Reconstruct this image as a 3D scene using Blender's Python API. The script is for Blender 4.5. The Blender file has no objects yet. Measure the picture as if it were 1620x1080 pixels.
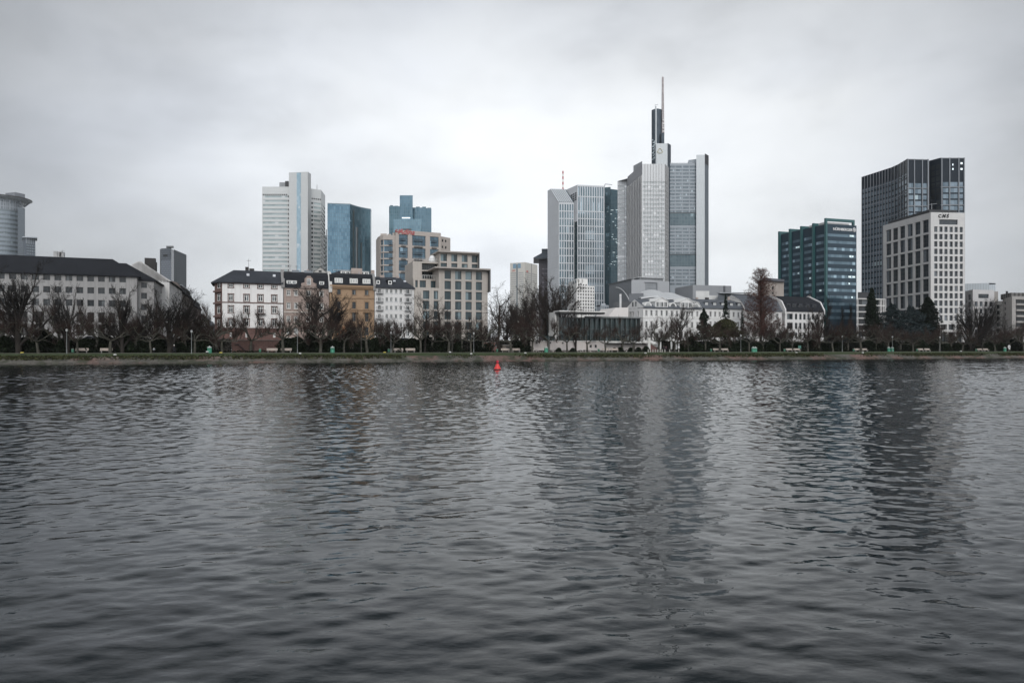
import bpy, math, random
import numpy as np
from mathutils import Vector, Matrix
random.seed(11)
rng = np.random.default_rng(11)
R = math.radians
sc = bpy.context.scene
COL = sc.collection
FOC, CX, YH, HC = 1080.0, 810.0, 552.0, 2.85      # focal length in photo pixels, principal column, horizon row, eye height over the river
AB = R(20); CA, SA = math.cos(AB), math.sin(AB)    # the quay runs at 20 degrees to the picture plane
UV_ = Vector((CA, SA)); NV_ = Vector((-SA, CA)); DN = 148.3
UPG = 4.2                                          # level of the upper road

# ---------------------------------------------------------------- surveying helpers
def W(x, Z): return Vector(((x-CX)*Z/FOC, Z))
def S(x, d):
    tx = (x-CX)/FOC
    return W(x, (DN+d)/(CA-SA*tx))
def SD(s, d): return UV_*s + NV_*(DN+d)
def zz(P, y): return HC+(YH-y)*P.y/FOC
def TP(x, y, H): return W(x, (H-HC)*FOC/(YH-y))
def along(A, C, x):
    tx = (x-CX)/FOC; D = C-A
    return (tx*A.y-A.x)/(D.x-tx*D.y)*D.length
def at(A, C, x): return A+(C-A).normalized()*along(A, C, x)
def hit(P, D, x):
    return at(P, P+D.normalized(), x)
def U(a): return Vector((math.cos(R(a)), math.sin(R(a))))
def N(a): return Vector((-math.sin(R(a)), math.cos(R(a))))
def V3(P, z): return Vector((P.x, P.y, z))
def ucols(A, C, prs): return [(along(A, C, a), along(A, C, b)) for a, b in prs]
def zrows(P, prs): return [(zz(P, b), zz(P, a)) for a, b in prs]
def even(L, n, frac, m0=0.0, m1=0.0):
    p = (L-m0-m1)/n
    return [(m0+p*(i+.5-frac/2), m0+p*(i+.5+frac/2)) for i in range(n)]
def erows(z0, z1, n, lo, hi):
    p = (z1-z0)/n
    return [(z0+p*(i+lo), z0+p*(i+hi)) for i in range(n)]

# ---------------------------------------------------------------- materials
MATS = {}
def newmat(name):
    m = bpy.data.materials.new(name); m.use_nodes = True
    nt = m.node_tree; nt.nodes.clear()
    out = nt.nodes.new('ShaderNodeOutputMaterial'); b = nt.nodes.new('ShaderNodeBsdfPrincipled')
    nt.links.new(b.outputs[0], out.inputs[0])
    return m, nt, b
def mixc(nt, fac, a, b, blend='MIX'):
    x = nt.nodes.new('ShaderNodeMix'); x.data_type = 'RGBA'; x.blend_type = blend
    for s, v in ((x.inputs[0], fac), (x.inputs[6], a), (x.inputs[7], b)):
        if hasattr(v, 'is_output'): nt.links.new(v, s)
        elif isinstance(v, (int, float)): s.default_value = v
        else: s.default_value = (*v, 1)
    return x.outputs[2]
def ramp(nt, src, stops):
    r = nt.nodes.new('ShaderNodeValToRGB'); e = r.color_ramp.elements
    while len(e) < len(stops): e.new(0.5)
    for i, (p, c) in enumerate(stops):
        e[i].position = p; e[i].color = (*c, 1) if not isinstance(c, (int, float)) else (c, c, c, 1)
    nt.links.new(src, r.inputs[0])
    return r.outputs[0]
def noise(nt, scale, detail=4, coord='Object', stretch=None, rough=.55):
    tc = nt.nodes.new('ShaderNodeTexCoord'); n = nt.nodes.new('ShaderNodeTexNoise')
    n.inputs['Scale'].default_value = scale; n.inputs['Detail'].default_value = detail; n.inputs['Roughness'].default_value = rough
    v = tc.outputs[coord]
    if stretch:
        mp = nt.nodes.new('ShaderNodeMapping'); mp.inputs['Scale'].default_value = stretch
        nt.links.new(v, mp.inputs[0]); v = mp.outputs[0]
    nt.links.new(v, n.inputs['Vector'])
    return n.outputs['Fac']
def bump(nt, b, h, strength=.3, dist=.05):
    bp = nt.nodes.new('ShaderNodeBump'); bp.inputs['Strength'].default_value = strength; bp.inputs['Distance'].default_value = dist
    nt.links.new(h, bp.inputs['Height']); nt.links.new(bp.outputs[0], b.inputs['Normal'])
def M(name, col, rough=.8, var=.18, scale=.35, metal=0, spec=.5, streak=.0, brick=None, rnd=0, bmp=0):
    if name in MATS: return MATS[name]
    m, nt, b = newmat(name)
    dark = tuple(c*(1-var*1.6) for c in col); lite = tuple(min(1, c*(1+var)) for c in col)
    f = noise(nt, scale, 5)
    c = mixc(nt, f, dark, lite)
    if streak:                                       # rain streaks and grime running down the wall
        s = noise(nt, 1.0, 4, 'Object', (1.6, 1.6, .12))
        c = mixc(nt, ramp(nt, s, [(.45, 0.0), (.75, streak)]), c, tuple(k*.45 for k in col))
    if brick:
        tc = nt.nodes.new('ShaderNodeTexCoord'); br = nt.nodes.new('ShaderNodeTexBrick')
        br.inputs['Scale'].default_value = 1; br.inputs['Brick Width'].default_value = brick[0]; br.inputs['Row Height'].default_value = brick[1]
        br.inputs['Mortar Size'].default_value = brick[2]; br.inputs['Mortar'].default_value = (brick[3],)*3+(1,)
        br.inputs['Color1'].default_value = (1, 1, 1, 1); br.inputs['Color2'].default_value = (brick[4],)*3+(1,)
        nt.links.new(tc.outputs['UV'], br.inputs['Vector'])
        c = mixc(nt, 1.0, c, br.outputs['Color'], 'MULTIPLY')
    if rnd:
        oi = nt.nodes.new('ShaderNodeObjectInfo')
        c = mixc(nt, 1.0, c, ramp(nt, oi.outputs['Random'], [(0, 1-rnd), (1, 1+rnd)]), 'MULTIPLY')
    nt.links.new(c, b.inputs['Base Color'])
    b.inputs['Roughness'].default_value = rough; b.inputs['Metallic'].default_value = metal
    b.inputs['Specular IOR Level'].default_value = spec
    if bmp: bump(nt, b, noise(nt, 6*scale, 4), bmp, .05)
    MATS[name] = m
    return m
def glass(name, dark, lite, rough=.08, metal=0.0, spec=.32, cell=(1.6, 3.4), curtain=.12, wav=.02, grid=0, gcol=(.2, .22, .24), bandrow=0):
    """Window glass: a dark room behind a reflecting pane; every pane is its own shade, a few have blinds."""
    if name in MATS: return MATS[name]
    m, nt, b = newmat(name)
    tc = nt.nodes.new('ShaderNodeTexCoord')
    sn = nt.nodes.new('ShaderNodeVectorMath'); sn.operation = 'SNAP'; sn.inputs[1].default_value = (cell[0], cell[1], 1)
    nt.links.new(tc.outputs['UV'], sn.inputs[0])
    oi = nt.nodes.new('ShaderNodeObjectInfo')
    ad = nt.nodes.new('ShaderNodeVectorMath'); ad.operation = 'ADD'
    nt.links.new(sn.outputs[0], ad.inputs[0]); nt.links.new(oi.outputs['Location'], ad.inputs[1])
    wn = nt.nodes.new('ShaderNodeTexWhiteNoise'); nt.links.new(ad.outputs[0], wn.inputs['Vector'])
    big = noise(nt, .06, 3)  # broad blotches imitating cloud reflections, mixed into the pane colour
    f = mixc(nt, .5, wn.outputs['Value'], ramp(nt, big, [(.32, 0.0), (.68, 1.0)]))
    blind = tuple(min(.6, c*2.2+.08) for c in lite)
    c = ramp(nt, f, [(.1, dark), (.72, lite), (.86, lite if curtain < .05 else tuple(l*.6+k*.4 for l, k in zip(lite, blind)))])
    if curtain:
        c = mixc(nt, ramp(nt, wn.outputs['Value'], [(1-curtain, 0.0), (1-curtain+.02, .6)]), c, blind)
    if grid:
        br = nt.nodes.new('ShaderNodeTexBrick'); br.offset = 0; br.inputs['Scale'].default_value = 1
        br.inputs['Brick Width'].default_value = cell[0]; br.inputs['Row Height'].default_value = cell[1]
        br.inputs['Mortar Size'].default_value = grid; br.inputs['Mortar Smooth'].default_value = 0
        nt.links.new(tc.outputs['UV'], br.inputs['Vector'])
        c = mixc(nt, br.outputs['Fac'], c, gcol)
    nt.links.new(c, b.inputs['Base Color'])
    b.inputs['Roughness'].default_value = rough; b.inputs['Metallic'].default_value = metal; b.inputs['Specular IOR Level'].default_value = spec
    if wav: bump(nt, b, noise(nt, .35, 2), wav*6, .05)
    MATS[name] = m
    return m
def emit(name, col, s):
    if name in MATS: return MATS[name]
    m, nt, b = newmat(name); b.inputs['Base Color'].default_value = (*col, 1)
    b.inputs['Emission Color'].default_value = (*col, 1); b.inputs['Emission Strength'].default_value = s
    MATS[name] = m
    return m

# ---------------------------------------------------------------- mesh builder
class MB:
    def __init__(s): s.v = []; s.f = []
    def poly(s, pts):
        i = len(s.v); s.v += [tuple(p) for p in pts]; s.f.append(tuple(range(i, i+len(pts))))
    def extr(s, pts, vec):                            # closed solid: polygon pts swept along vec
        vec = Vector(vec); q = [Vector(p)+vec for p in pts]; n = len(pts)
        s.poly(pts[::-1]); s.poly(q)
        for i in range(n): s.poly([pts[i], pts[(i+1) % n], q[(i+1) % n], q[i]])
    def box(s, P, t, u0, u1, d0, d1, z0, z1):         # box on a wall line: u along t, d inward, z up
        t = t.normalized(); n = Vector((-t.y, t.x))
        a = [P+t*u0+n*d0, P+t*u1+n*d0, P+t*u1+n*d1, P+t*u0+n*d1]
        s.extr([V3(k, z0) for k in a], (0, 0, z1-z0))
    def cyl(s, c, r0, z0, r1, z1, k=12, cap=True):
        i = len(s.v)
        for r, z in ((r0, z0), (r1, z1)):
            for j in range(k):
                a = 2*math.pi*j/k; s.v.append((c[0]+r*math.cos(a), c[1]+r*math.sin(a), z))
        for j in range(k): s.f.append((i+j, i+(j+1) % k, i+k+(j+1) % k, i+k+j))
        if cap: s.f.append(tuple(i+k-1-j for j in range(k))); s.f.append(tuple(i+k+j for j in range(k)))
    def tube(s, p, q, r0, r1, k=6):
        p, q = Vector(p), Vector(q); d = (q-p).normalized(); a = d.orthogonal().normalized(); b = d.cross(a); i = len(s.v)
        for c, r in ((p, r0), (q, r1)):
            for j in range(k):
                g = 2*math.pi*j/k; s.v.append(tuple(c+a*r*math.cos(g)+b*r*math.sin(g)))
        for j in range(k): s.f.append((i+j, i+(j+1) % k, i+k+(j+1) % k, i+k+j))
        s.f.append(tuple(i+k-1-j for j in range(k))); s.f.append(tuple(i+k+j for j in range(k)))
    def lathe(s, c, prof, k=16):
        for (r0, z0), (r1, z1) in zip(prof, prof[1:]):
            s.cyl(c, max(r0, .001), z0, max(r1, .001), z1, k, False)
    def mesh(s, name, org=(0, 0, 0), smooth=False):
        me = bpy.data.meshes.new(name); o = Vector(org)
        me.from_pydata([(a-o.x, b-o.y, c-o.z) for a, b, c in s.v], [], s.f)
        uvl = me.uv_layers.new(name='UVMap'); uv = np.zeros((len(me.loops), 2), np.float32)
        vv = s.v
        k = 0
        for f in s.f:
            p = [vv[i] for i in f]
            nx = ny = nz = 0.0
            for a, b in zip(p, p[1:]+p[:1]):
                nx += (a[1]-b[1])*(a[2]+b[2]); ny += (a[2]-b[2])*(a[0]+b[0]); nz += (a[0]-b[0])*(a[1]+b[1])
            h = math.hypot(nx, ny)
            if h < 1e-6 or abs(nz) > 4*h:
                for q in p: uv[k] = (q[0], q[1]); k += 1
            else:
                tx, ty = -ny/h, nx/h; sl = math.hypot(h, nz)/h
                for q in p: uv[k] = (q[0]*tx+q[1]*ty, q[2]*sl); k += 1
        uvl.data.foreach_set('uv', uv.ravel())
        if smooth:
            me.polygons.foreach_set('use_smooth', [True]*len(me.polygons))
        me.update()
        return me
    def build(s, name, mat, parent=None, org=(0, 0, 0), smooth=False):
        me = s.mesh(name, org, smooth)
        for m in (mat if isinstance(mat, (list, tuple)) else [mat]): me.materials.append(m)
        o = bpy.data.objects.new(name, me); COL.objects.link(o)
        if parent is not None: o.parent = parent
        return o
def npmesh(name, v, f, mat, smooth=False):            # v (n,3), f (m,3|4) as arrays
    me = bpy.data.meshes.new(name); k = f.shape[1]
    me.vertices.add(len(v)); me.vertices.foreach_set('co', np.asarray(v, np.float32).ravel())
    me.loops.add(f.size); me.loops.foreach_set('vertex_index', f.astype(np.int32).ravel())
    me.polygons.add(len(f)); me.polygons.foreach_set('loop_start', np.arange(0, f.size, k, dtype=np.int32))
    me.polygons.foreach_set('loop_total', np.full(len(f), k, np.int32))
    if smooth: me.polygons.foreach_set('use_smooth', np.ones(len(f), bool))
    me.update(calc_edges=True); me.materials.append(mat)
    return me
def tag(o, label=None, cat=None, group=None, kind=None):
    if label: o['label'] = label
    if cat: o['category'] = cat
    if group: o['group'] = group
    if kind: o['kind'] = kind
    return o
def linked(name, me, parent=None, loc=(0, 0, 0), rz=0.0):
    o = bpy.data.objects.new(name, me); COL.objects.link(o)
    if parent is not None: o.parent = parent
    o.location = loc; o.rotation_euler = (0, 0, rz)
    return o

# ---------------------------------------------------------------- things with walls and windows
WM = {}
def win_meshes(w, h, st):
    key = (round(w, 2), round(h, 2), st['id'])
    if key in WM: return WM[key]
    a = MB(); x = Vector((1, 0)); O = Vector((0, 0))
    a.poly([(-w/2, 0, 0), (w/2, 0, 0), (w/2, 0, h), (-w/2, 0, h)])
    pane = a.mesh('window'); pane.materials.append(st['pane'])
    fr = su = si = None
    if st.get('frame'):
        b = MB(); fw = st.get('fw', .09); e = .05
        b.box(O, x, -w/2, -w/2+fw, -e, -.004, 0, h); b.box(O, x, w/2-fw, w/2, -e, -.004, 0, h)
        b.box(O, x, -w/2+fw, w/2-fw, -e, -.004, 0, fw); b.box(O, x, -w/2+fw, w/2-fw, -e, -.004, h-fw, h)
        for k in range(1, st.get('nv', 1)):
            c = -w/2+w*k/st['nv']; b.box(O, x, c-fw*.45, c+fw*.45, -e+.003, -.004, fw, h-fw)
        for k in st.get('tr', ()):
            b.box(O, x, -w/2+fw, w/2-fw, -e+.006, -.004, h*k-fw*.4, h*k+fw*.4)
        fr = b.mesh('frame'); fr.materials.append(st['frame'])
    dp = st['depth']
    if st.get('sur'):
        b = MB(); k = st.get('sw', .22); y0, y1 = -dp-.07, -dp+.02
        b.box(O, x, -w/2-k, -w/2+.01, y0, y1, -.0, h); b.box(O, x, w/2-.01, w/2+k, y0, y1, 0, h)
        b.box(O, x, -w/2-k-.05, w/2+k+.05, y0-.05, y1, h, h+k*st.get('hood', 1.0)); b.box(O, x, -w/2-k-.05, w/2+k+.05, y0-.08, y1, -.16, 0)
        su = b.mesh('surround'); su.materials.append(st['sur'])
    elif st.get('sill'):
        b = MB(); b.box(O, x, -w/2-.06, w/2+.06, -dp-.1, -.01, -.1, .0)
        si = b.mesh('sill'); si.materials.append(st['sill'])
    WM[key] = (pane, fr, su, si)
    return WM[key]
def style(id, pane, frame=None, depth=.18, nv=1, tr=(), fw=.09, sur=None, sill=None, sw=.22, hood=1.0, nm='window'):
    return dict(id=id, pane=pane, frame=frame, depth=depth, nv=nv, tr=tr, fw=fw, sur=sur, sill=sill, sw=sw, hood=hood, nm=nm)

class Thing:
    def __init__(s, name, label, cat, P, z=UPG, group=None):
        s.e = bpy.data.objects.new(name, None); COL.objects.link(s.e); s.e.empty_display_size = 2
        s.e.location = (P.x, P.y, z); s.o = Vector((P.x, P.y, z))
        tag(s.e, label, cat, group); s.wins = []; s.wall = MB()
    def part(s, name, mb, mat, parent=None, smooth=False, label=None):
        o = mb.build(name, mat, parent or s.e, s.o, smooth)
        if label: o['label'] = label
        return o
    def facade(s, A, C, z0, z1, cols=(), rows=(), st=None, skip=(), wall=None):
        """One wall plane seen from outside with A on the left: real openings with reveals, a window object in each."""
        mb = wall or s.wall; t = (C-A).normalized(); n = Vector((-t.y, t.x)); L = (C-A).length
        q = lambda u, z, d=0: V3(A+t*u+n*d, z)
        rect = lambda u0, u1, a, b: mb.poly([q(u0, a), q(u1, a), q(u1, b), q(u0, b)]) if u1-u0 > 1e-3 and b-a > 1e-3 else None
        rows = sorted(r for r in rows if r[0] >= z0-1e-6 and r[1] <= z1+1e-6); cols = sorted(cols)
        if not rows: cols = []
        u = 0.0
        for i, (a, b) in enumerate(cols):
            rect(u, a, z0, z1); z = z0
            for j, (c, d) in enumerate(rows):
                rect(a, b, z, c)
                if (i, j) in skip or (i, -1-(len(rows)-1-j)-0) in ():
                    rect(a, b, c, d)
                else:
                    dp = st['depth']
                    for e, f in (((a, c), (a, d)), ((b, d), (b, c)), ((a, d), (b, d)), ((b, c), (a, c))):
                        mb.poly([q(e[0], e[1]), q(f[0], f[1]), q(f[0], f[1], dp), q(e[0], e[1], dp)])
                    s.wins.append((q((a+b)/2, c, dp-.004), math.atan2(t.y, t.x), b-a+.008, d-c+.008, st, (b-a)*(d-c)/A.y**2))
                z = d
            rect(a, b, z, z1); u = b
        rect(u, L, z0, z1)
    def win(s, P, t, w, z0, z1, st, parent=None):     # a window set directly (dormers)
        s.onewin(V3(P, z0), math.atan2(t.y, t.x), w, z1-z0, st, parent)
    def onewin(s, p, rz, w, h, st, parent=None):
        pane, fr, su, si = win_meshes(w, h, st)
        o = linked(st['nm'], pane, parent or s.e, p-s.o, rz)
        if parent is None or True:
            for nm, me in (('frame', fr), ('surround', su), ('sill', si)):
                if me is not None:
                    if parent is None: linked(nm, me, o)
        return o
    def cap(s, pts, z, mb=None): (mb or s.wall).poly([V3(p, z) for p in pts])
    def finish(s, wallmat, name='wall'):
        if s.wall.f: s.part(name, s.wall, wallmat)
        byname = {}
        for w in s.wins: byname.setdefault(w[4]['nm'], []).append(w)
        for nm, ws in byname.items():
            ws.sort(key=lambda w: -w[5])
            for w in ws[:100]: s.onewin(*w[:5])
            rest = {}
            for w in ws[100:]: rest.setdefault(id(w[4]['pane']), []).append(w)
            if rest:
                mb = MB(); mats = []; idx = []
                for grp in rest.values():
                    mats.append(grp[0][4]['pane'])
                    for p, rz, w, h, st, _ in grp:
                        x = Vector((math.cos(rz), math.sin(rz), 0))*(w/2)
                        mb.poly([p-x, p+x, p+x+Vector((0, 0, h)), p-x+Vector((0, 0, h))]); idx.append(len(mats)-1)
                o = s.part(nm, mb, mats); o['kind'] = 'stuff'
                o.data.polygons.foreach_set('material_index', idx)
        return s
    def bars(s, name, A, C, z0, z1, us=(), zs=(), w=.3, d=.3, mat=None, hw=None, parent=None, hd=None):
        """Grid of fins and rails standing proud of one wall."""
        mb = MB(); t = (C-A); L = t.length
        for u in us: mb.box(A, t, max(0, u-w/2), min(L, u+w/2), -d, -.003, z0, z1)
        for z in zs: mb.box(A, t, 0, L, -(hd or d*.8), -.006, z-(hw or w)/2, z+(hw or w)/2)
        return s.part(name, mb, mat, parent)
    def slab(s, name, pts, z0, z1, mat, parent=None):
        mb = MB(); mb.extr([V3(p, z0) for p in pts], (0, 0, z1-z0)); return s.part(name, mb, mat, parent)

def back(pts, depth, k=.0):
    """Close a footprint behind its visible faces."""
    d = (pts[0]+pts[-1])*.5; d = d.normalized()*depth; m = (pts[0]+pts[-1])*.5
    return [pts[-1]+d+(m-pts[-1])*k, pts[0]+d+(m-pts[0])*k]
def shell(T, pts, z0, z1, depth, k=.0):
    """Hidden rear walls and the flat roof of a block whose visible faces are drawn with facade()."""
    b = back(pts, depth, k); ring = [pts[-1]]+b+[pts[0]]
    for p, q in zip(ring, ring[1:]): T.facade(p, q, z0, z1)
    T.cap(pts+b, z1)
    return pts+b
def roof(T, A, C, depth, prof, hipL=0, hipR=0, mat=None, name='roof', wallmat=None, eave=.35, asym=None):
    """Pitched roof over a wall line A-C: prof = [(setback, z)...] from front eave to ridge, mirrored behind; ends hipped or gabled."""
    t = (C-A).normalized(); n = Vector((-t.y, t.x)); L = (C-A).length; mb = MB(); g = MB()
    pr = [(-eave, prof[0][1]-.02)]+list(prof[1:]) if eave else list(prof)
    def ring(sb, z):
        a = sb if hipL else 0; b = sb if hipR else 0
        return [V3(A+t*(a*hipL)+n*sb, z), V3(C-t*(b*hipR)+n*sb, z), V3(C-t*(b*hipR)+n*(depth-sb), z), V3(A+t*(a*hipL)+n*(depth-sb), z)]
    rs = [ring(*p) for p in pr]
    for lo, hi in zip(rs, rs[1:]):
        mb.poly([lo[0], lo[1], hi[1], hi[0]]); mb.poly([lo[2], lo[3], hi[3], hi[2]])
        if hipR: mb.poly([lo[1], lo[2], hi[2], hi[1]])
        if hipL: mb.poly([lo[3], lo[0], hi[0], hi[3]])
    mb.poly(rs[-1])
    lo = rs[0]; dn = Vector((0, 0, -.28)); mb.poly([p+dn for p in lo[::-1]])
    for a, b in ((0, 1), (1, 2), (2, 3), (3, 0)): mb.poly([lo[a]+dn, lo[b]+dn, lo[b], lo[a]])
    rf = T.part(name, mb, mat)
    for side, hp in ((0, hipL), (1, hipR)):
        if not hp:
            fr = [r[side] for r in rs]; bk = [r[3-side] for r in rs]
            T.wall.poly([*fr, *bk[::-1]])
    return rf
def firewall(T, P, t, depth, prof, w=.45, up=.5, mat=None):
    n = Vector((-t.y, t.x)).normalized(); t = t.normalized()
    f = [(sb, z+up) for sb, z in prof]; f[0] = (f[0][0]-.5, f[0][1]-.1)
    pts = [V3(P+n*f[0][0], prof[0][1]-1.2)]+[V3(P+n*sb, z) for sb, z in f]+[V3(P+n*(depth-sb), z) for sb, z in f[::-1]]+[V3(P+n*(depth-f[0][0]), prof[0][1]-1.2)]
    mb = MB(); mb.extr(pts, (t.x*w, t.y*w, 0)); return T.part('fire_wall', mb, mat)
def dormer(T, A, t, u, w, z0, z1, d0, d1, mat, st, rmat, nwin=1, gable=0, parent=None):
    t = t.normalized(); n = Vector((-t.y, t.x)); mb = MB()
    if gable:
        pts = [V3(A+t*(u-w/2)+n*d0, z0), V3(A+t*(u+w/2)+n*d0, z0), V3(A+t*(u+w/2)+n*d0, z1), V3(A+t*u+n*d0, z1+gable), V3(A+t*(u-w/2)+n*d0, z1)]
        mb.extr(pts, (n.x*(d1-d0), n.y*(d1-d0), 0))
    else: mb.box(A, t, u-w/2, u+w/2, d0, d1, z0, z1)
    o = T.part('dormer', mb, mat)
    r = MB()
    if gable:
        for sgn in (-1, 1):
            a = [V3(A+t*(u+sgn*(w/2+.25))+n*(d0-.2), z1-.25*gable/(w/2)+.03), V3(A+t*u+n*(d0-.2), z1+gable+.03), V3(A+t*u+n*(d0-.2), z1+gable+.2), V3(A+t*(u+sgn*(w/2+.25))+n*(d0-.2), z1-.25*gable/(w/2)+.2)]
            r.extr(a, (n.x*(d1-d0+.2), n.y*(d1-d0+.2), 0))
    else: r.box(A, t, u-w/2-.12, u+w/2+.12, d0-.15, d1, z1, z1+.14)
    T.part('dormer_roof', r, rmat, o)
    ww = w/nwin*.72
    for k in range(nwin):
        c = u+(k-(nwin-1)/2)*w/nwin*.92
        P = A+t*c+n*(d0-.03)
        pane, fr, su, si = win_meshes(ww, (z1-z0)*.78, dict(st, id=st['id']+'d', sur=None, sill=None))
        linked('window', pane, o, V3(P, z0+(z1-z0)*.12)-T.o, math.atan2(t.y, t.x))
        if fr is not None:
            f = linked('window_frame', fr, o, V3(P-n*.004, z0+(z1-z0)*.12)-T.o, math.atan2(t.y, t.x))
    return o
def balcony(T, A, t, u, w, z, d=.9, h=1.0, mat=None, slabmat=None, nm='balcony'):
    t = t.normalized(); mb = MB()
    mb.box(A, t, u-w/2, u+w/2, -d, -.01, z-.18, z)
    o = T.part(nm, mb, slabmat or mat)
    r = MB(); k = max(3, int(w/.25))
    r.box(A, t, u-w/2, u+w/2, -d, -d+.06, z+h-.06, z+h); r.box(A, t, u-w/2, u-w/2+.05, -d+.06, -.02, z+h-.06, z+h); r.box(A, t, u+w/2-.05, u+w/2, -d+.06, -.02, z+h-.06, z+h)
    for i in range(k+1):
        c = u-w/2+.02+(w-.07)*i/k; r.box(A, t, c, c+.04, -d+.01, -d+.05, z, z+h-.06)
    T.part('railing', r, mat, o)
    return o
def text(T, s, P, t, z, size, mat, name='lettering', ext=.08, parent=None, italic=0, bold=0, out=.12):
    c = bpy.data.curves.new(name, 'FONT'); c.body = s; c.size = size; c.extrude = ext; c.shear = italic; c.offset = bold
    tmp = bpy.data.objects.new('tmp', c); COL.objects.link(tmp)
    dg = bpy.context.evaluated_depsgraph_get(); me = bpy.data.meshes.new_from_object(tmp.evaluated_get(dg))
    bpy.data.objects.remove(tmp); me.materials.clear(); me.materials.append(mat)
    rz = math.atan2(t.y, t.x)
    me.transform(Matrix.Rotation(rz, 4, 'Z') @ Matrix.Rotation(R(90), 4, 'X'))
    n = Vector((-t.y, t.x)).normalized()
    o = bpy.data.objects.new(name, me); COL.objects.link(o); o.parent = parent or T.e
    o.location = V3(P-n*out, z)-T.o
    return o
# ================================================================ camera, world, sun
cam = bpy.data.cameras.new('camera'); co = bpy.data.objects.new('camera', cam); COL.objects.link(co)
cam.sensor_width = 36; cam.lens = 36*FOC/1620; cam.shift_y = (YH-540)/1620; cam.clip_end = 30000; cam.clip_start = .1
co.location = (0, 0, HC); co.rotation_euler = (R(90), 0, 0); sc.camera = co
sc.view_settings.view_transform = 'Standard'; sc.view_settings.look = 'None'; sc.view_settings.exposure = .42; sc.view_settings.gamma = 1
sc.cycles.use_denoising = True; sc.cycles.max_bounces = 5; sc.cycles.diffuse_bounces = 2; sc.cycles.glossy_bounces = 3
sc.cycles.transparent_max_bounces = 8; sc.cycles.caustics_reflective = False; sc.cycles.caustics_refractive = False
SUN_EL, SUN_AZ = R(32), R(172)                      # behind the photographer, a little to the right, behind thick cloud
sl = bpy.data.lights.new('sun', 'SUN'); sl.energy = .8; sl.angle = R(20); sl.color = (1, .96, .9)
so = bpy.data.objects.new('sun', sl); COL.objects.link(so)
sdir = Vector((math.sin(SUN_AZ)*math.cos(SUN_EL), math.cos(SUN_AZ)*math.cos(SUN_EL), math.sin(SUN_EL)))
so.rotation_euler = sdir.to_track_quat('Z', 'Y').to_euler(); so.location = (0, -40, 60)
wd = bpy.data.worlds.new('World'); sc.world = wd; wd.use_nodes = True
nt = wd.node_tree; bg = nt.nodes['Background']; bg.inputs[1].default_value = .1
sky = nt.nodes.new('ShaderNodeTexSky'); sky.sky_type = 'NISHITA'; sky.sun_disc = False; sky.sun_elevation = SUN_EL; sky.sun_rotation = SUN_AZ
tc = nt.nodes.new('ShaderNodeTexCoord'); DIR = tc.outputs['Generated']
def wdot(v):
    d = nt.nodes.new('ShaderNodeVectorMath'); d.operation = 'DOT_PRODUCT'; nt.links.new(DIR, d.inputs[0]); d.inputs[1].default_value = Vector(v).normalized()
    return d.outputs['Value']
def wnoise(scale, detail, st, rough=.55, dist=0.0):
    mp = nt.nodes.new('ShaderNodeMapping'); mp.inputs['Scale'].default_value = st; nt.links.new(DIR, mp.inputs[0])
    n = nt.nodes.new('ShaderNodeTexNoise'); n.inputs['Scale'].default_value = scale; n.inputs['Detail'].default_value = detail
    n.inputs['Roughness'].default_value = rough; n.inputs['Distortion'].default_value = dist
    nt.links.new(mp.outputs[0], n.inputs['Vector']); return n.outputs['Fac']
def wm(op, a, b, c=None):
    x = nt.nodes.new('ShaderNodeMath'); x.operation = op
    for s, v in zip(x.inputs, (a, b, c)):
        if v is None: continue
        if hasattr(v, 'is_output'): nt.links.new(v, s)
        else: s.default_value = v
    return x.outputs[0]
# cloud deck: thin and bright low over the city, thicker towards the sides and overhead, thin again where the sun stands behind the photographer
front = ramp(nt, wdot((.03, .97, .215)), [(.0, .25), (.62, .24), (.78, .33), (.86, .50), (.93, .64), (.975, .70), (1.0, .74)])
sz = nt.nodes.new('ShaderNodeSeparateXYZ'); nt.links.new(DIR, sz.inputs[0])
front = wm('MULTIPLY', front, ramp(nt, sz.outputs[2], [(.0, .97), (.1, 1.03), (.32, 1.0), (.40, .88), (.46, .76), (.56, .42), (.8, .3)]))
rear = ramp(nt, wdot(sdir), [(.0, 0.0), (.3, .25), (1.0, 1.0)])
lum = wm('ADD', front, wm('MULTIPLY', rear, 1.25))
n1 = wnoise(1.7, 7, (1, 1, 2.0), .55, .15); n2 = wnoise(4.8, 6, (1, 1, 2.2), .52, .2)
lum = wm('MULTIPLY', lum, ramp(nt, n1, [(.3, .66), (.46, .95), (.60, 1.07)]))
lum = wm('MULTIPLY', lum, ramp(nt, n2, [(.3, .85), (.52, 1.0), (.68, 1.06)]))
tint = ramp(nt, wnoise(1.3, 3, (1, 1, 2)), [(.35, (.905, .955, 1.04)), (.65, (.965, .993, 1.018))])
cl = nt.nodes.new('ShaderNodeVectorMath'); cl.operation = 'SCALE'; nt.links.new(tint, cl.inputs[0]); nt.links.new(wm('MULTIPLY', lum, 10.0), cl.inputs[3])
nt.links.new(mixc(nt, .96, sky.outputs[0], cl.outputs[0]), bg.inputs[0])

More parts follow.
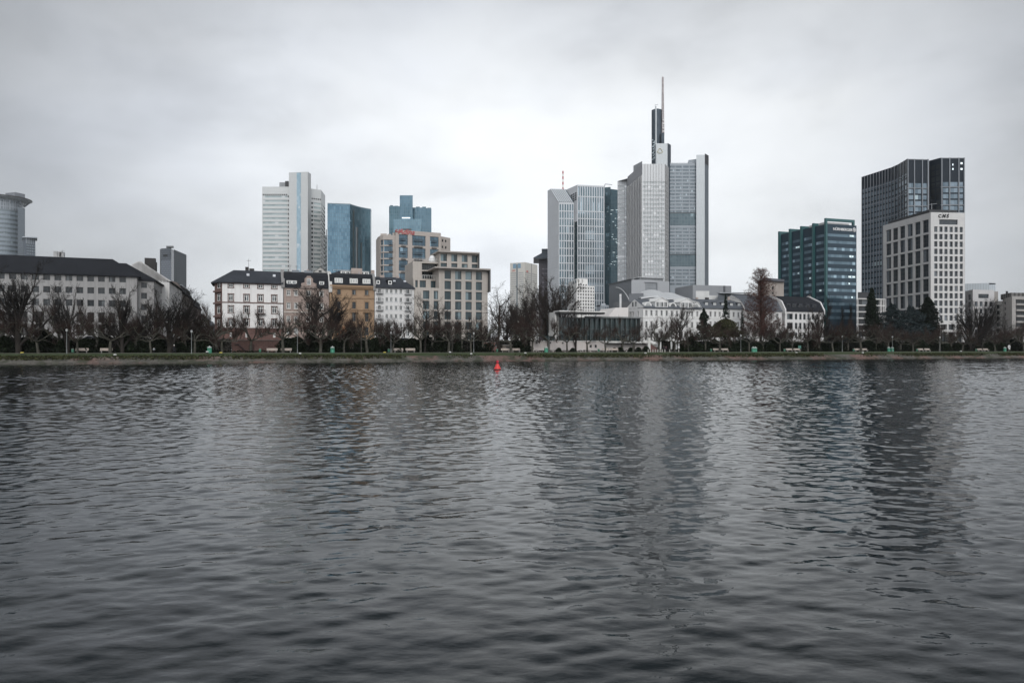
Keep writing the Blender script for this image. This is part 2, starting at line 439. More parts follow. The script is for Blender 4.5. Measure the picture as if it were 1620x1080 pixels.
# ================================================================ river
def river():
    def axis(lo, hi, base, k, cap):
        a = [0.0]; 
        while a[-1] < hi: a.append(a[-1]+min(cap, max(base, k*a[-1])))
        if lo < 0:
            b = [0.0]
            while b[-1] < -lo: b.append(b[-1]+min(cap, max(base, k*b[-1])))
            a = [-x for x in b[:0:-1]]+a
        return np.array(a)
    ys = 1.2+axis(0, 232, .045, .0042, .20); xs = axis(-128, 215, .065, .0058, .36)
    X, Y = np.meshgrid(xs, ys); dx = np.gradient(xs)[None, :]; dy = np.gradient(ys)[:, None]
    Z = np.zeros_like(X); Vt = 1e-9; Vs = np.zeros_like(X)+1e-9; r = np.random.default_rng(5)
    calm = .42+.58*np.clip((Y-6)/30, 0, 1)
    far_ = 1+.25*np.clip((Y-45)/70, 0, 1); gust = .75+.5*(.5+.5*np.sin(X*.045+Y*.03+1)*np.sin(Y*.052-X*.018+2))
    for i in range(100):
        lam = .12*(12**r.random()); th = R(90)+r.normal()*R(46)+R(-8); kx, ky = 2*np.pi/lam*np.cos(th), 2*np.pi/lam*np.sin(th)
        sl = .0125*(1.25 if .2 < lam < .75 else .7); a = sl*lam/(2*np.pi)*(.6+.8*r.random())
        samp = np.clip((lam/np.maximum(dx*abs(np.cos(th)), dy*abs(np.sin(th)))-2.5)/2, 0, 1)
        ph = kx*X+ky*Y+r.random()*6.283+.8*np.sin(X*.11*r.random()+Y*.13*r.random()+6*r.random())
        s = np.sin(ph)
        Vt += (a/lam)**2; Vs += (a/lam*samp)**2
        Z += a*samp*(s+.25*np.cos(2*ph))*(calm if lam < 1.0 else .5+.5*calm)*gust*far_
    Z *= np.clip(np.sqrt(Vt/Vs), 1, 2.6)             # unresolved ripples lend their slope to the ones the mesh carries
    h, w = X.shape; idx = np.arange(h*w).reshape(h, w)
    f = np.stack([idx[:-1, :-1], idx[:-1, 1:], idx[1:, 1:], idx[1:, :-1]], -1).reshape(-1, 4)
    d = (-X*SA+Y*CA-DN); keep = d.ravel()[f].min(1) < .6; f = f[keep]
    v = np.stack([X.ravel(), Y.ravel(), Z.ravel()], 1)
    used = np.zeros(len(v), bool); used[f.ravel()] = True; mp = np.cumsum(used)-1; v = v[used]; f = mp[f]
    n0 = len(v)                                         # calm sheets beyond the rippled reach
    P = [SD(-2500, .3), SD(3000, .3)]
    xl, xr, yb = xs[0], xs[-1], 1.2
    def onbank(x): return (DN+.3+x*SA)/CA
    ext = [(-1500, -60), (xl, -60), (xl, onbank(xl)), (-1500, max(-59, onbank(-1500))), (xr, -60), (1800, -60), (1800, onbank(1800)), (xr, onbank(xr)), (xl, -60), (xr, -60), (xr, yb), (xl, yb)]
    v = np.concatenate([v, [(a, b, 0) for a, b in ext]]); f = np.concatenate([f, [[n0, n0+1, n0+2, n0+3], [n0+4, n0+5, n0+6, n0+7], [n0+8, n0+9, n0+10, n0+11]]])
    m, nt, b = newmat('river_water')
    b.inputs['Base Color'].default_value = (.002, .0055, .0070, 1); b.inputs['Roughness'].default_value = .025; b.inputs['IOR'].default_value = 1.33
    s = noise(nt, 1.0, 3, 'Object', (6, 10, 1)); s2 = noise(nt, 1.0, 2, 'Object', (2.2, 4.0, 1))
    bump(nt, b, mixc(nt, .6, s, s2), .16, .05)
    o = bpy.data.objects.new('river_water', npmesh('river_water', v, f, m, True)); COL.objects.link(o); tag(o, kind='structure')
river()

# ================================================================ ground
def strip(name, prof, s0, s1, mat, kind='structure', z=0):
    mb = MB()
    for (d0, z0), (d1, z1) in zip(prof, prof[1:]):
        n = max(1, int((s1-s0)/400))
        for i in range(n):
            a, b = s0+(s1-s0)*i/n, s0+(s1-s0)*(i+1)/n
            mb.poly([V3(SD(a, d0), z0+z), V3(SD(b, d0), z0+z), V3(SD(b, d1), z1+z), V3(SD(a, d1), z1+z)])
    o = mb.build(name, mat); o['kind'] = kind; return o
grassm = M('winter_grass', (.048, .066, .030), .95, .45, .9, spec=.15, bmp=.5)
gravel = M('sandy_path', (.20, .19, .165), .95, .2, .8)
asph = M('asphalt', (.05, .05, .052), .9, .2, .5)
soil = M('city_soil', (.07, .068, .06), .95, .25, .08)
strip('river_bed', [(-400, -2.5), (1.8, -2.5)], -1500, 1900, M('mud', (.03, .03, .025)))
strip('lawn', [(1.75, 1.36), (3.5, 1.5), (8.2, 1.95), (17.3, 2.12)], -1500, 1900, grassm)
strip('promenade_path', [(8.4, 1.972), (11.2, 2.015)], -1500, 1900, gravel, z=.012)
strip('ground', [(17.3, UPG), (1400, UPG)], -1500, 1900, soil)
strip('road', [(21, UPG), (31, UPG)], -1500, 1900, asph, z=.006)
strip('pavement', [(31.0, UPG+.12), (44.5, UPG+.12)], -1500, 1900, M('paving', (.22, .215, .2), .9), z=.0)
strip('kerb', [(30.85, UPG), (30.85, UPG+.13), (31.15, UPG+.13)], -1500, 1900, M('kerb_stone', (.3, .3, .29), .9))
nq = MB(); nq.box(Vector((-400, 0)), Vector((1, 0)), 0, 800, -60, 1.0, -2, 1.3)
tag(nq.build('quay_ground', M('near_stone', (.25, .24, .22), .9)), kind='structure')

# ---- revetment
def quay_mat():
    m, nt, b = newmat('quay_stone')
    big = noise(nt, .10, 4); fine = noise(nt, 2.2, 4); mid = noise(nt, .45, 4)
    red = mixc(nt, fine, (.085, .048, .04), (.20, .13, .11)); grey = mixc(nt, fine, (.05, .047, .042), (.14, .13, .112))
    c = mixc(nt, ramp(nt, big, [(.46, 0.0), (.56, 1.0)]), grey, red)
    c = mixc(nt, ramp(nt, mid, [(.48, 0.0), (.6, .85)]), c, (.035, .04, .022))
    tc = nt.nodes.new('ShaderNodeTexCoord'); br = nt.nodes.new('ShaderNodeTexBrick'); br.inputs['Scale'].default_value = 1
    br.inputs['Brick Width'].default_value = 1.1; br.inputs['Row Height'].default_value = .42; br.inputs['Mortar Size'].default_value = .03
    br.inputs['Color1'].default_value = (1, 1, 1, 1); br.inputs['Color2'].default_value = (.6, .6, .6, 1); br.inputs['Mortar'].default_value = (.3, .3, .3, 1)
    nt.links.new(tc.outputs['UV'], br.inputs['Vector']); c = mixc(nt, .8, c, br.outputs['Color'], 'MULTIPLY')
    nt.links.new(c, b.inputs['Base Color']); b.inputs['Roughness'].default_value = .9; bump(nt, b, fine, .6, .08)
    return m
mb = MB()
for i in range(24):
    a, b = -420+70*i, -350+70*i
    pr = [(-.32, -2), (-.30, .16), (-.28, .34), (.3, .40), (1.1, 1.0), (1.8, 1.37), (1.9, -2)]
    for (d0, z0), (d1, z1) in zip(pr, pr[1:]): mb.poly([V3(SD(a, d0), z0), V3(SD(b, d0), z0), V3(SD(b, d1), z1), V3(SD(a, d1), z1)])
tag(mb.build('river_wall', quay_mat()), 'low river wall of weathered red and grey stone sloping up to the lawn', 'quay wall')

# ---- leaf clumps
def leaves(cent, size, r, flat=.0):
    """Small randomly turned leaf-spray faces at the given centres."""
    n = len(cent); a = r.normal(size=(n, 3)); a /= np.linalg.norm(a, axis=1)[:, None]; b = r.normal(size=(n, 3)); b -= a*(a*b).sum(1)[:, None]; b /= np.linalg.norm(b, axis=1)[:, None]
    if flat: a[:, 2] *= 1-flat; b[:, 2] *= 1-flat
    s = (size*(.6+.8*r.random(n)))[:, None]; a = a*s; b = b*s*.6
    v = np.stack([cent-a*.5-b*.5, cent+a*.5-b*.5, cent+a*.6+b*.5, cent-a*.4+b*.5], 1).reshape(-1, 3)
    return v, np.arange(4*n).reshape(n, 4)
def leafmat(name, col, var=.5):
    if name in MATS: return MATS[name]
    m, nt, b = newmat(name); g = nt.nodes.new('ShaderNodeNewGeometry'); oi = nt.nodes.new('ShaderNodeObjectInfo')
    c = ramp(nt, g.outputs['Random Per Island'], [(0, tuple(k*(1-var) for k in col)), (1, tuple(k*(1+var) for k in col))])
    c = mixc(nt, 1, c, ramp(nt, oi.outputs['Random'], [(0, .75), (1, 1.25)]), 'MULTIPLY')
    nt.links.new(c, b.inputs['Base Color']); b.inputs['Roughness'].default_value = .85; b.inputs['Specular IOR Level'].default_value = .1
    MATS[name] = m; return m
# trailing weeds and grass over the head of the revetment
r = np.random.default_rng(3); n = 26000
s = r.random(n)*420-70; keep = (np.sin(s*.11)+np.sin(s*.31+1)+.8*np.sin(s*.057+2)+r.normal(size=n)*.5) > -.55; s = s[keep]; n = len(s)
d = 2.0-r.random(n)**1.5*1.3; z = np.interp(d, [.3, 1.1, 1.8], [.4, 1.0, 1.37])+.05+r.random(n)*.18
cent = np.stack([s*CA-(DN+d)*SA, s*SA+(DN+d)*CA, z], 1); v, f = leaves(cent, np.full(n, .3), r)
o = bpy.data.objects.new('bank_weeds', npmesh('bank_weeds', v, f, leafmat('weed_leaf', (.052, .056, .026), .6))); COL.objects.link(o); tag(o, kind='stuff')

# ---- damp winter air
hz = MB(); hz.extr([(-2100, -900, -3.5), (2050, -900, -3.5), (2050, 2250, -3.5), (-2100, 2250, -3.5)], (0, 0, 330))
m = bpy.data.materials.new('haze'); m.use_nodes = True; t_ = m.node_tree; t_.nodes.clear(); po = t_.nodes.new('ShaderNodeOutputMaterial'); pv = t_.nodes.new('ShaderNodeVolumePrincipled')
pv.inputs['Color'].default_value = (.93, .95, .97, 1); pv.inputs['Density'].default_value = .00006; pv.inputs['Anisotropy'].default_value = .2; t_.links.new(pv.outputs[0], po.inputs['Volume'])
o = hz.build('haze', m); o['kind'] = 'stuff'
sc.cycles.volume_bounces = 1
# ================================================================ shared building materials
g_house = glass('house_glass', (.008, .010, .012), (.045, .055, .06), .07, curtain=.28, cell=(9, 9))
g_off = glass('office_glass', (.010, .014, .016), (.055, .07, .075), .07, curtain=.1, cell=(9, 9))
g_dark = glass('dark_glass', (.006, .008, .010), (.03, .036, .04), .07, curtain=.05, cell=(9, 9))
w_frame = M('white_frame', (.72, .72, .70), .5, .05)
d_frame = M('dark_frame', (.04, .042, .045), .5, .1)
slate = M('slate_roof', (.045, .050, .060), .8, .25, .25, spec=.2, brick=(.5, .3, .03, .6, .75))
dslate = M('dark_slate', (.017, .019, .024), .8, .25, .25, spec=.2, brick=(.5, .3, .03, .6, .75))
zinc = M('zinc', (.32, .34, .36), .5, .12, metal=.4)
concrete = M('concrete', (.34, .335, .32), .9, .15, streak=.4)
black = M('black_metal', (.02, .02, .022), .5)

def far(name, label, P, **k): return Thing(name, label, 'tower', P, **k)

# ---------------------------------------------------------------- silver tower
T = far('skyscraper', 'silver high-rise of pale aluminium bands with a taller windowless core', W(465, 665))
alu = M('pale_aluminium', (.48, .49, .485), .45, .06, .05, metal=.25, brick=(3.2, 3.9, .06, .82, .97))
g_sil = glass('silver_glass', (.23, .275, .275), (.33, .38, .38), .15, metal=.35, cell=(3.2, 4.2), curtain=.08)
H1, H2 = 160.8, 172.8
st = style('silv', g_sil, depth=.35, nm='window_band'); sd = style('silvd', g_dark, depth=.5, nm='dark_window')
A, C = W(414.8, 665), W(457, 665); L = (C-A).length
rows = [(zz(A, y+3.0), zz(A, y)) for y in [309.5+6.86*i for i in range(25)]]
T.facade(A, C, 3, H1, [(.6, L-1.6)], rows, st)
ven = zrows(A, [(307, 309)])
[T.bars('vent', A, C, ven[0][0], ven[0][1], [i*2.05+1.2], w=1.2, d=.15, mat=black) for i in range(12)]
D1 = W(457, 668); T.facade(C, D1, 3, H1)
[T.bars('dark_window', W(455.2, 664.6), W(457, 664.6), 20, H1-14, zs=[zz(A, 311+6.86*i)], w=1.2, hw=1.7, d=.3, mat=black) for i in range(25)]
B0 = TP(492, 298.4, H1); B1 = TP(508, 300.6, H1); B2 = TP(513.6, 308, H1)
rows = [(zz(B0, y+3.2), zz(B0, y)) for y in [319.5+6.72*i for i in range(24)]]
lw = (B1-B0).length
T.facade(B0, B1, 3, H1, [(.3, 2.2), (2.8, lw-.3)], rows, st)
T.facade(B1, B2, 3, H1, [(.5, 8), (9, 16), (17, 24)], rows, st)
[T.bars('dark_window', B0+(B1-B0)*.04, B0+(B1-B0)*.2, 20, H1-16, zs=[(a+b)/2], w=2, hw=1.9, d=.06, mat=g_dark) for a, b in rows]
[T.bars('vent', B0, B1, zz(B0, 315), zz(B0, 312.8), [i*2.05+1.2], w=1.2, d=.15, mat=black) for i in range(5)]
bk = back([A, B2], 42, .15); T.facade(B2, bk[0], 3, H1); T.facade(bk[0], bk[1], 3, H1); T.facade(bk[1], A, 3, H1); T.cap([A, C, D1, B0, B1, B2]+bk, H1)
K = [W(457, 658), W(487, 655), W(492, 664), W(492, 690), W(457, 690)]
for p, q in zip(K, K[1:]+K[:1]): T.facade(p, q, 3, H2)
T.cap(K, H2); T.finish(alu)
cg = along(K[0], K[1], 469.5); cg2 = along(K[0], K[1], 476)
mb = MB(); mb.box(K[0], K[1]-K[0], cg, cg2, -.25, -.01, 5, H2-.6); T.part('glazed_strip', mb, glass('strip_glass', (.20, .29, .34), (.30, .40, .46), .15, metal=.3, cell=(1.3, 2.0), curtain=.05))
T.slab('roof_plant', [W(442, 668), W(457, 668), W(457, 680), W(442, 680)], H1+.01, H1+5, M('plant_room', (.25, .26, .27), .7))
T.slab('roof_plant', [W(451, 667), W(456.8, 667), W(456.8, 668), W(451, 668)], H1+.01, H1+6, black)
for x in (468, 479, 481): T.slab('roof_plant', [W(x, 668), W(x+4, 668), W(x+4, 672), W(x, 672)], H2+.01, H2+1.2, black)
for x, z0 in ((477, H2), (484, H2), (501.5, H1)):
    mb = MB(); c = W(x, 680); mb.tube((c.x, c.y, z0-.1), (c.x, c.y, z0+6), .25, .15); T.part('antenna', mb, black)

# pale narrow tower between
T = far('skyscraper', 'sliver of a pale banded tower between the silver and the blue high-rise', W(514, 760))
P = [W(511, 760), W(517.6, 760)]; T.facade(P[0], P[1], 3, zz(P[0], 372), even((P[1]-P[0]).length, 1, .8), erows(10, zz(P[0], 374), 24, .3, .75), style('sliv', g_sil, depth=.2))
shell(T, P, 3, zz(P[0], 372), 12); T.finish(M('pale_cladding', (.42, .45, .47), .6))
T.slab('roof_mast', [W(515.5, 764), W(517, 764), W(517, 768), W(515.5, 768)], zz(P[0], 372)+.01, zz(P[0], 362), M('plant_room', (.25, .26, .27), .7))

# ---------------------------------------------------------------- blue curved tower
gb = dict(cell=(1.75, 3.6), curtain=.0, grid=.16, gcol=(.09, .13, .16))
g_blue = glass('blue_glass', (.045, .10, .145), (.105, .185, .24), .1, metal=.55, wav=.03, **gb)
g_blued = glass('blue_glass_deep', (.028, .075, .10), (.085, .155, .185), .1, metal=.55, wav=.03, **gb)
T = far('skyscraper', 'blue glass tower with a hollow curved right flank behind the ochre house', W(550, 655))
Hb = 141.9; P = [TP(518, 322.7, Hb), TP(553.7, 324.0, Hb), TP(556, 325, Hb)]
pl = [(561, 326.5), (566, 328), (571.5, 329.3), (577, 330.4), (582, 331.3), (586.5, 332), (588, 335)]
Q = [P[-1]]+[TP(x, y, Hb) for x, y in pl]
mb = MB(); L0 = MB()
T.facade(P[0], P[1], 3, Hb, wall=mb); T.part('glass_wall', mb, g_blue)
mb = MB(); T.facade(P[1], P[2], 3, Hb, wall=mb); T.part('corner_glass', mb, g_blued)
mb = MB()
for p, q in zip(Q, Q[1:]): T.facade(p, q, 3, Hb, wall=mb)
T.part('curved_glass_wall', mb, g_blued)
shell(T, [P[0], Q[-1]], 3, Hb, 45, .1); T.finish(M('tower_rear', (.12, .17, .2), .4))
T.cap([P[0], P[1], P[2]]+Q[1:], Hb-.02); T.part('roof', T.wall, M('tower_roof', (.2, .2, .2))) if 0 else None
for a, b, x0, x1, y0 in ((P[0], P[1], 518, 525, 338),):
    pass
for x, w in ((559, 1.2), (563.5, 1.6), (565.5, 1.0), (571.5, 1.2)):
    a, b = (Q[0], Q[2]) if x < 566 else (Q[2], Q[4])
    p = at(a, b, x); mb = MB(); t = b-a
    mb.box(p, t, -w/2, w/2, -.55, .4, 5, Hb-(4 if x < 560 else 20 if x < 566 else 34)); T.part('fin', mb, M('bronze_fin', (.06, .07, .07), .4, metal=.3) if x != 563.5 else M('grey_fin', (.17, .18, .19), .4))
mb = MB()
T.facade(P[0], P[1], Hb, Hb+1.0, wall=mb); [T.facade(p, q, Hb, Hb+1.0, wall=mb) for p, q in zip([P[1]]+Q, Q)]
T.part('parapet', mb, M('blue_parapet', (.12, .17, .2), .4))

# ---------------------------------------------------------------- stepped blue tower
T = far('skyscraper', 'stepped blue glass tower rising behind the beige hotel with a tall middle shaft', W(645, 700))
gs = dict(cell=(2.1, 3.7), curtain=.0, grid=.22, gcol=(.13, .19, .22))
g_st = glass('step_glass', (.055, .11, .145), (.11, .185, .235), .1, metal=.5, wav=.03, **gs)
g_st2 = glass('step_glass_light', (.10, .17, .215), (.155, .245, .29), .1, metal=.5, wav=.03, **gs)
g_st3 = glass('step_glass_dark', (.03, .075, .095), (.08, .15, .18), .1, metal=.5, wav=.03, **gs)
def glassblock(nm, pts, z1, mat, dep):
    mb = MB(); b = back(pts, dep); r = pts+b
    for p, q in zip(r, r[1:]+r[:1]): T.facade(p, q, 3, z1, wall=mb)
    mb.poly([V3(p, z1) for p in r]); return T.part(nm, mb, mat)
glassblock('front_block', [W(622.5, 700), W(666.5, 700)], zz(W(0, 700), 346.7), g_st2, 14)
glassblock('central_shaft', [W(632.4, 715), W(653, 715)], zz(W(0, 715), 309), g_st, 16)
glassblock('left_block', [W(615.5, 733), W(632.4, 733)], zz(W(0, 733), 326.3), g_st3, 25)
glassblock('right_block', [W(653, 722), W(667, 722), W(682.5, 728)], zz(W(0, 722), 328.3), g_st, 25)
for x0, x1, y in ((617, 622, 324.8), (623.5, 630, 325.6), (658, 664, 327), (668, 674, 327), (676, 682, 328.6)):
    T.slab('roof_plant', [W(x0, 740), W(x1, 740), W(x1, 744), W(x0, 744)], zz(W(0, 740), y+8), zz(W(0, 740), y), g_st3)
mb = MB(); mb.box(W(636, 714.9), Vector((1, 0)), 0, 8.5, -.2, -.01, zz(W(0, 715), 345.6), zz(W(0, 715), 344)); T.part('lit_strip', mb, emit('tower_light', (.8, .9, 1), .9))

# ---------------------------------------------------------------- crowned round tower, far left
T = far('skyscraper', 'round grey tower with an overhanging crown ring above the long office roof', W(8, 935))
c = W(7, 960); rad = 22.8; zt = zz(W(0, 935), 329)
crm = M('crown_steel', (.30, .33, .36), .5, metal=.3); g_cr = glass('crown_glass', (.09, .11, .125), (.14, .165, .18), .2, metal=.2, cell=(2.4, 4), curtain=.02)
for i in range(18):
    z1 = zt-i*6.2; T_ = MB(); T_.cyl((c.x, c.y), rad, z1-3.0, rad, z1, 48, False); T.part('window_band', T_, g_cr)
    T_ = MB(); T_.cyl((c.x, c.y), rad+.25, z1-6.2, rad+.25, z1-3.0, 48, True); T.part('spandrel', T_, M('spandrel_steel', (.19, .225, .255), .5, .06, metal=.1))
mb = MB(); mb.cyl((c.x, c.y), rad, zt, rad, zt+15, 48); T.part('crown_glazing', mb, glass('crown_glazing', (.08, .095, .11), (.14, .16, .18), .2, metal=.2, cell=(2.4, 5), grid=.5, gcol=(.24, .26, .28), curtain=0))
mb = MB(); mb.lathe((c.x, c.y), [(rad-2, zt+12.5), (rad+8.6, zt+16.4), (rad+9.1, zt+17.4), (rad+8.6, zt+18.0), (rad-2, zt+18.2)], 64); T.part('crown_ring', mb, M('ring_steel', (.42, .44, .46), .5))
mb = MB(); mb.lathe((c.x, c.y), [(rad+8.65, zt+16.7), (rad+9.6, zt+17.2), (rad+9.6, zt+18.2), (rad+8.5, zt+18.3)], 64); T.part('ring_edge', mb, black)
for i in range(30):
    a = 2*math.pi*i/30; mb = MB(); mb.tube((c.x+(rad)*math.cos(a), c.y+rad*math.sin(a), zt+9), (c.x+(rad+7)*math.cos(a), c.y+(rad+7)*math.sin(a), zt+16), .45, .3, 4)
    T.part('crown_strut', mb, crm)
T.slab('core_top', [W(8.5, 955), W(24, 950), W(39.5, 962), W(39.5, 990), W(8.5, 990)], zt+14, zz(W(0, 955), 305.5), M('core_grey', (.17, .18, .2), .6, brick=(3, 4, .1, .7, .9)))
T.slab('flat_side', [W(28, 938), W(39.6, 948), W(39.6, 985), W(28, 985)], 3, zt+2, M('side_steel', (.21, .24, .27), .5, metal=.1, brick=(2.4, 3.1, .25, .8, .95)))
T = far('skyscraper', 'small dark gridded tower with a thin flat roof beside the crowned tower', W(48, 900))
P = [W(37, 902), W(41, 895), W(56, 905)]; Hx = zz(W(0, 900), 377)
st = style('annx', glass('annex_glass', (.3, .34, .36), (.42, .46, .48), .2, curtain=.1), depth=.3)
T.facade(P[0], P[1], 3, Hx); T.facade(P[1], P[2], 3, Hx, even((P[2]-P[1]).length, 5, .55, .4, .4), erows(Hx-50, Hx-8, 12, .3, .7), st)
T.bars('fin', P[1], P[2], Hx-7.5, Hx, [i*2.1+.5 for i in range(6)], w=1.0, d=.1, mat=M('annex_fin', (.3, .33, .36), .5))
shell(T, P, 3, Hx, 14); T.finish(M('annex_wall', (.10, .12, .145), .5))
T.slab('flat_roof', [W(35.5, 893), W(59, 897), W(59, 922), W(35.5, 922)], Hx+.02, Hx+1.3, crm)

# ---------------------------------------------------------------- slate grey tower
T = far('skyscraper', 'plain slate grey high-rise over the roofs of the side street', W(272, 520))
Hg = 78.5; P = [TP(253, 394.6, Hg), TP(255, 393.2, Hg), TP(271, 392.2, Hg), TP(275, 394.6, Hg), TP(295, 403, Hg)]
gcl = M('slate_cladding', (.115, .13, .15), .5, .1, .05, brick=(1.5, 1.6, .35, .55, .9))
for p, q in zip(P[:2], P[1:3]): T.facade(p, q, 3, Hg)
T.facade(P[3], P[4], 3, Hg); shell(T, [P[0], P[4]], 3, Hg, 22, .1); T.finish(gcl)
mb = MB(); T.facade(P[2], P[3], 3, Hg-.5, wall=mb); T.part('dark_notch', mb, glass('notch_glass', (.02, .03, .035), (.05, .06, .07), .1, cell=(2, 3)))
mb = MB(); T.facade(P[1]+Vector((0, -.15)), P[2]+Vector((0, -.15)), 3, Hg-9, wall=mb); T.part('light_cladding', mb, M('slate_light', (.17, .19, .22), .45, .08, .05, brick=(1.5, 1.6, .35, .6, .92)))
mb = MB(); mb.box(P[1], P[2]-P[1], 2.2, 6.2, -.3, -.2, zz(P[1], 405.6), zz(P[1], 402.8)); T.part('dark_sign', mb, black)
T.slab('roof_plant', [W(263, 500), W(274, 500), W(275, 506), W(263, 506)], Hg+.01, zz(W(0, 500), 390.5), M('plant_room', (.25, .26, .27), .7))

# ---------------------------------------------------------------- cream stone tower with red lettering
T = far('skyscraper', 'cream stone tower with red lettering and a dark central slit, far behind the bare trees', W(830, 1300))
Ho = 168; P = [TP(807, 416.2, Ho), TP(830.5, 414.7, Ho), TP(850.3, 419, Ho)]
ost = M('cream_stone', (.50, .48, .44), .8, .05); og = glass('opera_glass', (.13, .155, .18), (.24, .27, .295), .15, metal=.2, cell=(9, 9), curtain=.05)
st = style('oper', og, depth=.4); L = (P[1]-P[0]).length; L2 = (P[2]-P[1]).length
rows = [(zz(P[0], y+2.1), zz(P[0], y)) for y in [431.5+3.45*i for i in range(30)]]; rows2 = rows[:]
T.facade(P[0], P[1], 3, Ho, even(L*.40, 5, .62, .6, .3)+[(L*.55+a, L*.55+b) for a, b in even(L*.38, 5, .62, .3, .6)], rows, st)
T.facade(P[1], P[2], 3, Ho, even(L2*.48, 6, .6, 1, .3)+[(L2*.56+a, L2*.56+b) for a, b in even(L2*.44, 6, .6, .3, .8)], rows, st)
shell(T, P, 3, Ho, 45); T.finish(ost)
mb = MB(); mb.box(P[0], P[1]-P[0], L*.43, L*.51, -.3, -.01, 5, Ho-3); T.part('glass_slit', mb, glass('slit_glass', (.07, .1, .125), (.1, .14, .17), .1, metal=.3, curtain=0))
mb = MB(); mb.box(P[1], P[2]-P[1], L2*.49, L2*.53, -.3, -.01, 5, Ho); T.part('slit', mb, M('slit_dark', (.2, .2, .2)))
for a, b in ((.2, .41), (.53, .72)):
    mb = MB(); mb.box(P[0], P[1]-P[0], L*a, L*b, -.35, -.02, zz(P[0], 425), zz(P[0], 417.8)); T.part('sky_window', mb, glass('sky_window', (.15, .25, .32), (.2, .3, .38), .1, metal=.4, curtain=0))
redl = M('red_letters', (.45, .06, .05), .5); t = (P[1]-P[0]).normalized()
text(T, 'UBS', P[0]+t*4.0, t, zz(P[0], 429.6), 4.2, redl, ext=.3); t2 = (P[2]-P[1]).normalized(); text(T, 'UBS', P[1]+t2*4.6, t2, zz(P[1], 430), 4.6, redl, ext=.3)

# ---------------------------------------------------------------- brown tower with flared roof
T = far('skyscraper', 'dark brown tower with a flared blue-black roof behind the white gridded tower', W(860, 780))
P = [W(852.3, 780), W(882, 780)]; Hj = zz(P[0], 410.5)
st = style('japan', glass('brown_glass', (.16, .15, .17), (.22, .21, .23), .2, curtain=0), depth=.2)
T.facade(P[0], P[1], 3, Hj, [(4+i*3.4, 6.6+i*3.4) for i in range(4)], erows(20, Hj-8, 15, .35, .6), st); shell(T, P, 3, Hj, 22); T.finish(M('brown_stone', (.075, .066, .078), .6, .1, brick=(2, 2, .12, .7, .9)))
mb = MB(); a = [W(844, 772), W(892, 772), W(892, 815), W(844, 815)]; b = [W(857, 777), W(882, 777), W(882, 805), W(857, 805)]; z0, z1, z2 = zz(W(0, 772), 409.2), zz(W(0, 772), 407.4), zz(W(0, 777), 400.2)
for i in range(4):
    j = (i+1) % 4; mb.poly([V3(a[i], z1), V3(a[j], z1), V3(b[j], z2), V3(b[i], z2)]); mb.poly([V3(a[i], z0), V3(a[j], z0), V3(a[j], z1), V3(a[i], z1)])
mb.poly([V3(p, z0) for p in a[::-1]]); mb.poly([V3(p, z2) for p in b]); flm = M('flared_roof', (.02, .032, .045), .4)
T.part('flared_roof', mb, flm); T.slab('roof_box', b, z2+.02, zz(W(0, 777), 393.5), flm)
T = far('skyscraper', 'tiny white slab block beside the foot of the cream stone tower', W(848, 1100))
P = [W(847, 1100), W(853.2, 1100)]; T.facade(P[0], P[1], 3, zz(P[0], 463.5), [(2.0, 4.0)], erows(10, zz(P[0], 465), 12, .3, .7), style('slabw', og, depth=.2)); shell(T, P, 3, zz(P[0], 463.5), 14); T.finish(M('white_slab', (.6, .6, .6)))

# ---------------------------------------------------------------- white gridded tower with the sloping top
T = far('skyscraper', 'white gridded tower with a slanting ribbed top and a red and white mast', W(910, 710))
wg = M('white_grid', (.48, .50, .52), .5, .05, .05); wcl = M('white_cladding', (.52, .535, .555), .5, .06, .03, brick=(9, 11, .12, .75, .97))
g_t = glass('grid_glass', (.06, .105, .13), (.15, .20, .23), .1, metal=.4, cell=(9, 9), curtain=.12)
st = style('taun', g_t, depth=.55); ZT = 710
A1, A2 = W(884, ZT), W(908.5, ZT+2); B1, B2 = W(913.5, ZT-2), W(956, ZT+3)
L1, L2 = (A2-A1).length, (B2-B1).length
nb = N(24); A0 = hit(A1, nb, 866.3)
zlo = zz(A1, 320); zhi = zz(A0, 301.5); H2t = zz(B1, 292.3)
lev = [322+11.75*i for i in range(19)]
rows = [(zz(A1, b-.75), zz(A1, a+.75)) for a, b in zip(lev, lev[1:])]
T.facade(A1, A2, 3, zlo, even(L1, 6, .62, .3, .3), rows, st)
lev2 = [294, 310.5, 322+11.75*1, ]+[322+11.75*i for i in range(2, 19)]
rows2 = [(zz(B1, b-.7), zz(B1, a+.7)) for a, b in zip(lev2, lev2[1:])]
T.facade(B1, B2, 3, H2t, even(L2, 11, .62, .4, .4), rows2, st)
Ar = A1+(A0-A1)*.72; T.facade(A0, A0+(A1-A0)*.0001, 3, 4)
mb = MB(); mb.poly([V3(A0, 3), V3(A1, 3), V3(A1, zlo), V3(Ar, zhi), V3(A0, zhi)]); T.part('side_wall', mb, wcl)
dv = (A2-A1); mb = MB(); mb.poly([V3(A1, zlo), V3(A2, zlo), V3(Ar+dv, zhi), V3(Ar, zhi)]); T.part('sloping_glass', mb, glass('slope_glass', (.08, .11, .13), (.13, .17, .2), .1, metal=.4, curtain=0))
mb = MB()
for i in range(8):
    k = (i+.08)/8*.985; w = Vector((.55, 0, 0)); up = Vector((0, -.35, .5)); p, q = V3(A1+dv*k, zlo), V3(Ar+dv*k, zhi); mb.extr([p-w+up*.1, p+w+up*.1, q+w+up*.1, q-w+up*.1], up)
T.part('sloping_rib', mb, wg)
mb = MB(); mb.poly([V3(A0, zhi), V3(Ar, zhi), V3(Ar+dv, zhi), V3(A0+dv, zhi)]); T.part('flat_roof', mb, wcl)
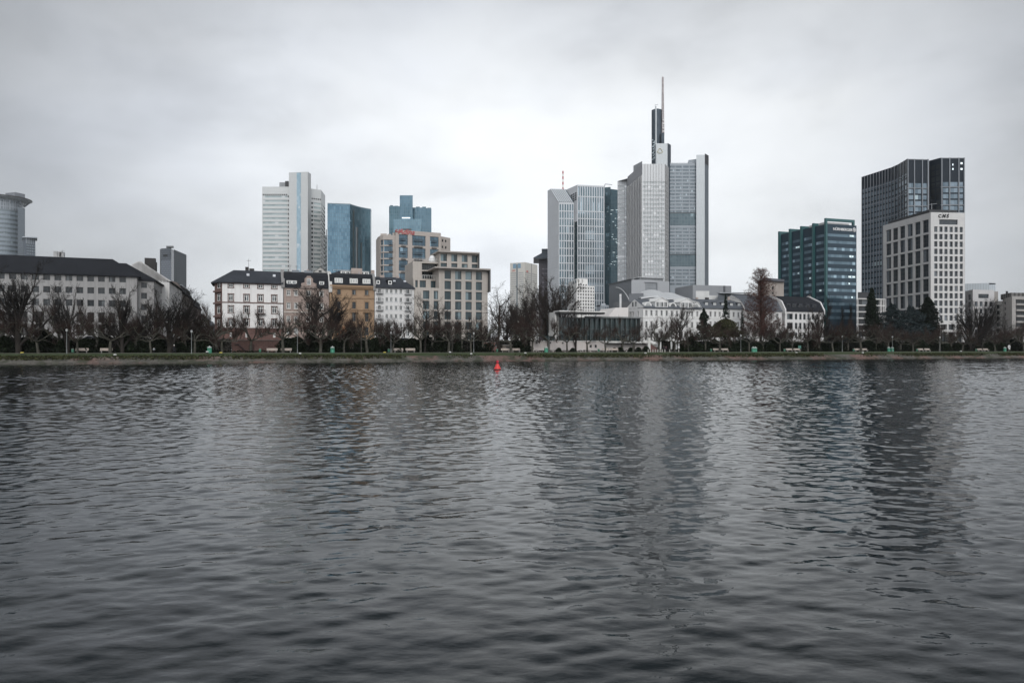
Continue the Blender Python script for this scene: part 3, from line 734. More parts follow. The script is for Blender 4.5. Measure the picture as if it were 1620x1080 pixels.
nA, nB = at(A1, A2, 908.5)+Vector((0, 3)), B1+Vector((0, 3)); mb = MB(); T.facade(nA, nB, 3, zz(nA, 318), wall=mb); T.part('glass_slot', mb, glass('slot_glass', (.012, .04, .055), (.04, .085, .1), .08, metal=.3, cell=(3, 3.9), grid=.3, gcol=(.1, .13, .14), curtain=0))
Bl = hit(B1, nb, 895.5); mb = MB(); z_ = zz(B1, 318); T.facade(Bl, B1, zlo-20, H2t, wall=mb); T.part('upper_side_wall', mb, wcl)
lat = MB()
for i in range(4):
    for j in range(4):
        a = Bl+(B1-Bl)*(.28+.17*i+.02); lat.box(a, B1-Bl, 0, (B1-Bl).length*.11, -.25, -.01, zz(B1, 317-j*3.4-1.2*i*.3), zz(B1, 314.6-j*3.4-1.2*i*.3))
T.part('lattice', lat, g_dark)
bk = [W(956.5, 755), W(880, 775)]; T.facade(B2, bk[0], 3, H2t-.3); T.facade(bk[0], bk[1], 3, zhi-.3); T.facade(bk[1], A0, 3, zhi-.3); T.cap([Bl, B1, B2, bk[0]], H2t); T.finish(wg)
mp = W(890.6, 745); mb0 = [(303, 271)]; zb, zt_ = zhi, zz(mp, 270.6); n = 8
for i in range(n):
    mb = MB(); mb.tube((mp.x, mp.y, zb+(zt_-zb)*i/n), (mp.x, mp.y, zb+(zt_-zb)*(i+1)/n), .75, .7, 8)
    T.part('mast_section', mb, M('mast_red', (.42, .07, .06), .6) if i % 2 else M('mast_white', (.7, .68, .66), .6))
mb = MB(); p = V3(W(955, 730), H2t); mb.tube(p, p+Vector((1.5, 0, 6)), .6, .4); mb.tube(p+Vector((1.5, 0, 6)), p+Vector((9, 0, 5.2)), .4, .3); T.part('roof_crane', mb, zinc)

# ---------------------------------------------------------------- dark glass tower with lit rooms
T = far('skyscraper', 'blue-black glass tower with scattered lit rooms, squeezed between two pale towers', W(967, 745))
g_m = glass('night_glass', (.010, .030, .042), (.028, .062, .08), .06, metal=.2, wav=.02, cell=(2.0, 3.7), grid=.14, gcol=(.045, .075, .085), curtain=.035)
P = [W(953, 748), W(966, 745), W(985, 752)]; Hm = zz(W(0, 745), 299)
mb = MB(); T.facade(P[0], P[1], 3, Hm+2.2, wall=mb); T.facade(P[1], P[2], 3, Hm, wall=mb); T.part('glass_wall', mb, g_m)
shell(T, P, 3, Hm, 30); T.finish(M('night_rear', (.03, .05, .06), .4))
rl = random.Random(4); lit = emit('office_light', (.75, .88, .9), .13)
for i in range(34):
    x = 957+rl.random()*19.5; y = 317+rl.random()**.8*105; p = at(P[0] if x < 966 else P[1], P[1] if x < 966 else P[2], x); w = .8+rl.random()*2.2
    mb = MB(); mb.box(p, Vector((1, 0)), 0, w, -.08, -.02, zz(p, y+.7), zz(p, y)); T.part('lit_window', mb, lit)

# ---------------------------------------------------------------- banded aluminium tower in front
T = far('skyscraper', 'silver many-sided tower with bright aluminium bands in front of the tallest tower', W(1025, 560))
He = 154.6; eal = M('bright_aluminium', (.355, .365, .375), .38, .05, .03, metal=.45, brick=(2.2, 60, .05, .7, .97)); eg = glass('euro_glass', (.24, .255, .26), (.36, .375, .375), .15, metal=.5, cell=(2.2, 9), curtain=.12)
est = style('euro', eg, depth=.22, nm='window_band')
P = [TP(1016, 259.4, He), TP(1051.5, 259.4, He), TP(1057.4, 264.5, He)]
fl = [287+6.9*i for i in range(25)]
rr = lambda p: [(zz(p, y+3.3), zz(p, y)) for y in fl if y < 452]
L = (P[1]-P[0]).length; T.facade(P[0], P[1], 3, He, [(.3, L-.3)], rr(P[0]), est)
L3 = (P[2]-P[1]).length; T.facade(P[1], P[2], 3, He, [(.3, L3-.3)], rr(P[1]), est)
T.bars('fin', P[0], P[1], 3, He, [L*i/8 for i in range(1, 8)], w=.3, d=.3, mat=M('euro_fin', (.36, .36, .36), .5)); T.bars('fin', P[1], P[2], 3, He, [L3*i/5 for i in range(6)], w=.3, d=.3, mat=M('euro_fin', (.36, .36, .36), .5))
F = [TP(993, 279.6, He), P[0]]; LF = (F[1]-F[0]).length
mb = MB(); T.facade(F[0], F[1], 3, He, wall=mb); T.part('angled_wall', mb, M('angled_aluminium', (.30, .30, .315), .5, .06, .04, metal=.3, brick=(2.4, 3.5, .25, .8, .95)))
T.bars('fin', F[0], F[1], 3, He-9, [LF*i/9 for i in range(10)], w=.55, d=.5, mat=M('euro_fin_light', (.52, .52, .51), .5))
G0 = [TP(977, 286.6, He), TP(991.3, 285.8, He)]; LG = (G0[1]-G0[0]).length
T.facade(G0[0], G0[1], 3, He, [(.3, LG-.3)], rr(G0[0])[1:], est); T.bars('fin', G0[0], G0[1], 3, He, [LG*i/4 for i in range(5)], w=.3, d=.3, mat=M('euro_fin', (.36, .36, .36), .5))
T.facade(G0[1], F[0], 3, He-.5); shell(T, [G0[0], P[2]], 3, He, 42, .1); T.cap([F[0]]+P+[W(1057, 615), W(990, 640)], He-.03); T.finish(eal)
mb = MB(); T.facade(G0[1]+Vector((0, -.4)), F[0]+Vector((0, -.4)), 3, He-.6, wall=mb); T.part('dark_joint', mb, black)
T.slab('roof_plant', [W(1002, 590), W(1016, 575), W(1016, 600), W(1004, 600)], He+.02, zz(W(0, 582), 258.5), eal)
for x in (1016.5, 1018.5): T.slab('roof_unit', [W(x, 566), W(x+1.2, 566), W(x+1.2, 568), W(x, 568)], He+.02, He+1.2, black)

# ---------------------------------------------------------------- tallest tower with the mast
T = far('skyscraper', 'tallest tower, grey with a dark rounded shaft and a white lattice mast', W(1080, 770))
cal = M('grey_aluminium', (.215, .24, .265), .45, .06, .04, metal=.2); cl_ = M('pale_panel', (.41, .435, .45), .45, .05, .04, metal=.15, brick=(3.4, 9, .12, .82, .98)); cd = glass('shaft_glass', (.022, .036, .05), (.045, .062, .08), .12, metal=.2, cell=(2, 4), curtain=0)
cg = glass('tower_glass', (.10, .125, .145), (.17, .2, .22), .12, metal=.25, cell=(1.5, 9), curtain=.05); st = style('comm', cg, depth=.35)
Zc = 770; A, C = W(1048, Zc), W(1101.5, Zc); L = (C-A).length; Hc = zz(A, 258.5); X1 = along(A, C, 1057)
cols = [(X1+i*(L-X1)/4+.5, X1+(i+1)*(L-X1)/4-.5) for i in range(4)]
ys = [262.5+5.45*i for i in range(35)]; garden = [(337.5, 356.5), (403, 421.5)]
rows = [(zz(A, y+3.1), zz(A, y)) for y in ys if not any(a-4 < y < b+.5 for a, b in garden)]
T.facade(A, C, 3, Hc, cols, rows, st)
for a, b in garden:
    mb = MB(); mb.box(A, C-A, X1-2, L-.2, -.15, -.01, zz(A, b), zz(A, a)); T.part('sky_garden', mb, glass('garden_glass', (.045, .07, .085), (.08, .115, .13), .1, metal=.25, cell=(3.3, 3.9), grid=.2, gcol=(.11, .14, .155), curtain=.03))
    mb = MB(); mb.box(A, C-A, X1-2, L-.2, -.5, -.01, zz(A, a)+.02, zz(A, a-1.0)); T.part('garden_lintel', mb, black)
for k in (1101.5,):
    a, b, c2 = W(1101.5, Zc-3), W(1115, Zc-3), W(1121, Zc+6); Hk = zz(a, 245)
    T.slab('corner_column', [a, b, W(1115, Zc+25), W(1101.5, Zc+25)], 3, Hk, cl_)
    T.slab('dark_column', [b+Vector((.02, 0)), c2, W(1121, Zc+28), W(1115, Zc+28)], 3, zz(c2, 247), M('dark_side', (.115, .135, .155), .4, metal=.2))
    T.slab('dark_cap', [b+Vector((.05, -.1)), c2+Vector((.1, -.1)), W(1121.1, Zc+20), W(1115, Zc+20)], zz(b, 259), zz(c2, 246.4), black)
T.slab('shoulder', [W(1089, Zc+6), W(1101.5, Zc+2), W(1101.5, Zc+22), W(1089, Zc+22)], Hc, zz(W(0, Zc), 251), M('shoulder_grey', (.3, .33, .36), .5))
T.slab('dark_shoulder', [W(1088, Zc+10), W(1094, Zc+5), W(1094, Zc+5.5), W(1088, Zc+22)], Hc+.01, zz(W(0, Zc), 252.5), black)
k0, k1, k2 = W(1038, Zc-6), W(1056, Zc-6), W(1061.4, Zc+2)
T.slab('core_panel', [k0, k1, W(1056, Zc+18), W(1038, Zc+18)], 3, zz(k0, 227), cl_)
T.slab('dark_core', [k1+Vector((.02, .0)), k2, W(1061.4, Zc+22), W(1056, Zc+22)], 3, zz(k2, 229.5), M('dark_core', (.03, .042, .055), .4))
s0 = W(1030.8, Zc+12); mb = MB(); ct = W(1038.8, Zc+12); rr_ = W(1046.8, Zc+12).x-ct.x
mb.cyl((ct.x, ct.y), rr_, 3, rr_, zz(ct, 175), 28); T.part('rounded_shaft', mb, cd, smooth=False)
mb = MB(); mb.cyl((ct.x, ct.y), rr_-.4, zz(ct, 175), rr_-2.5, zz(ct, 173.4), 28); T.part('shaft_cap', mb, cd)
mb = MB(); mb.box(W(1036.6, Zc), Vector((1, 0)), 0, 1.1, -2.2, .5, 3, zz(ct, 175)); T.part('pale_rib', mb, cl_)
mb = MB()
for i in range(16):
    z = zz(ct, 258)+i*1.45; x0 = W(1031.5+(i*37 % 5), Zc-1); mb.box(x0, Vector((1, 0)), 0, 1.2+(i*53 % 3)*.6, -.6, .6, z, z+.9)
T.part('lattice_window', mb, M('lattice_pale', (.35, .42, .45), .4))
T.slab('lower_shaft', [W(1046.5, Zc+4), W(1051, Zc+4), W(1051, Zc+20), W(1046.5, Zc+20)], zz(ct, 230), zz(ct, 214), cd)
mb = MB(); mb.tube(V3(W(1036.5, Zc+5), zz(ct, 173)), V3(W(1036.5, Zc+5), zz(ct, 169.3)), .2, .2); mb.tube(V3(W(1036.5, Zc+5), zz(ct, 169.4)), V3(W(1041, Zc+5), zz(ct, 169.4)), .2, .2); T.part('roof_crane', mb, zinc)
mb = MB(); mc = W(1048.3, Zc+10); z0, z1 = zz(mc, 214), zz(mc, 122); n = 22
for i in range(n):
    a, b = z0+(z1-z0)*i/n, z0+(z1-z0)*(i+1)/n; ra, rb = 1.7*(1-i/n*.55), 1.7*(1-(i+1)/n*.55)
    for k in range(3):
        g, h = 2.1*k, 2.1*(k+1); p = lambda an, r, z: (mc.x+r*math.cos(an), mc.y+r*math.sin(an), z)
        mb.tube(p(g, ra, a), p(g, rb, b), .48, .48, 4); mb.tube(p(g, ra, a), p(h, rb, b), .34, .34, 4); mb.tube(p(g, ra, a), p(h, ra, a), .34, .34, 4)
T.part('lattice_mast', mb, M('mast_steel', (.36, .32, .32), .6, .5, .35))
mb = MB()
for y in (190, 196, 203, 208): mb.cyl((mc.x+.3, mc.y-1.4), .9, zz(mc, y+1.5), .9, zz(mc, y-.5), 8)
T.part('antenna_drum', mb, M('mast_white', (.7, .68, .66), .6))
T.facade(C, C+Vector((4, 40)), 3, Hc); shell(T, [A, C], 3, Hc, 40); T.finish(cal)
mb = MB(); ec = W(1044.2, Zc-6.4); ezz = zz(ec, 239.2); pts = []
for i in range(3):
    for j in (-1, 1): pts.append((math.cos(R(90+120*i))*2.7+j*.9*math.cos(R(120*i+180)), math.sin(R(90+120*i))*2.7+j*.9*math.sin(R(120*i+180))))
for (a, b), (c2, d2) in zip(pts, pts[1:]+pts[:1]): mb.tube((ec.x+a, ec.y, ezz+b), (ec.x+c2, ec.y, ezz+d2), .32, .32, 6)
T.part('emblem', mb, M('emblem_yellow', (.42, .40, .25), .5))
T.bars('roof_rail', A, C, Hc-.0, Hc+.8, [L*i/20 for i in range(21)], [Hc+.7], w=.2, d=.2, mat=zinc)
# ================================================================ beige hotel
T = Thing('hotel', 'beige hotel block with rounded corner, blue windows, balconies and red script sign', 'hotel', W(650, 330))
bst = M('beige_stone', (.37, .33, .30), .85, .06, .06, streak=.15); g_h = glass('hotel_glass', (.035, .065, .09), (.10, .155, .195), .08, metal=.35, cell=(1.5, 3.0), curtain=.15, grid=.1, gcol=(.04, .06, .075))
st = style('hotel', g_h, depth=.5)
ZH = 330; Hs = zz(W(0, ZH), 372); Hm = zz(W(0, ZH), 363.3)
P = [TP(594.8, 380, Hs), TP(597.5, 375.5, Hs), TP(601, 373, Hs), TP(606, 372, Hs), TP(626, 372.3, Hs)]
Q = [TP(625.5, 363.3, Hm), TP(697.5, 368.6, Hm)]
rw = [(379, 387.2), (389.3, 397.6), (399.7, 408), (410, 418.2), (420.3, 428.5), (430.6, 439), (441, 449)]
for p, q in zip(P[:2], P[1:3]): T.facade(p, q, 3, Hs)
T.facade(P[2], P[3], 3, Hs, [( .3, (P[3]-P[2]).length-.02)], zrows(P[3], rw), st)
T.facade(P[3], P[4], 3, Hs, [(.02, along(P[3], P[4], 621))], zrows(P[3], rw), st)
rw2 = [(371, 387.3), (391.2, 408), (411.8, 428.5), (432.4, 449)]
def skewrows(p, q, x): return zrows(at(p, q, x), [(a+(x-640)*.045, b+(x-640)*.035) for a, b in rw2])
for x0, x1 in ((631, 645.2), (652.2, 673.2), (680.3, 694)):
    pass
T.facade(Q[0], Q[1], 3, Hm, ucols(Q[0], Q[1], [(631, 645.2), (652.2, 673.2), (680.3, 694)]), zrows(at(Q[0], Q[1], 638), rw2), st)
T.facade(P[4]+Vector((0, 3)), Q[0]+Vector((-.02, 0)), 3, Hm)
b = back([P[0], Q[1]], 22, .1); T.facade(Q[1], b[0], 3, Hm); T.facade(b[0], b[1], 3, Hs); T.facade(b[1], P[0], 3, Hs); T.cap([Q[0], Q[1], b[0], b[0]+(Q[0]-Q[1])], Hm); T.cap(P+[b[0], b[1]], Hs); 
Rz = zz(W(0, 345), 374.6); R_ = [W(696.5, 343), W(712.5, 349)]
T.facade(R_[0], R_[1], 3, Rz, ucols(R_[0], R_[1], [(699, 701.5), (704, 706.5)]), zrows(R_[0], [(378, 381.8), (388, 392)]), style('hsq', g_dark, depth=.3)); shell(T, R_, 3, Rz, 12)
T.finish(bst); dk = M('balcony_dark', (.03, .032, .036), .5)
t = Q[1]-Q[0]
for x, w in ((638, 2.4), (661.5, 4.4), (686.5, 2.4)):
    u_ = along(Q[0], Q[1], x); pz = at(Q[0], Q[1], 638)
    for y in (380, 389.5, 401, 410.2, 421, 430.6): balcony(T, Q[0], t, u_, w, zz(pz, y), .9, 1.1, dk)
t = P[4]-P[3]; u_ = along(P[3], P[4], 618.5)
for a, b_ in rw: balcony(T, P[3], t, u_, 2.0, zz(P[3], b_-.2), .9, 1.1, dk)
ts = (Q[1]-Q[0]).normalized(); text(T, 'Adina', Q[0]+ts*along(Q[0], Q[1], 629.5), ts, zz(Q[0], 369.4), 3.5, M('sign_red', (.38, .045, .055), .5), name='sign_letters', ext=.12, italic=.35, bold=.03)
mb = MB(); e = Q[0]+ts*along(Q[0], Q[1], 629); pp = [(0, 2.2, .7), (-.9, 1.7, .9), (-1.0, 1.1, 1.0), (.3, 1.0, .8), (1.2, 2.4, .8)]
for (a, z0, _), (b_, z1, _) in zip(pp, pp[1:]): mb.tube(V3(e+ts*a-NV_*.2, zz(Q[0], 370)+z0), V3(e+ts*b_-NV_*.2, zz(Q[0], 370)+z1), .16, .16, 5)
T.part('sign_swash', mb, MATS['sign_red'])
T.slab('roof_plant', [W(637, 345), W(651, 345), W(651, 352), W(637, 352)], Hm+.01, zz(W(0, 345), 361.6), M('plant_dark', (.07, .075, .08), .7))
for x0, x1, y in ((602, 612, 369.5), (613, 619, 370.2), (621, 624.5, 368.4)): T.slab('roof_plant', [W(x0, 337), W(x1, 337), W(x1, 340), W(x0, 340)], Hs+.01, zz(W(0, 337), y), bst)

# ================================================================ white block with square windows, in front of the gridded tower
T = Thing('office_block', 'small white block with rows of square windows at the foot of the gridded tower', 'office block', W(920, 330))
wpl = M('white_stone', (.66, .65, .63), .8, .05, .08, streak=.12); st = style('sq', g_dark, depth=.4)
P = [W(898, 352), W(912, 330), W(940.8, 334)]; Ht = zz(P[1], 451.7); Hu = zz(P[1], 439)
T.facade(P[0], P[1], 3, Ht+1.5, ucols(P[0], P[1], [(901, 903), (904, 907)]), zrows(P[1], [(444+6.0*i+6, 447+6*i+6) for i in range(8)]), st)
T.facade(P[1], P[2], 3, Ht, ucols(P[1], P[2], [(914+4.05*i, 916.1+4.05*i) for i in range(6)]+[(938.0, 939.8)]), zrows(P[1], [(453.8+5.15*i, 456.6+5.15*i) for i in range(9)]), st)
shell(T, P, 3, Ht, 16); T.finish(wpl)
T2 = MB(); Pu = [W(899, 356), W(912.5, 334), W(930, 336.5)]
def addblk(T, nm, P, z0, z1, dep, mat):
    mb = MB(); b = back(P, dep); mb.extr([V3(p, z0) for p in (P+b)], (0, 0, z1-z0)); return T.part(nm, mb, mat)
addblk(T, 'upper_storey', Pu, Ht-1, Hu, 10, wpl)
for x, w in ((908.5, 1.3),): pass
mb = MB(); mb.box(at(Pu[0], Pu[1], 906), Pu[1]-Pu[0], 0, 2.2, -.06, .3, zz(Pu[1], 451), zz(Pu[1], 442)); T.part('tall_window', mb, g_dark)
mb = MB(); mb.box(at(Pu[0], Pu[1], 910), Pu[1]-Pu[0], 0, 2.0, -.06, .3, zz(Pu[1], 451), zz(Pu[1], 442)); T.part('tall_window', mb, g_dark)
for i in range(4):
    mb = MB(); mb.box(at(Pu[1], Pu[2], 914.3+4.0*i), Pu[2]-Pu[1], 0, .65, -.06, .3, zz(Pu[1], 451.3), zz(Pu[1], 449)); T.part('attic_window', mb, g_dark)

# grey glazed low block by the opera
T = Thing('office_block', 'low blue grey glazed block with stepped roof left of the opera house', 'office block', W(955, 300))
P = [W(944, 305), W(950, 300), W(963, 303)]; st = style('lowg', glass('low_glass', (.10, .13, .16), (.25, .29, .32), .12, metal=.2, curtain=.2), depth=.2)
T.facade(P[0], P[1], 3, zz(P[1], 484)); Lq = (P[2]-P[1]).length; T.facade(P[1], P[2], 3, zz(P[1], 482), even(Lq, 4, .7, .1, .1), erows(5, zz(P[1], 483), 5, .2, .85), st); shell(T, P, 3, zz(P[1], 482), 10); T.finish(M('lowg_wall', (.33, .36, .39), .6))
T.slab('roof_step', [W(952, 304), W(958, 304), W(958, 309), W(952, 309)], zz(P[1], 482)+.01, zz(P[1], 479), zinc)

# ================================================================ opera house
T = Thing('opera_house', 'grey metal fly tower of the opera with curved light roofs below it', 'opera house', W(1020, 330))
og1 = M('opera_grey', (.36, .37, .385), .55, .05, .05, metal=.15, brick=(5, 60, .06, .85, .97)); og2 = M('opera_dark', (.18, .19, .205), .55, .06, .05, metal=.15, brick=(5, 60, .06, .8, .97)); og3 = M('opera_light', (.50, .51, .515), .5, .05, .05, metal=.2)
a, b, c = W(963.5, 362), W(999, 325), W(1058.8, 332); zb = 3; z1 = zz(b, 442.5); zl = zz(a, 450.5)
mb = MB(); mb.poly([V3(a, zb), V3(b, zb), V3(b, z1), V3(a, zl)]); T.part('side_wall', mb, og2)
mb = MB(); mb.poly([V3(b, zb), V3(c, zb), V3(c, zz(c, 445.5)), V3(at(b, c, 1030), zz(b, 441.5)), V3(b, z1)]); bk = back([a, c], 40, .1)
mb.poly([V3(c, zb), V3(bk[0], zb), V3(bk[0], z1), V3(c, zz(c, 445.5))]); mb.poly([V3(bk[0], zb), V3(bk[1], zb), V3(bk[1], zl), V3(bk[0], z1)]); mb.poly([V3(bk[1], zb), V3(a, zb), V3(a, zl), V3(bk[1], zl)])
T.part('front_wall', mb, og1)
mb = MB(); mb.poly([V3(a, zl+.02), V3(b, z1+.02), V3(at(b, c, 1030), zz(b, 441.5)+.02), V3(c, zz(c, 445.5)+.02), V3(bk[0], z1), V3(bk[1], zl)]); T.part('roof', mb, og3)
d = (b-a).normalized(); mb = MB(); mb.box(a-d*.6, b-a, 0, (b-a).length+1, -.8, .0, zl-.0, zl+.01) if 0 else None
mb = MB(); mb.tube(V3(a-d*.3, zl+.2), V3(b+d*.2, z1+.2), .45, .45, 4); T.part('roof_edge', mb, M('edge_dark', (.05, .055, .06), .5))
mb = MB(); u0, u1 = along(b, c, 1021), along(b, c, 1037.8); t = c-b
mb.box(b, t, u0, u1, -.12, -.01, zz(b, 458.5), zz(b, 446.3)); T.part('panel', mb, M('opera_panel', (.25, .265, .28), .5, brick=(60, 1.6, .12, .8, .97)))
mb = MB(); mb.box(b, t, u0-.5, u1+.5, -.4, -.005, zz(b, 446.3), zz(b, 445.2)); mb.box(b, t, u1, u1+.6, -.4, -.005, zz(b, 458.5), zz(b, 446.3)); T.part('panel_hood', mb, og2)
lv = MB(); u0, u1 = along(b, c, 1012), along(b, c, 1050); lv.box(b, t, u0, u1, .6, 5, z1-.6, zz(b, 438.3)); T.part('louvre_box', lv, M('louvre', (.22, .23, .24), .5, brick=(.8, 60, .25, .6, .9)))
mb = MB(); mb.box(b, t, u0-.6, u1+.8, .1, 5.5, zz(b, 438.3), zz(b, 437.4)); T.part('louvre_roof', mb, og3)
mb = MB(); pts = []                                     # the bright arc painted across the side wall is a curved duct
for i in range(9):
    k = i/8; x = 976+22*k; p = at(a, b, x); pts.append(V3(p-Vector((.5, .6)), zz(p, 455+22*k**2.2)))
for p, q in zip(pts, pts[1:]): mb.tube(p, q, .3, .3, 5)
T.part('curved_duct', mb, og3)
def shellroof(x0, x1, Z, y0, yt, dep, nm):
    mb = MB(); n = 14; fr = []
    for i in range(n+1):
        k = i/n; x = x0+(x1-x0)*k; p = W(x, Z); q = p+Vector((0, dep)); h = math.sin(math.pi*k)**.8
        fr.append((V3(p, zz(p, y0)+(zz(p, yt)-zz(p, y0))*h*.25), V3(q, zz(q, y0+.5)+(zz(q, yt)-zz(q, y0+.5))*h)))
    for (p, p2), (q, q2) in zip(fr, fr[1:]): mb.poly([p, q, q2, p2]); mb.poly([p-Vector((0, 0, .5)), q-Vector((0, 0, .5)), q, p])
    fr = [a for a, b in fr]
    o = T.part(nm, mb, og3)
    m2 = MB(); m2.poly([V3(W(x0, Z+.6), 3), V3(W(x1, Z+.6), 3)]+[p+Vector((0, .6, -.5)) for p in fr[::-1]]); T.part('roof_end_wall', m2, og2, o)
shellroof(1014, 1078, 292, 471, 458, 20, 'curved_roof')
shellroof(1036, 1104, 282, 474.5, 462.2, 18, 'curved_roof')
addblk(T, 'dark_wing', [W(995, 300), W(1018, 296)], 3, zz(W(0, 296), 463.5), 10, og2)
addblk(T, 'entrance_wing', [W(972, 300), W(999, 296)], 3, zz(W(0, 296), 477), 8, M('opera_glazed', (.10, .105, .11), .5, brick=(3, 60, .5, .9, .95)))
mb = MB(); p = W(981.5, 290); mb.cyl((p.x, p.y), .48, 3, .48, zz(p, 465), 10); T.part('flue', mb, M('flue_white', (.6, .6, .6), .6))
T = Thing('theatre_block', 'flat grey metal theatre block with a darker end, right of the opera roofs', 'theatre', W(1110, 320))
P = [W(1068, 335), W(1096, 318), W(1145, 320), W(1157, 323)]; Hz = zz(P[1], 450.6)
T.facade(P[0], P[1], 3, Hz-.0); T.facade(P[1], P[3], 3, Hz); shell(T, [P[0], P[1], P[3]], 3, Hz, 18); T.finish(M('theatre_grey', (.285, .295, .31), .55, .05, .05, metal=.15, brick=(4, 60, .05, .85, .97)))
mb = MB(); mb.box(at(P[1], P[3], 1144.5), P[3]-P[1], 0, .7, -.5, -.01, 3, Hz); T.part('vertical_shaft', mb, M('opera_darker', (.1, .105, .115), .5))
addblk(T, 'white_box', [W(1101, 295), W(1122, 296)], 3, zz(W(0, 295), 460), 6, M('white_box', (.56, .56, .55), .7)); addblk(T, 'white_box', [W(1121.5, 296), W(1138, 297)], 3, zz(W(0, 295), 467), 6, MATS['white_box'])
addblk(T, 'dark_roof_wing', [W(1136, 290), W(1190, 296)], 3, zz(W(0, 290), 464), 10, M('slate_wing', (.11, .125, .14), .6))
mb = MB(); mb.box(W(1138, 289.5), Vector((1, .1)), 0, 14, -.2, 2, zz(W(0, 290), 464)+.01, zz(W(0, 290), 462.4)); T.part('roof_edge', mb, zinc)
# stair tower block behind the red conifer
T = Thing('apartment_block', 'beige block with a dark roof band rising behind the tall reddish conifer', 'apartment block', W(1225, 275))
P = [W(1199, 285), W(1209, 272), W(1240, 278)]; Hb_ = zz(P[1], 444)
T.facade(P[0], P[1], 3, Hb_); T.facade(P[1], P[2], 3, Hb_, ucols(P[1], P[2], [(1221, 1224.5)]), zrows(P[1], [(452, 457), (461, 464.5), (470, 474)]), style('apx', g_dark, depth=.3)); shell(T, P, 3, Hb_, 10); T.finish(M('apart_beige', (.34, .30, .27), .85, streak=.2))
T.slab('roof_band', [W(1198, 284), W(1209, 270), W(1241, 276.5), W(1241, 290), W(1200, 292)], Hb_+.01, Hb_+1.0, M('roof_band', (.09, .095, .11), .6))

# ================================================================ teal framed office tower
T = Thing('office_tower', 'dark blue glass office tower with green portal frames and white lettering', 'office tower', S(1307, 70))
ZN = 279; HN = zz(W(0, ZN), 354.0); HF = zz(W(0, ZN), 345.4)
P = [TP(1232.5, 371.5, HN), W(1308, ZN), TP(1355, 357, HN)]
spg = M('teal_spandrel', (.026, .045, .062), .2, .12, .05, spec=.2); tg = glass('teal_glass', (.065, .105, .135), (.135, .195, .235), .1, metal=.3, cell=(1.35, 9), curtain=.1)
st = style('teal', tg, depth=.08, nm='window_band')
L = (P[2]-P[1]).length; LL = (P[1]-P[0]).length
rows = [(zz(P[1], y+4.6), zz(P[1], y)) for y in [369+10.9*i for i in range(13)]]
T.facade(P[1], P[2], 3, HN, [(.5, L-.3)], rows, st)
fx = [1234.5, 1251.5, 1269.5, 1288.5, 1308]; uu = [along(P[0], P[1], x) for x in fx]
T.facade(P[0], P[1], 3, HN, [(a+.9, b-.9) for a, b in zip(uu, uu[1:])], rows, st); shell(T, P, 3, HN, 12, .2); T.finish(spg)
tm = M('teal_paint', (.024, .088, .092), .45, .15, .3); t = P[2]-P[1]; tl = P[1]-P[0]
for i, x in enumerate(fx):
    p = at(P[0], P[1], x); mb = MB(); td = t.normalized()
    q = p-td*.9
    zt = HF-(0 if i == 4 else .9)
    mb.box(q, t, 0, .85, -.45, .45, 3, zt); mb.box(q, t, .85, L-1.2, -.45, .45, zt-1.1, zt-.02); mb.box(q, t, L-1.2, L-.4, -.45, .45, HN, zt-.01)
    T.part('portal_frame', mb, tm)
wb = MB(); wb.box(P[1], t, 1.5, L-1.0, 3, 12, HN+.01, HN+1.3); T.part('roof_plant', wb, M('plant_white', (.45, .45, .45), .7))
wl = M('white_letters', (.75, .75, .75), .5); td = t.normalized()
text(T, 'NÜRNBERGER', P[1]+td*along(P[1], P[2], 1317.5), td, zz(P[1], 363.6), 1.52, wl, ext=.06, bold=.02)
ce = P[1]+td*along(P[1], P[2], 1351.3)-Vector((-td.y, td.x))*.12; mb = MB(); zc = zz(P[1], 361)
for k in range(24):
    a, b = 2*math.pi*k/24, 2*math.pi*(k+1)/24; mb.tube(V3(ce+td*.7*math.cos(a), zc+.8*math.sin(a)), V3(ce+td*.7*math.cos(b), zc+.8*math.sin(b)), .12, .12, 5)
mb.box(ce, td, -.12, .12, -.05, .05, zc-.6, zc+.6); mb.box(ce, td, -.4, .4, -.05, .05, zc-.1, zc+.2); T.part('emblem', mb, wl)
rl = random.Random(9); lit = emit('office_light', (.75, .88, .9), .13)
for i in range(16):
    j = rl.randrange(0, 10); z0, z1 = rows[j]
    if rl.random() < .62: x = 1340+rl.random()*9; p = at(P[1], P[2], x); d = t
    else: x = rl.choice([1240, 1258, 1275, 1242, 1296])+rl.random()*6; p = at(P[0], P[1], x); d = tl
    mb = MB(); mb.box(p, d, 0, .5+rl.random()*.9, -.03, -.01, z0+(z1-z0)*.25, z0+(z1-z0)*.85); T.part('lit_window', mb, lit)

# ================================================================ tall dark tower behind the white one
T = far('skyscraper', 'tall dark curtain-wall tower with pale corner edges behind the white office tower', W(1440, 400))
HV = 114.2; P = [TP(1363.5, 280, HV), TP(1387, 272.4, HV), TP(1410, 265, HV), TP(1421, 260, HV), TP(1430, 254.6, HV), TP(1435, 251.4, HV), TP(1469, 252.2, HV)]
gv = glass('night_blue', (.06, .09, .115), (.19, .24, .28), .08, metal=.25, cell=(9, 3.4), curtain=.04); vw = M('dark_curtain', (.011, .017, .025), .25, .1, spec=.15); vp = M('pale_edge', (.19, .205, .225), .5, .08)
st = style('grat', gv, depth=.12); rows = erows(20, HV-8, 25, .24, .97)
for p, q, n in ((P[0], P[1], 5), (P[1], P[2], 5), (P[2], P[3], 2), (P[3], P[4], 2), (P[4], P[5], 1)):
    l = (q-p).length; T.facade(p, q, 3, HV, even(l, n, .62), rows, st)
    T.bars('mullion_grid', p, q, 3, HV, [l*i/n for i in range(n)], [22+3*3.46*i for i in range(9)], w=.34, d=.35, hw=.3, mat=vp)
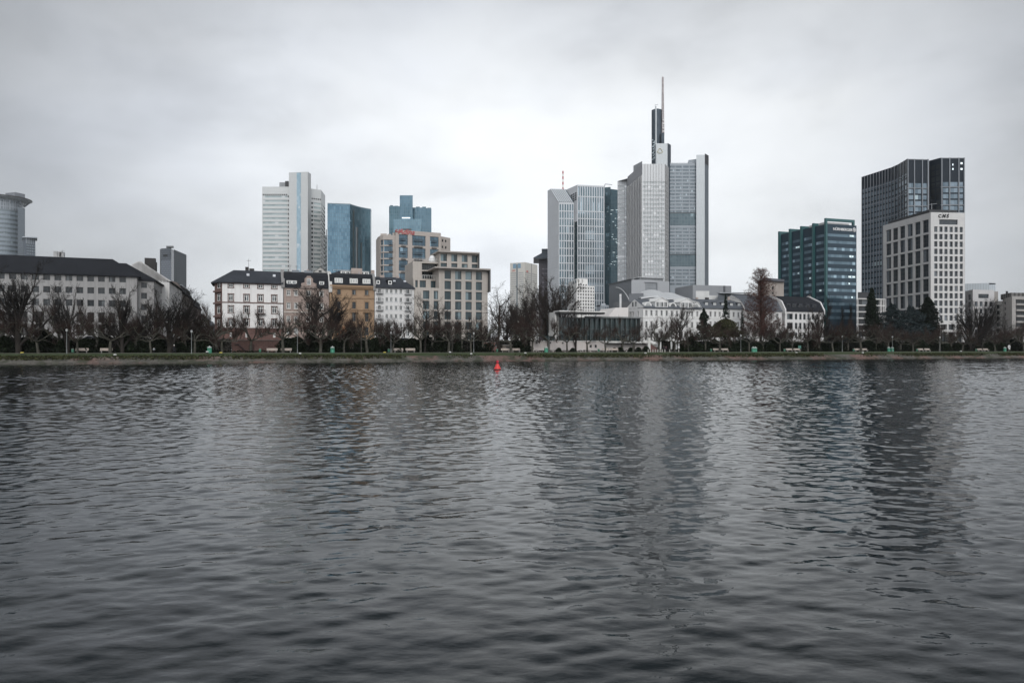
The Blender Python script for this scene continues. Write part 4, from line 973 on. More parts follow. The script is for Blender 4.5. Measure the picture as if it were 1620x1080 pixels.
l = (P[6]-P[5]).length; T.facade(P[5], P[6], 3, HV, [(1.0, l*.3), (l*.36, l*.66), (l*.73, l-.8)], erows(20, HV-14, 23, .22, .97), st)
T.bars('mullion_grid', P[5], P[6], 3, HV, [.4, l*.33, l*.7, l-.3], [HV-.3]+[24+3*3.48*i for i in range(8)], w=.45, d=.4, hw=.4, mat=vp)
G1 = TP(1488, 249.6, HV); Q = [G1, TP(1526, 249.6, HV)]; g0 = P[6]+Vector((.1, 8)); 
T.facade(g0, G1, 3, HV, even((G1-g0).length, 4, .8), erows(20, HV-3, 26, .1, .9), style('gap', g_dark, depth=.1))
l = (Q[1]-Q[0]).length; T.facade(Q[0], Q[1], 3, HV, [(1.4, l*.34), (l*.40, l*.72), (l*.79, l-.8)], erows(20, HV-14, 23, .22, .97), st)
T.bars('mullion_grid', Q[0], Q[1], 3, HV, [.6, l*.37, l*.75, l-.3], [HV-.3]+[24+3*3.48*i for i in range(8)], w=.5, d=.4, hw=.4, mat=vp)
T.bars('mullion_grid', P[6]+(P[6]-P[5]).normalized()*-.9, P[6], 3, HV, [.45], w=.8, d=.5, mat=vp)
for x, y, w in ((1501.5, 261, .7), (1506.5, 259, .6), (1501.5, 266, .7), (1506.5, 266, .7), (1519.5, 257, 1.2), (1519.5, 266, 1.2)):
    p = at(Q[0], Q[1], x); mb = MB(); mb.box(p, Q[1]-Q[0], 0, w, -.06, -.01, zz(p, y+3), zz(p, y)); T.part('sky_glow_patch', mb, emit('sky_glow', (.7, .78, .8), .5))  # no hole here: a glowing patch imitates sky showing through the top
T.facade(P[6], g0, 3, HV); shell(T, [P[0], Q[1]], 3, HV-.4, 30, .15); T.cap([P[0]]+P[1:]+[P[6]+Vector((-3, 22)), P[0]+Vector((6, 10))], HV-.3); T.finish(vw)
mb = MB(); p = V3(W(1474, 396), zz(W(0, 396), 331)); mb.tube(p, p+Vector((0, 0, 3.4)), .15, .1); mb.tube(p+Vector((-2, 0, 2.6)), p+Vector((3, 0, 3.2)), .12, .12); T.part('roof_crane', mb, zinc)

# ================================================================ white office tower, right
T = Thing('office_tower', 'white stone office tower with a regular grid of dark windows and black lettering', 'office tower', W(1472, 300))
ZM = 300; HM = zz(W(0, ZM), 335.8); P = [TP(1397, 356.9, HM), W(1472.5, ZM), TP(1526.3, 336.8, HM)]
wst = M('tower_white_stone', (.52, .51, .50), .8, .05, .05, streak=.08, brick=(2.2, 1.6, .025, .8, .95)); gw = glass('cms_glass', (.015, .018, .022), (.055, .065, .075), .06, curtain=.16, cell=(9, 9))
stl = style('cmsl', gw, d_frame, depth=.55, nv=2, tr=(.36, .68), fw=.14); sts = style('cmss', gw, d_frame, depth=.45, nv=2, fw=.10, tr=())
lp = P[0]; cl6 = [(1401.3, 1409.7), (1412, 1420.3), (1423.2, 1431.7), (1434.8, 1443.7), (1446.9, 1456), (1459.2, 1469)]
ref = at(P[0], P[1], 1464)
T.facade(P[0], P[1], 3, HM, ucols(P[0], P[1], cl6), zrows(ref, [(348+23.3*i, 368.2+23.3*i) for i in range(8)]), stl)
cr6 = [(1478, 1483.2), (1486, 1491.3), (1494.1, 1499.2), (1502.2, 1507.4), (1510.2, 1515.3), (1518.3, 1523.3)]
rf = at(P[1], P[2], 1480); wide = zrows(rf, [(346.9, 355)])
rws = zrows(rf, [(358.3+11.68*i, 366.9+11.68*i) for i in range(13)])
zsp = zz(rf, 356.5); zs0 = zz(rf, 510)
T.facade(P[1], P[2], zs0, zsp, ucols(P[1], P[2], cr6), rws, sts)
T.facade(P[1], P[2], zsp, HM, ucols(P[1], P[2], [(1485.9, 1515.2)]), wide, style('cmsw', gw, d_frame, depth=.5, nv=5, fw=.14))
l = (P[2]-P[1]).length; T.facade(P[1], P[2], 3, zs0, even(l, 4, .8, .6, .6), [(4.3, zs0-4.2), (zs0-3.2, zs0-.8)], style('cmsb', g_dark, depth=1.0))
shell(T, P, 3, HM, 16, .12); T.finish(wst)
td = (P[2]-P[1]).normalized(); bl = M('black_letters', (.012, .012, .014), .5); 
x0 = along(P[1], P[2], 1484.2)
text(T, 'C', P[1]+td*x0, td, zz(rf, 344.2), 2.0, bl, ext=.1, bold=.05); text(T, 'M', P[1]+td*(x0+1.65), td, zz(rf, 344.2), 2.15, bl, ext=.1, italic=.25, bold=.05); text(T, 'S', P[1]+td*(x0+3.75), td, zz(rf, 344.2), 2.2, bl, ext=.1, italic=.2, bold=.05)
mb = MB()
for a, b in ((1.9, 2.35), (3.0, 3.5), (4.6, 5.2)): mb.tube(V3(P[1]+td*(x0+a)+Vector((0, -.15)), zz(rf, 341)+1.0), V3(P[1]+td*(x0+b)+Vector((0, -.15)), zz(rf, 341)+1.8), .07, .05, 4)
T.part('letter_stroke', mb, bl)
T.slab('dark_attic', [at(P[0], P[1], 1404)+Vector((.6, .6)), P[1]+Vector((-.2, .8)), at(P[1], P[2], 1515.5)+Vector((0, .9)), W(1515, 318), W(1406, 350)], HM+.01, HM+1.35, M('attic_black', (.014, .015, .018), .5))

# white frame grid building behind the cypress
T = Thing('apartment_block', 'dark block with white floor slabs behind the tall dark cypress', 'apartment block', W(1375, 265))
P = [W(1356.5, 262), W(1401, 266)]; z1 = zz(P[0], 471.3); rows = zrows(P[0], [(473.2, 481.6), (483.6, 492), (494, 502), (504, 512), (514, 522), (524, 532)])
l = (P[1]-P[0]).length; T.facade(P[0], P[1], 3, z1, [(.45, l*.42), (l*.45, l*.82), (l*.86, l*.92), (l*.95, l-.3)], rows, style('whgrid', g_dark, depth=.9)); shell(T, P, 3, z1, 14); T.finish(M('frame_white', (.46, .45, .44), .8))
T.slab('dark_penthouse', [W(1357, 265), W(1374.5, 266), W(1374.5, 276), W(1357, 276)], z1+.01, zz(W(0, 265), 462), M('pent_dark', (.025, .026, .03), .6))

# ================================================================ blocks at the right edge
T = Thing('office_block', 'white low block with small square windows and one wide window right of the white tower', 'office block', W(1550, 320))
ZX = 320; HX = zz(W(0, ZX), 458); P = [TP(1527, 460.5, HX), W(1539, ZX), W(1573, ZX+2)]
sx = style('x1', gw, d_frame, depth=.4, nv=2, fw=.09)
zsp = zz(P[1], 474)
T.facade(P[0], P[1], 3, HX, ucols(P[0], P[1], [(1531, 1536)]), zrows(P[1], [(464.5, 473.5), (476.5, 485), (488, 496), (499.5, 507.5), (511, 518)]), sx)
T.facade(P[1], P[2], 3, zsp, ucols(P[1], P[2], [(1542.2, 1546.8), (1550, 1554.6), (1557.7, 1562.3), (1565.5, 1570.1)]), zrows(P[1], [(476.7, 484.2), (488, 495.6), (499.6, 507), (510.6, 518), (521, 529)]), sx)
T.facade(P[1], P[2], zsp, HX, ucols(P[1], P[2], [(1547.8, 1564.2)]), zrows(P[1], [(464.7, 471.3)]), style('x1w', gw, d_frame, depth=.4, nv=3, fw=.12)); shell(T, P, 3, HX, 12); T.finish(M('x_white', (.46, .45, .45), .8, .06, streak=.15))
T = Thing('apartment_block', 'narrow pale stone block with stacked loggias, between two low white blocks', 'apartment block', W(1580, 318))
P = [W(1573.1, 322), W(1588.5, 317)]; z1 = zz(P[0], 476.8); T.facade(P[0], P[1], 3, z1, ucols(P[0], P[1], [(1573.7, 1582)]), zrows(P[0], [(482+9.35*i, 488.6+9.35*i) for i in range(6)]), style('x2', g_dark, w_frame, depth=1.1, nv=2)); shell(T, P, 3, z1, 12); T.finish(M('x_stone', (.40, .385, .37), .85, .08, streak=.2))
addblk(T, 'set_back_storey', [W(1572, 325), W(1579, 325)], z1-6, zz(W(0, 325), 461), 5, M('x_pent', (.25, .235, .22), .8))
T = Thing('office_block', 'long pale metal-clad block peeping over the low white block at the right', 'office block', W(1550, 420))
P = [W(1524, 425), W(1565, 420), W(1575, 421)]; T.facade(P[0], P[1], 3, zz(P[1], 447.6)); T.facade(P[1], P[2], 3, zz(P[1], 450)); shell(T, P, 3, zz(P[1], 450), 15); T.cap(P+[W(1575, 430), W(1524, 430)], zz(P[1], 447.6)); T.finish(M('pale_metal', (.42, .46, .49), .5, .08, .05, brick=(1.4, 60, .18, .75, .95)))
T = Thing('apartment_block', 'grey stone block with long dark balcony bands at the right edge', 'apartment block', W(1605, 300))
P = [W(1586.5, 315), W(1601, 297), W(1660, 303)]; z1 = zz(P[1], 468.3)
T.facade(P[0], P[1], 3, z1, ucols(P[0], P[1], [(1588.7, 1591.3)]), zrows(P[1], [(474, 478.5), (483.3, 488), (492.5, 497)]), style('x3s', g_dark, depth=.3))
lx = (P[2]-P[1]).length; T.facade(P[1], P[2], 3, z1, [(along(P[1], P[2], 1607), lx-.5)], zrows(P[1], [(473.3+9.3*i, 479.6+9.3*i) for i in range(6)]), style('x3', g_dark, d_frame, depth=1.2, nv=9, fw=.12)); shell(T, P, 3, z1, 14); T.finish(M('x3_stone', (.33, .315, .30), .85, .08, streak=.25, brick=(1.5, .8, .03, .7, .9)))
for i in range(5):
    mb = MB(); mb.box(P[1], P[2]-P[1], along(P[1], P[2], 1607), lx, -.5, -.02, zz(P[1], 482.4+9.3*i), zz(P[1], 479.8+9.3*i)); T.part('balcony', mb, MATS['x3_stone'])
addblk(T, 'dark_penthouse', [W(1583, 314), W(1599, 304), W(1660, 306)], z1+.01, zz(W(0, 305), 463.2), 8, M('x3_pent', (.12, .115, .11), .8, brick=(2, 60, .5, .3, .95)))
mb = MB(); p = W(1593, 308); mb.cyl((p.x, p.y), .45, z1, .45, zz(p, 460.5), 8); T.part('flue', mb, black)
# ================================================================ houses along the river road
red_st = M('red_sandstone', (.15, .085, .072), .9, .25, .5, streak=.3, brick=(1.0, .45, .03, .55, .8)); red_sm = M('red_trim', (.13, .082, .072), .85, .2, .6)
def zy(P, y): return zz(P, y)

# ---- long white office block (left)
T = Thing('office_building', 'long white office block with dark slate roof and rows of square windows', 'office building', S(100, 45))
A, C = S(-95, 45), S(216.5, 45); E = at(A, C, 160); ze = zz(E, 434.6)
wo = M('office_white', (.28, .274, .27), .9, .10, .15, streak=.4); st = style('offw', g_dark, d_frame, depth=.35, nv=2, fw=.08); stt = style('offt', glass('brown_glass_low', (.012, .010, .010), (.04, .034, .032), .1, curtain=.06, cell=(9, 9)), d_frame, depth=.5, nv=2, tr=(.55,), fw=.1)
u0 = along(A, C, 20); p_ = (along(A, C, 194)-u0)/10; w = p_*.31
cols = [(u0+p_*i-w, u0+p_*i+w) for i in range(-4, 11) if u0+p_*i-w > .5]
rows = zrows(E, [(436.8, 445.6), (455, 464.6), (474.6, 484.6)]); low = zrows(E, [(494.3, 510), (513.5, 531)])
zm = zz(E, 489.5)
T.facade(A, C, zm, ze, cols, rows, st)
g0 = along(A, C, 47); g1 = along(A, C, 104)
lc = [c for c in cols if c[1] < g0 or c[0] > g1]; T.facade(A, C, 3.5, zm, sorted(lc+[(g0+.6, g0+3.6), (g0+4.4, g1-4.4), (g1-3.6, g1-.6)]), low, stt)
kk = S(216.5, 45.0); q0, q1 = S(217.2, 47.5), S(243.5, 47.5); dpt = 16
ZR = lambda x, d, y: zz(S(x, d), y)
zr = ZR(100, 45+dpt/2, 406.8)
roof(T, A, C, dpt, [(0, ze), (dpt/2-.02, zr)], 0, .85, dslate, eave=.7)
T.facade(C, C+NV_*2.6, 3.5, ze)
b_ = [C+NV_*dpt, A+NV_*dpt]; T.facade(C+NV_*2.6, b_[0], 3.5, ze); T.facade(b_[0], b_[1], 3.5, ze); T.facade(b_[1], A, 3.5, ze)
ze2 = zz(at(q0, q1, 230), 442.4); T.facade(q0, q1, 3.5, ze2, ucols(q0, q1, [(223.2, 232.6)]), zrows(at(q0, q1, 228), [(447, 455.4), (463.2, 472.6), (481.2, 490.6), (499, 512)]), st)
q2 = hit(q1, NV_, 266); T.facade(q1, q2, 3.5, ze2, even((q2-q1).length, 3, .4), [(6, 8), (9.5, 11.5), (13, 15), (16.5, 18.3)], st)
roof(T, q0-UV_*9, q1, (q2-q1).length, [(0, ze2), (7.5, ZR(200, 55, 416.5))], 0, 1, dslate, eave=.6)
T.finish(wo)
for x, w_, h_ in ((91, .9, 2.6), (97.5, .5, 2.2)):
    p = S(x, 45+dpt/2); T.slab('chimney', [p+UV_*-w_, p+UV_*w_, p+UV_*w_+NV_, p-UV_*w_+NV_], zr-1, zr+h_*.55, M('chimney_pale', (.4, .4, .4), .8))

# ---- the side street
hs = [('house', 'half-lit house with a bare white firewall gable behind the long office block', (.55, .54, .53), 62, 268, 288, 444.6, 413, 12),
      ('house', 'dark timbered-looking house second along the receding side street', (.13, .11, .10), None, 288, 303, 0, 0, 12),
      ('house', 'brown house with a glazed attic, third along the receding side street', (.17, .14, .125), None, 303, 318, 0, 0, 12),
      ('house', 'small white house far along the side street', (.42, .41, .39), None, 318, 328, 0, 0, 10),
      ('house', 'blue-grey house closing the far end of the side street', (.12, .135, .155), None, 328, 341, 0, 0, 10)]
A = S(268, 62); off = [0, -.6, -2.6, -6.2, -7.0]; zeb = zz(A, 444.6)
sst = style('side', g_house, d_frame, depth=.25, nv=2, tr=(.7,), fw=.1); pt = A
for i, (nm, lb, colr, _, x0, x1, _, _, wd_) in enumerate(hs):
    B = hit(pt, NV_, x1); L = (B-pt).length; T = Thing(nm, lb, 'house', pt, group='houses along the side street'); zE = zeb+off[i]
    n = max(2, int(L/3.2)); T.facade(pt, B, 3.5, zE, even(L, n, .42, .5, .5), erows(5.5, zE-.6, 4, .25, .8), sst)
    F = pt-UV_*15; T.facade(F, pt, 3.5, zE); T.facade(B, B-UV_*15, 3.5, zE); T.facade(B-UV_*15, F, 3.5, zE)
    zR = zz(pt-UV_*7.5, 413) if i == 0 else zE+5.0
    if i == 0:
        T.wall.poly([V3(F, zE), V3(pt, zE), V3(pt-UV_*7.0, zR), V3(F, zE+1)]); prof = [(0, zE), (7.2, zR-.05)]
    else: prof = [(0, zE), (1.3, zE+3.0), (7.0, zE+4.6)]
    roof(T, pt, B, 15, prof, 0, 0, dslate if i < 4 else M('blue_slate', (.07, .085, .105), .6), eave=.5)
    T.finish(M('side_wall_%d' % i, colr, .9, .1, .3, streak=.3))
    if i == 0:
        for k, (du, dn, h_, w_) in enumerate(((-6.6, 4, 3.4, 1.6), (-5.6, 9, 2.2, .8), (-7.0, 6, 4.0, 1.1))):
            p = pt+UV_*du+NV_*dn; T.slab('chimney', [p, p+UV_*w_*1.6, p+UV_*w_*1.6+NV_*w_, p+NV_*w_], zR-3.2, zR+h_*.42, M('chimney_dark', (.035, .033, .033), .9))
    for k in range(1, n if i in (1, 2) else 1):
        u_ = L*k/n; dormer(T, pt, NV_, u_, 1.5, zE+.4, zE+2.4, .35, 3, dslate, sst, zinc)
    pt = B

# ---- white house on the red base
T = Thing('house', 'white four-storey house with red sandstone base, trim and a chamfered bay corner', 'house', S(400, 45), group='houses along the river road')
A, C = S(351.5, 45), S(448, 45); B0 = S(339.5, 48.6); zE = zz(at(A, C, 400), 446.6)
ww = M('render_white', (.66, .645, .63), .9, .05, .2, streak=.28); fs = dict(frame=w_frame, nv=2, tr=(.72,), fw=.13, sur=red_sm, sw=.2)
mid = at(A, C, 412); zbase = zz(mid, 519.5)
c4 = ucols(A, C, [(361.6, 369.0), (386.2, 393.8), (408.2, 415.8), (430.2, 437.6)])
T.facade(A, C, zbase, zE, c4, zrows(mid, [(449.2, 455.8), (466.4, 476.6), (484.6, 495.4), (504.6, 516)]), style('wh', g_house, **fs))
mb = MB(); T.facade(A, C, 3.5, zbase, [((a+.3), (b-.3)) for a, b in c4], zrows(mid, [(526, 533.6)]), style('whb', g_house, frame=w_frame, nv=2, fw=.14), wall=mb); T.part('sandstone_base', mb, red_st)
bay = MB(); T.facade(B0, A, 3.5, zE, [((A-B0).length*.3, (A-B0).length*.78)], zrows(mid, [(448.6, 457), (465.4, 476.6), (485, 496.5), (505.5, 517)]), style('whbay', g_house, frame=w_frame, nv=2, tr=(.7,), fw=.13), wall=bay); T.part('corner_bay', bay, red_sm)
C1 = C+NV_*13; B1 = S(339.0, 48.6)+NV_*9.4; T.facade(B1, B0, 3.5, zE); T.facade(C, C1, 3.5, zE); T.facade(C1, B1, 3.5, zE); 
T.bars('cornice', A, C, zE-.5, zE-.02, zs=[zE-.3], w=.2, d=.35, hw=.35, mat=red_sm); T.bars('string_course', A, C, 5, zE, zs=[zz(mid, 479.2)], w=.2, d=.14, hw=.28, mat=red_sm); T.bars('string_course', A, C, 5, zE, zs=[zbase], w=.2, d=.2, hw=.3, mat=red_sm)
for z in (460.5, 479, 499.5):
    mb = MB(); l = (A-B0).length; mb.box(B0, A-B0, .2, l-.2, -.55, -.01, zz(mid, z+2.6), zz(mid, z)); T.part('bay_apron', mb, red_sm)
n_ = 6.5; pe, pr_ = zE+.02, zz(at(A, C, 400)+NV_*n_, 428.3)
mb = MB(); eA, eC, eB = A-NV_*.7-UV_*.2, C-NV_*.7, B0-UV_*.9-NV_*.1; eB1 = B1-UV_*.9; r0, r1 = S(368, 45)+NV_*n_, C+NV_*n_
mb.poly([V3(eA, pe), V3(eC, pe), V3(r1, pr_), V3(r0, pr_)]); mb.poly([V3(eB, pe), V3(eA, pe), V3(r0, pr_)]); mb.poly([V3(eB1, pe), V3(eB, pe), V3(r0, pr_)]); mb.poly([V3(C1, pe), V3(eB1, pe), V3(r0, pr_), V3(r1, pr_)])
dz = Vector((0, 0, -.3)); ring = [V3(p, pe) for p in (eB1, eB, eA, eC)]
for p, q in zip(ring, ring[1:]): mb.poly([p+dz, q+dz, q, p])
mb.poly([p+dz for p in ring[::-1]]+[V3(C1, pe)+dz] if 0 else [ring[0]+dz, V3(C1, pe)+dz, ring[3]+dz, ring[2]+dz, ring[1]+dz]); rf = T.part('roof', mb, slate)
for x, h_, w_ in ((387, 1.8, .9), (393.5, 1.1, 1.3)):
    p = S(x, 45)+NV_*n_; T.slab('chimney', [p, p+UV_*w_, p+UV_*w_+NV_*.8, p+NV_*.8], pr_-.4, pr_+h_*.55, M('chimney_dark', (.035, .033, .033), .9), rf)
mb = MB(); p = V3(S(392.6, 45)+NV_*n_, pr_); mb.tube(p, p+Vector((0, 0, 3.2)), .05, .04); mb.tube(p+Vector((-.6, 0, 2.7)), p+Vector((.6, 0, 2.7)), .04, .04); T.part('antenna', mb, black)
for x in (392, 434): 
    p = S(x, 45)+NV_*3.2; mb = MB(); mb.box(p, UV_, -.35, .35, -.3, .3, pe+(pr_-pe)*.52, pe+(pr_-pe)*.62+.25); T.part('roof_light', mb, M('roof_light', (.55, .57, .6), .3))
T.finish(ww)
balcony(T, A, C-A, along(A, C, 412), 2.6, zz(mid, 496), 1.0, 1.0, M('balcony_red', (.06, .04, .038), .7))
firewall(T, C-UV_*.5, UV_, 13, [(0, zE), (n_, pr_)], .9, .7, M('fire_stone', (.22, .215, .21), .9, streak=.3))

# ---- pinkish mansard house
T = Thing('house', 'dusty pink house with black mansard roof and rounded central gable', 'house', S(485, 45), group='houses along the river road')
A, C = S(449, 45), S(520.5, 45); mid = at(A, C, 470); zE = zz(mid, 453.8); pk = M('dusty_pink', (.30, .235, .205), .9, .1, .25, streak=.25, brick=(.9, .5, .02, .8, .93))
fs = dict(frame=w_frame, nv=2, tr=(.7,), fw=.11, sur=M('pale_trim', (.45, .41, .37), .85), sw=.14)
cols = ucols(A, C, [(453.8, 459.0), (465.6, 470.8), (484.6, 491.4), (505.6, 511.4)]); T.facade(A, C, 3.5, zE, cols, zrows(mid, [(459.4, 467.6), (479, 488.4), (500.4, 508.6), (519, 528), (534, 541)]), style('pk', g_house, **fs))
d_ = 13; T.facade(C, C+NV_*d_, 3.5, zE); T.facade(C+NV_*d_, A+NV_*d_, 3.5, zE); T.facade(A+NV_*d_, A, 3.5, zE)
zM = zz(mid+NV_*1.8, 434); zR = zz(mid+NV_*6, 429.8); roof(T, A, C, d_, [(0, zE), (1.8, zM), (6.2, zR)], 0, 0, dslate, eave=.3)
T.bars('string_course', A, C, 5, zE, zs=[zz(mid, 493.6), zz(mid, 455.2)], w=.2, d=.2, hw=.3, mat=M('pale_trim', (.45, .41, .37), .85))
gl = MB(); u0, u1 = along(A, C, 476.5), along(A, C, 500.5); um = (u0+u1)/2; pts = [(u0, 454), (u0, 448), (u0+.9, 446), (u0+.9, 440), (u0+1.4, 437.6), (um-.5, 436), (um+.5, 436), (u1-1.4, 437.6), (u1-.9, 440), (u1-.9, 446), (u1, 448), (u1, 454)]
t = (C-A).normalized(); gl.extr([V3(A+t*a-NV_*.25, zz(mid, y)) for a, y in pts], (NV_.x*3, NV_.y*3, 0)); g = T.part('gable', gl, pk)
pane, fr, su, si = win_meshes(1.0, 1.7, dict(style('pkg', g_house, **fs), sur=None)); o = linked('window', pane, g, V3(A+t*um-NV_*.29, zz(mid, 450))-T.o, AB); linked('window_frame', fr, g, V3(A+t*um-NV_*.30, zz(mid, 450))-T.o, AB)
mb = MB(); mb.box(A, t, u0-.2, u1+.2, -.5, -.26, zz(mid, 455.4), zz(mid, 454)); T.part('gable_ledge', mb, pk)
dst = style('dorm', g_house, frame=w_frame, nv=2, fw=.12); dw = M('dormer_white', (.6, .6, .58), .7)
for x, nw in ((461.5, 2), (509, 1)): dormer(T, A, t, along(A, C, x), 1.35*nw, zz(mid, 450.6), zz(mid, 443.4), .25, 3, dw, dst, dslate, nw)
T.finish(pk)
for x, y in ((463, 431), (483, 431)):
    p = at(A, C, x)+NV_*5.2; T.slab('skylight', [p, p+UV_*2, p+UV_*2+NV_*1.2, p+NV_*1.2], zR-.4, zR+.35, M('skylight', (.16, .18, .2), .3))
firewall(T, C-UV_*.1, UV_, d_, [(0, zE), (1.8, zM), (6.2, zR)], .9, .55, M('fire_white', (.5, .49, .47), .9, streak=.3))
# ---- gabled roofs seen behind the pink and ochre houses
T = Thing('house', 'pale gable peeping over the pink house roof', 'house', S(505, 75)); A, C = S(494, 75), S(519, 75); t = (C-A); L = t.length
T.wall.poly([V3(A, 4), V3(C, 4), V3(C, zz(A, 432)), V3(A+t*.52, zz(A, 421.6)), V3(A, zz(A, 431))])
T.facade(C, C+NV_*10, 4, zz(A, 432)); T.finish(M('gable_pale', (.42, .41, .39), .9, streak=.2)); mb = MB(); ap, l_, r_ = V3(A+t*.52-NV_*.3, zz(A, 421.4)), V3(A-t*.03-NV_*.3, zz(A, 431.6)), V3(C+t*.03-NV_*.3, zz(A, 432.6)); v = V3(NV_*12, 0)
mb.poly([l_, ap, ap+v, l_+v]); mb.poly([ap, r_, r_+v, ap+v]); T.part('roof', mb, slate); mb = MB(); mb.box(A+t*.4, t, 0, .9, -.05, .1, zz(A, 430), zz(A, 427.4)); T.part('window', mb, g_dark)
T = Thing('house', 'roof terrace with white dormers and a brick chimney behind the ochre house', 'house', S(560, 72)); A, C = S(519, 72), S(590, 72); mid = at(A, C, 555); zE = zz(mid, 436); T.facade(A, C, 4, zE); T.facade(C, C+NV_*10, 4, zE); T.facade(A+NV_*10, A, 4, zE)
roof(T, A, C, 11, [(0, zE), (3.5, zz(mid, 427.6)), (5.4, zz(mid, 427))], 1, 1, slate, eave=.2); T.finish(M('gable_pale', (.42, .41, .39), .9))
for x, nw in ((547, 2), (573, 3)): dormer(T, A, UV_, along(A, C, x), 1.5*nw, zz(mid, 434), zz(mid, 428.5), .6, 4, M('dormer_white', (.6, .6, .58), .7), style('dorm', g_house, frame=w_frame, nv=2, fw=.12), zinc, nw)
p = at(A, C, 556)+NV_*.3; T.slab('chimney', [p, p+UV_*3.4, p+UV_*3.4+NV_*1, p+NV_*1], zE, zz(mid, 423.8), M('chimney_brick', (.36, .30, .27), .9))
mb = MB(); 
for i in range(8): 
    q = at(A, C, 530+6*i)+NV_*5; mb.tube(V3(q, zz(mid, 427.5)), V3(q, zz(mid, 424.6)), .05, .05, 4)
q0, q1 = at(A, C, 530)+NV_*5, at(A, C, 572)+NV_*5; mb.tube(V3(q0, zz(mid, 424.7)), V3(q1, zz(mid, 424.9)), .06, .06, 4); T.part('railing', mb, zinc)

# ---- ochre house
T = Thing('house', 'ochre stone house with corniced windows and three white dormers in its dark mansard', 'house', S(556, 45), group='houses along the river road')
A, C = S(521.5, 45), S(592, 45); mid = at(A, C, 560); zE = zz(mid, 451.6); oc = M('ochre_stone', (.34, .23, .145), .9, .12, .25, streak=.2, brick=(1.1, .55, .03, .72, .9)); ot = M('ochre_trim', (.25, .165, .10), .85, .15)
fs = dict(frame=d_frame, nv=2, tr=(.7,), fw=.1, sur=ot, sw=.24, hood=1.6)
T.facade(A, C, 3.5, zE, ucols(A, C, [(533.4, 539.0), (557.2, 562.8), (577.4, 583.0)]), zrows(mid, [(458.4, 466.4), (477.6, 488.4), (494.4, 508), (517, 530)]), style('oc', g_house, **fs))
T.facade(C, C+NV_*d_, 3.5, zE); T.facade(C+NV_*d_, A+NV_*d_, 3.5, zE); T.facade(A+NV_*d_, A, 3.5, zE); t = (C-A).normalized()
zM = zz(mid+NV_*1.6, 434.6); zR = zz(mid+NV_*6, 432.6); roof(T, A, C, d_, [(0, zE), (1.6, zM), (6.2, zR)], 0, 0, dslate, eave=.2)
T.bars('cornice', A, C, 5, zE, zs=[zE-.25], w=.2, d=.6, hw=.5, mat=ot); T.bars('string_course', A, C, 5, zE, zs=[zz(mid, 471.4), zz(mid, 490.2), zz(mid, 456.3)], w=.2, d=.2, hw=.32, mat=ot)
for i in range(22):
    mb = MB(); u_ = .4+i*((C-A).length-.8)/21; mb.box(A, t, u_-.12, u_+.12, -.5, -.03, zE-1.0, zE-.52); T.part('bracket', mb, ot)
for x in (536, 559.8, 580): dormer(T, A, t, along(A, C, x), 2.2, zz(mid, 448.6), zz(mid, 440.0), .15, 3, M('dormer_white', (.6, .6, .58), .7), dst, dslate, 3)
T.finish(oc)
for x in (560, 580.2): balcony(T, A, t, along(A, C, x), 2.2, zz(mid, 493.4), .7, .9, ot)
mb = MB(); mb.box(A, t, along(A, C, 533), along(A, C, 550), -.05, -.015, zz(mid, 531), zz(mid, 517)); T.part('orange_shopfront', mb, M('shop_orange', (.40, .17, .07), .8))
firewall(T, C-UV_*.3, UV_, d_, [(0, zE), (1.6, zM), (6.2, zR)], .7, .3, M('fire_stone', (.22, .215, .21), .9))

# ---- narrow pale balcony house
T = Thing('house', 'narrow pale house with grey pitched roof and two columns of small balconies', 'house', S(622, 45), group='houses along the river road')
A, C = S(592.8, 45), S(655, 45); mid = at(A, C, 622); zE = zz(mid, 454.4); pw = M('pale_render', (.60, .59, .58), .9, .06, .2, streak=.25); t = (C-A).normalized()
rws = [(457, 464), (470.4, 477), (483.4, 490.2), (496.6, 503.6), (510, 517), (523, 531)]
T.facade(A, C, 3.5, zE, ucols(A, C, [(598, 602.6), (609.8, 614), (617, 621.2), (624.5, 628.8), (632, 636.3), (642.6, 647.8)]), zrows(mid, rws), style('pw', g_house, frame=w_frame, nv=2, fw=.1, sill=zinc))
T.facade(C, C+NV_*d_, 3.5, zE); T.facade(C+NV_*d_, A+NV_*d_, 3.5, zE); T.facade(A+NV_*d_, A, 3.5, zE)
zR = zz(mid+NV_*6.4, 438.6); roof(T, A, C, d_, [(0, zE), (6.3, zR)], 0, .45, slate, eave=.5)
for x in (599.2, 618.2): dormer(T, A, t, along(A, C, x), 1.4, zz(mid, 450.4), zz(mid, 442.6), 1.2, 5, dslate, style('dorm1', g_house, frame=w_frame, nv=1, fw=.2), dslate, 1)
T.finish(pw)
for x in (600.4, 645.4):
    for a, b in rws[:5]: balcony(T, A, t, along(A, C, x), 2.0, zz(mid, b+.6), .8, .9, M('balcony_dark', (.03, .032, .036), .5), M('balcony_slab', (.25, .25, .25), .8))
for x in (627, 644): p = at(A, C, x)+NV_*3.4; mb = MB(); mb.box(p, UV_, -.35, .35, -.3, .3, zE+(zR-zE)*.55, zE+(zR-zE)*.62+.2); T.part('roof_light', mb, M('roof_light', (.55, .57, .6), .3))

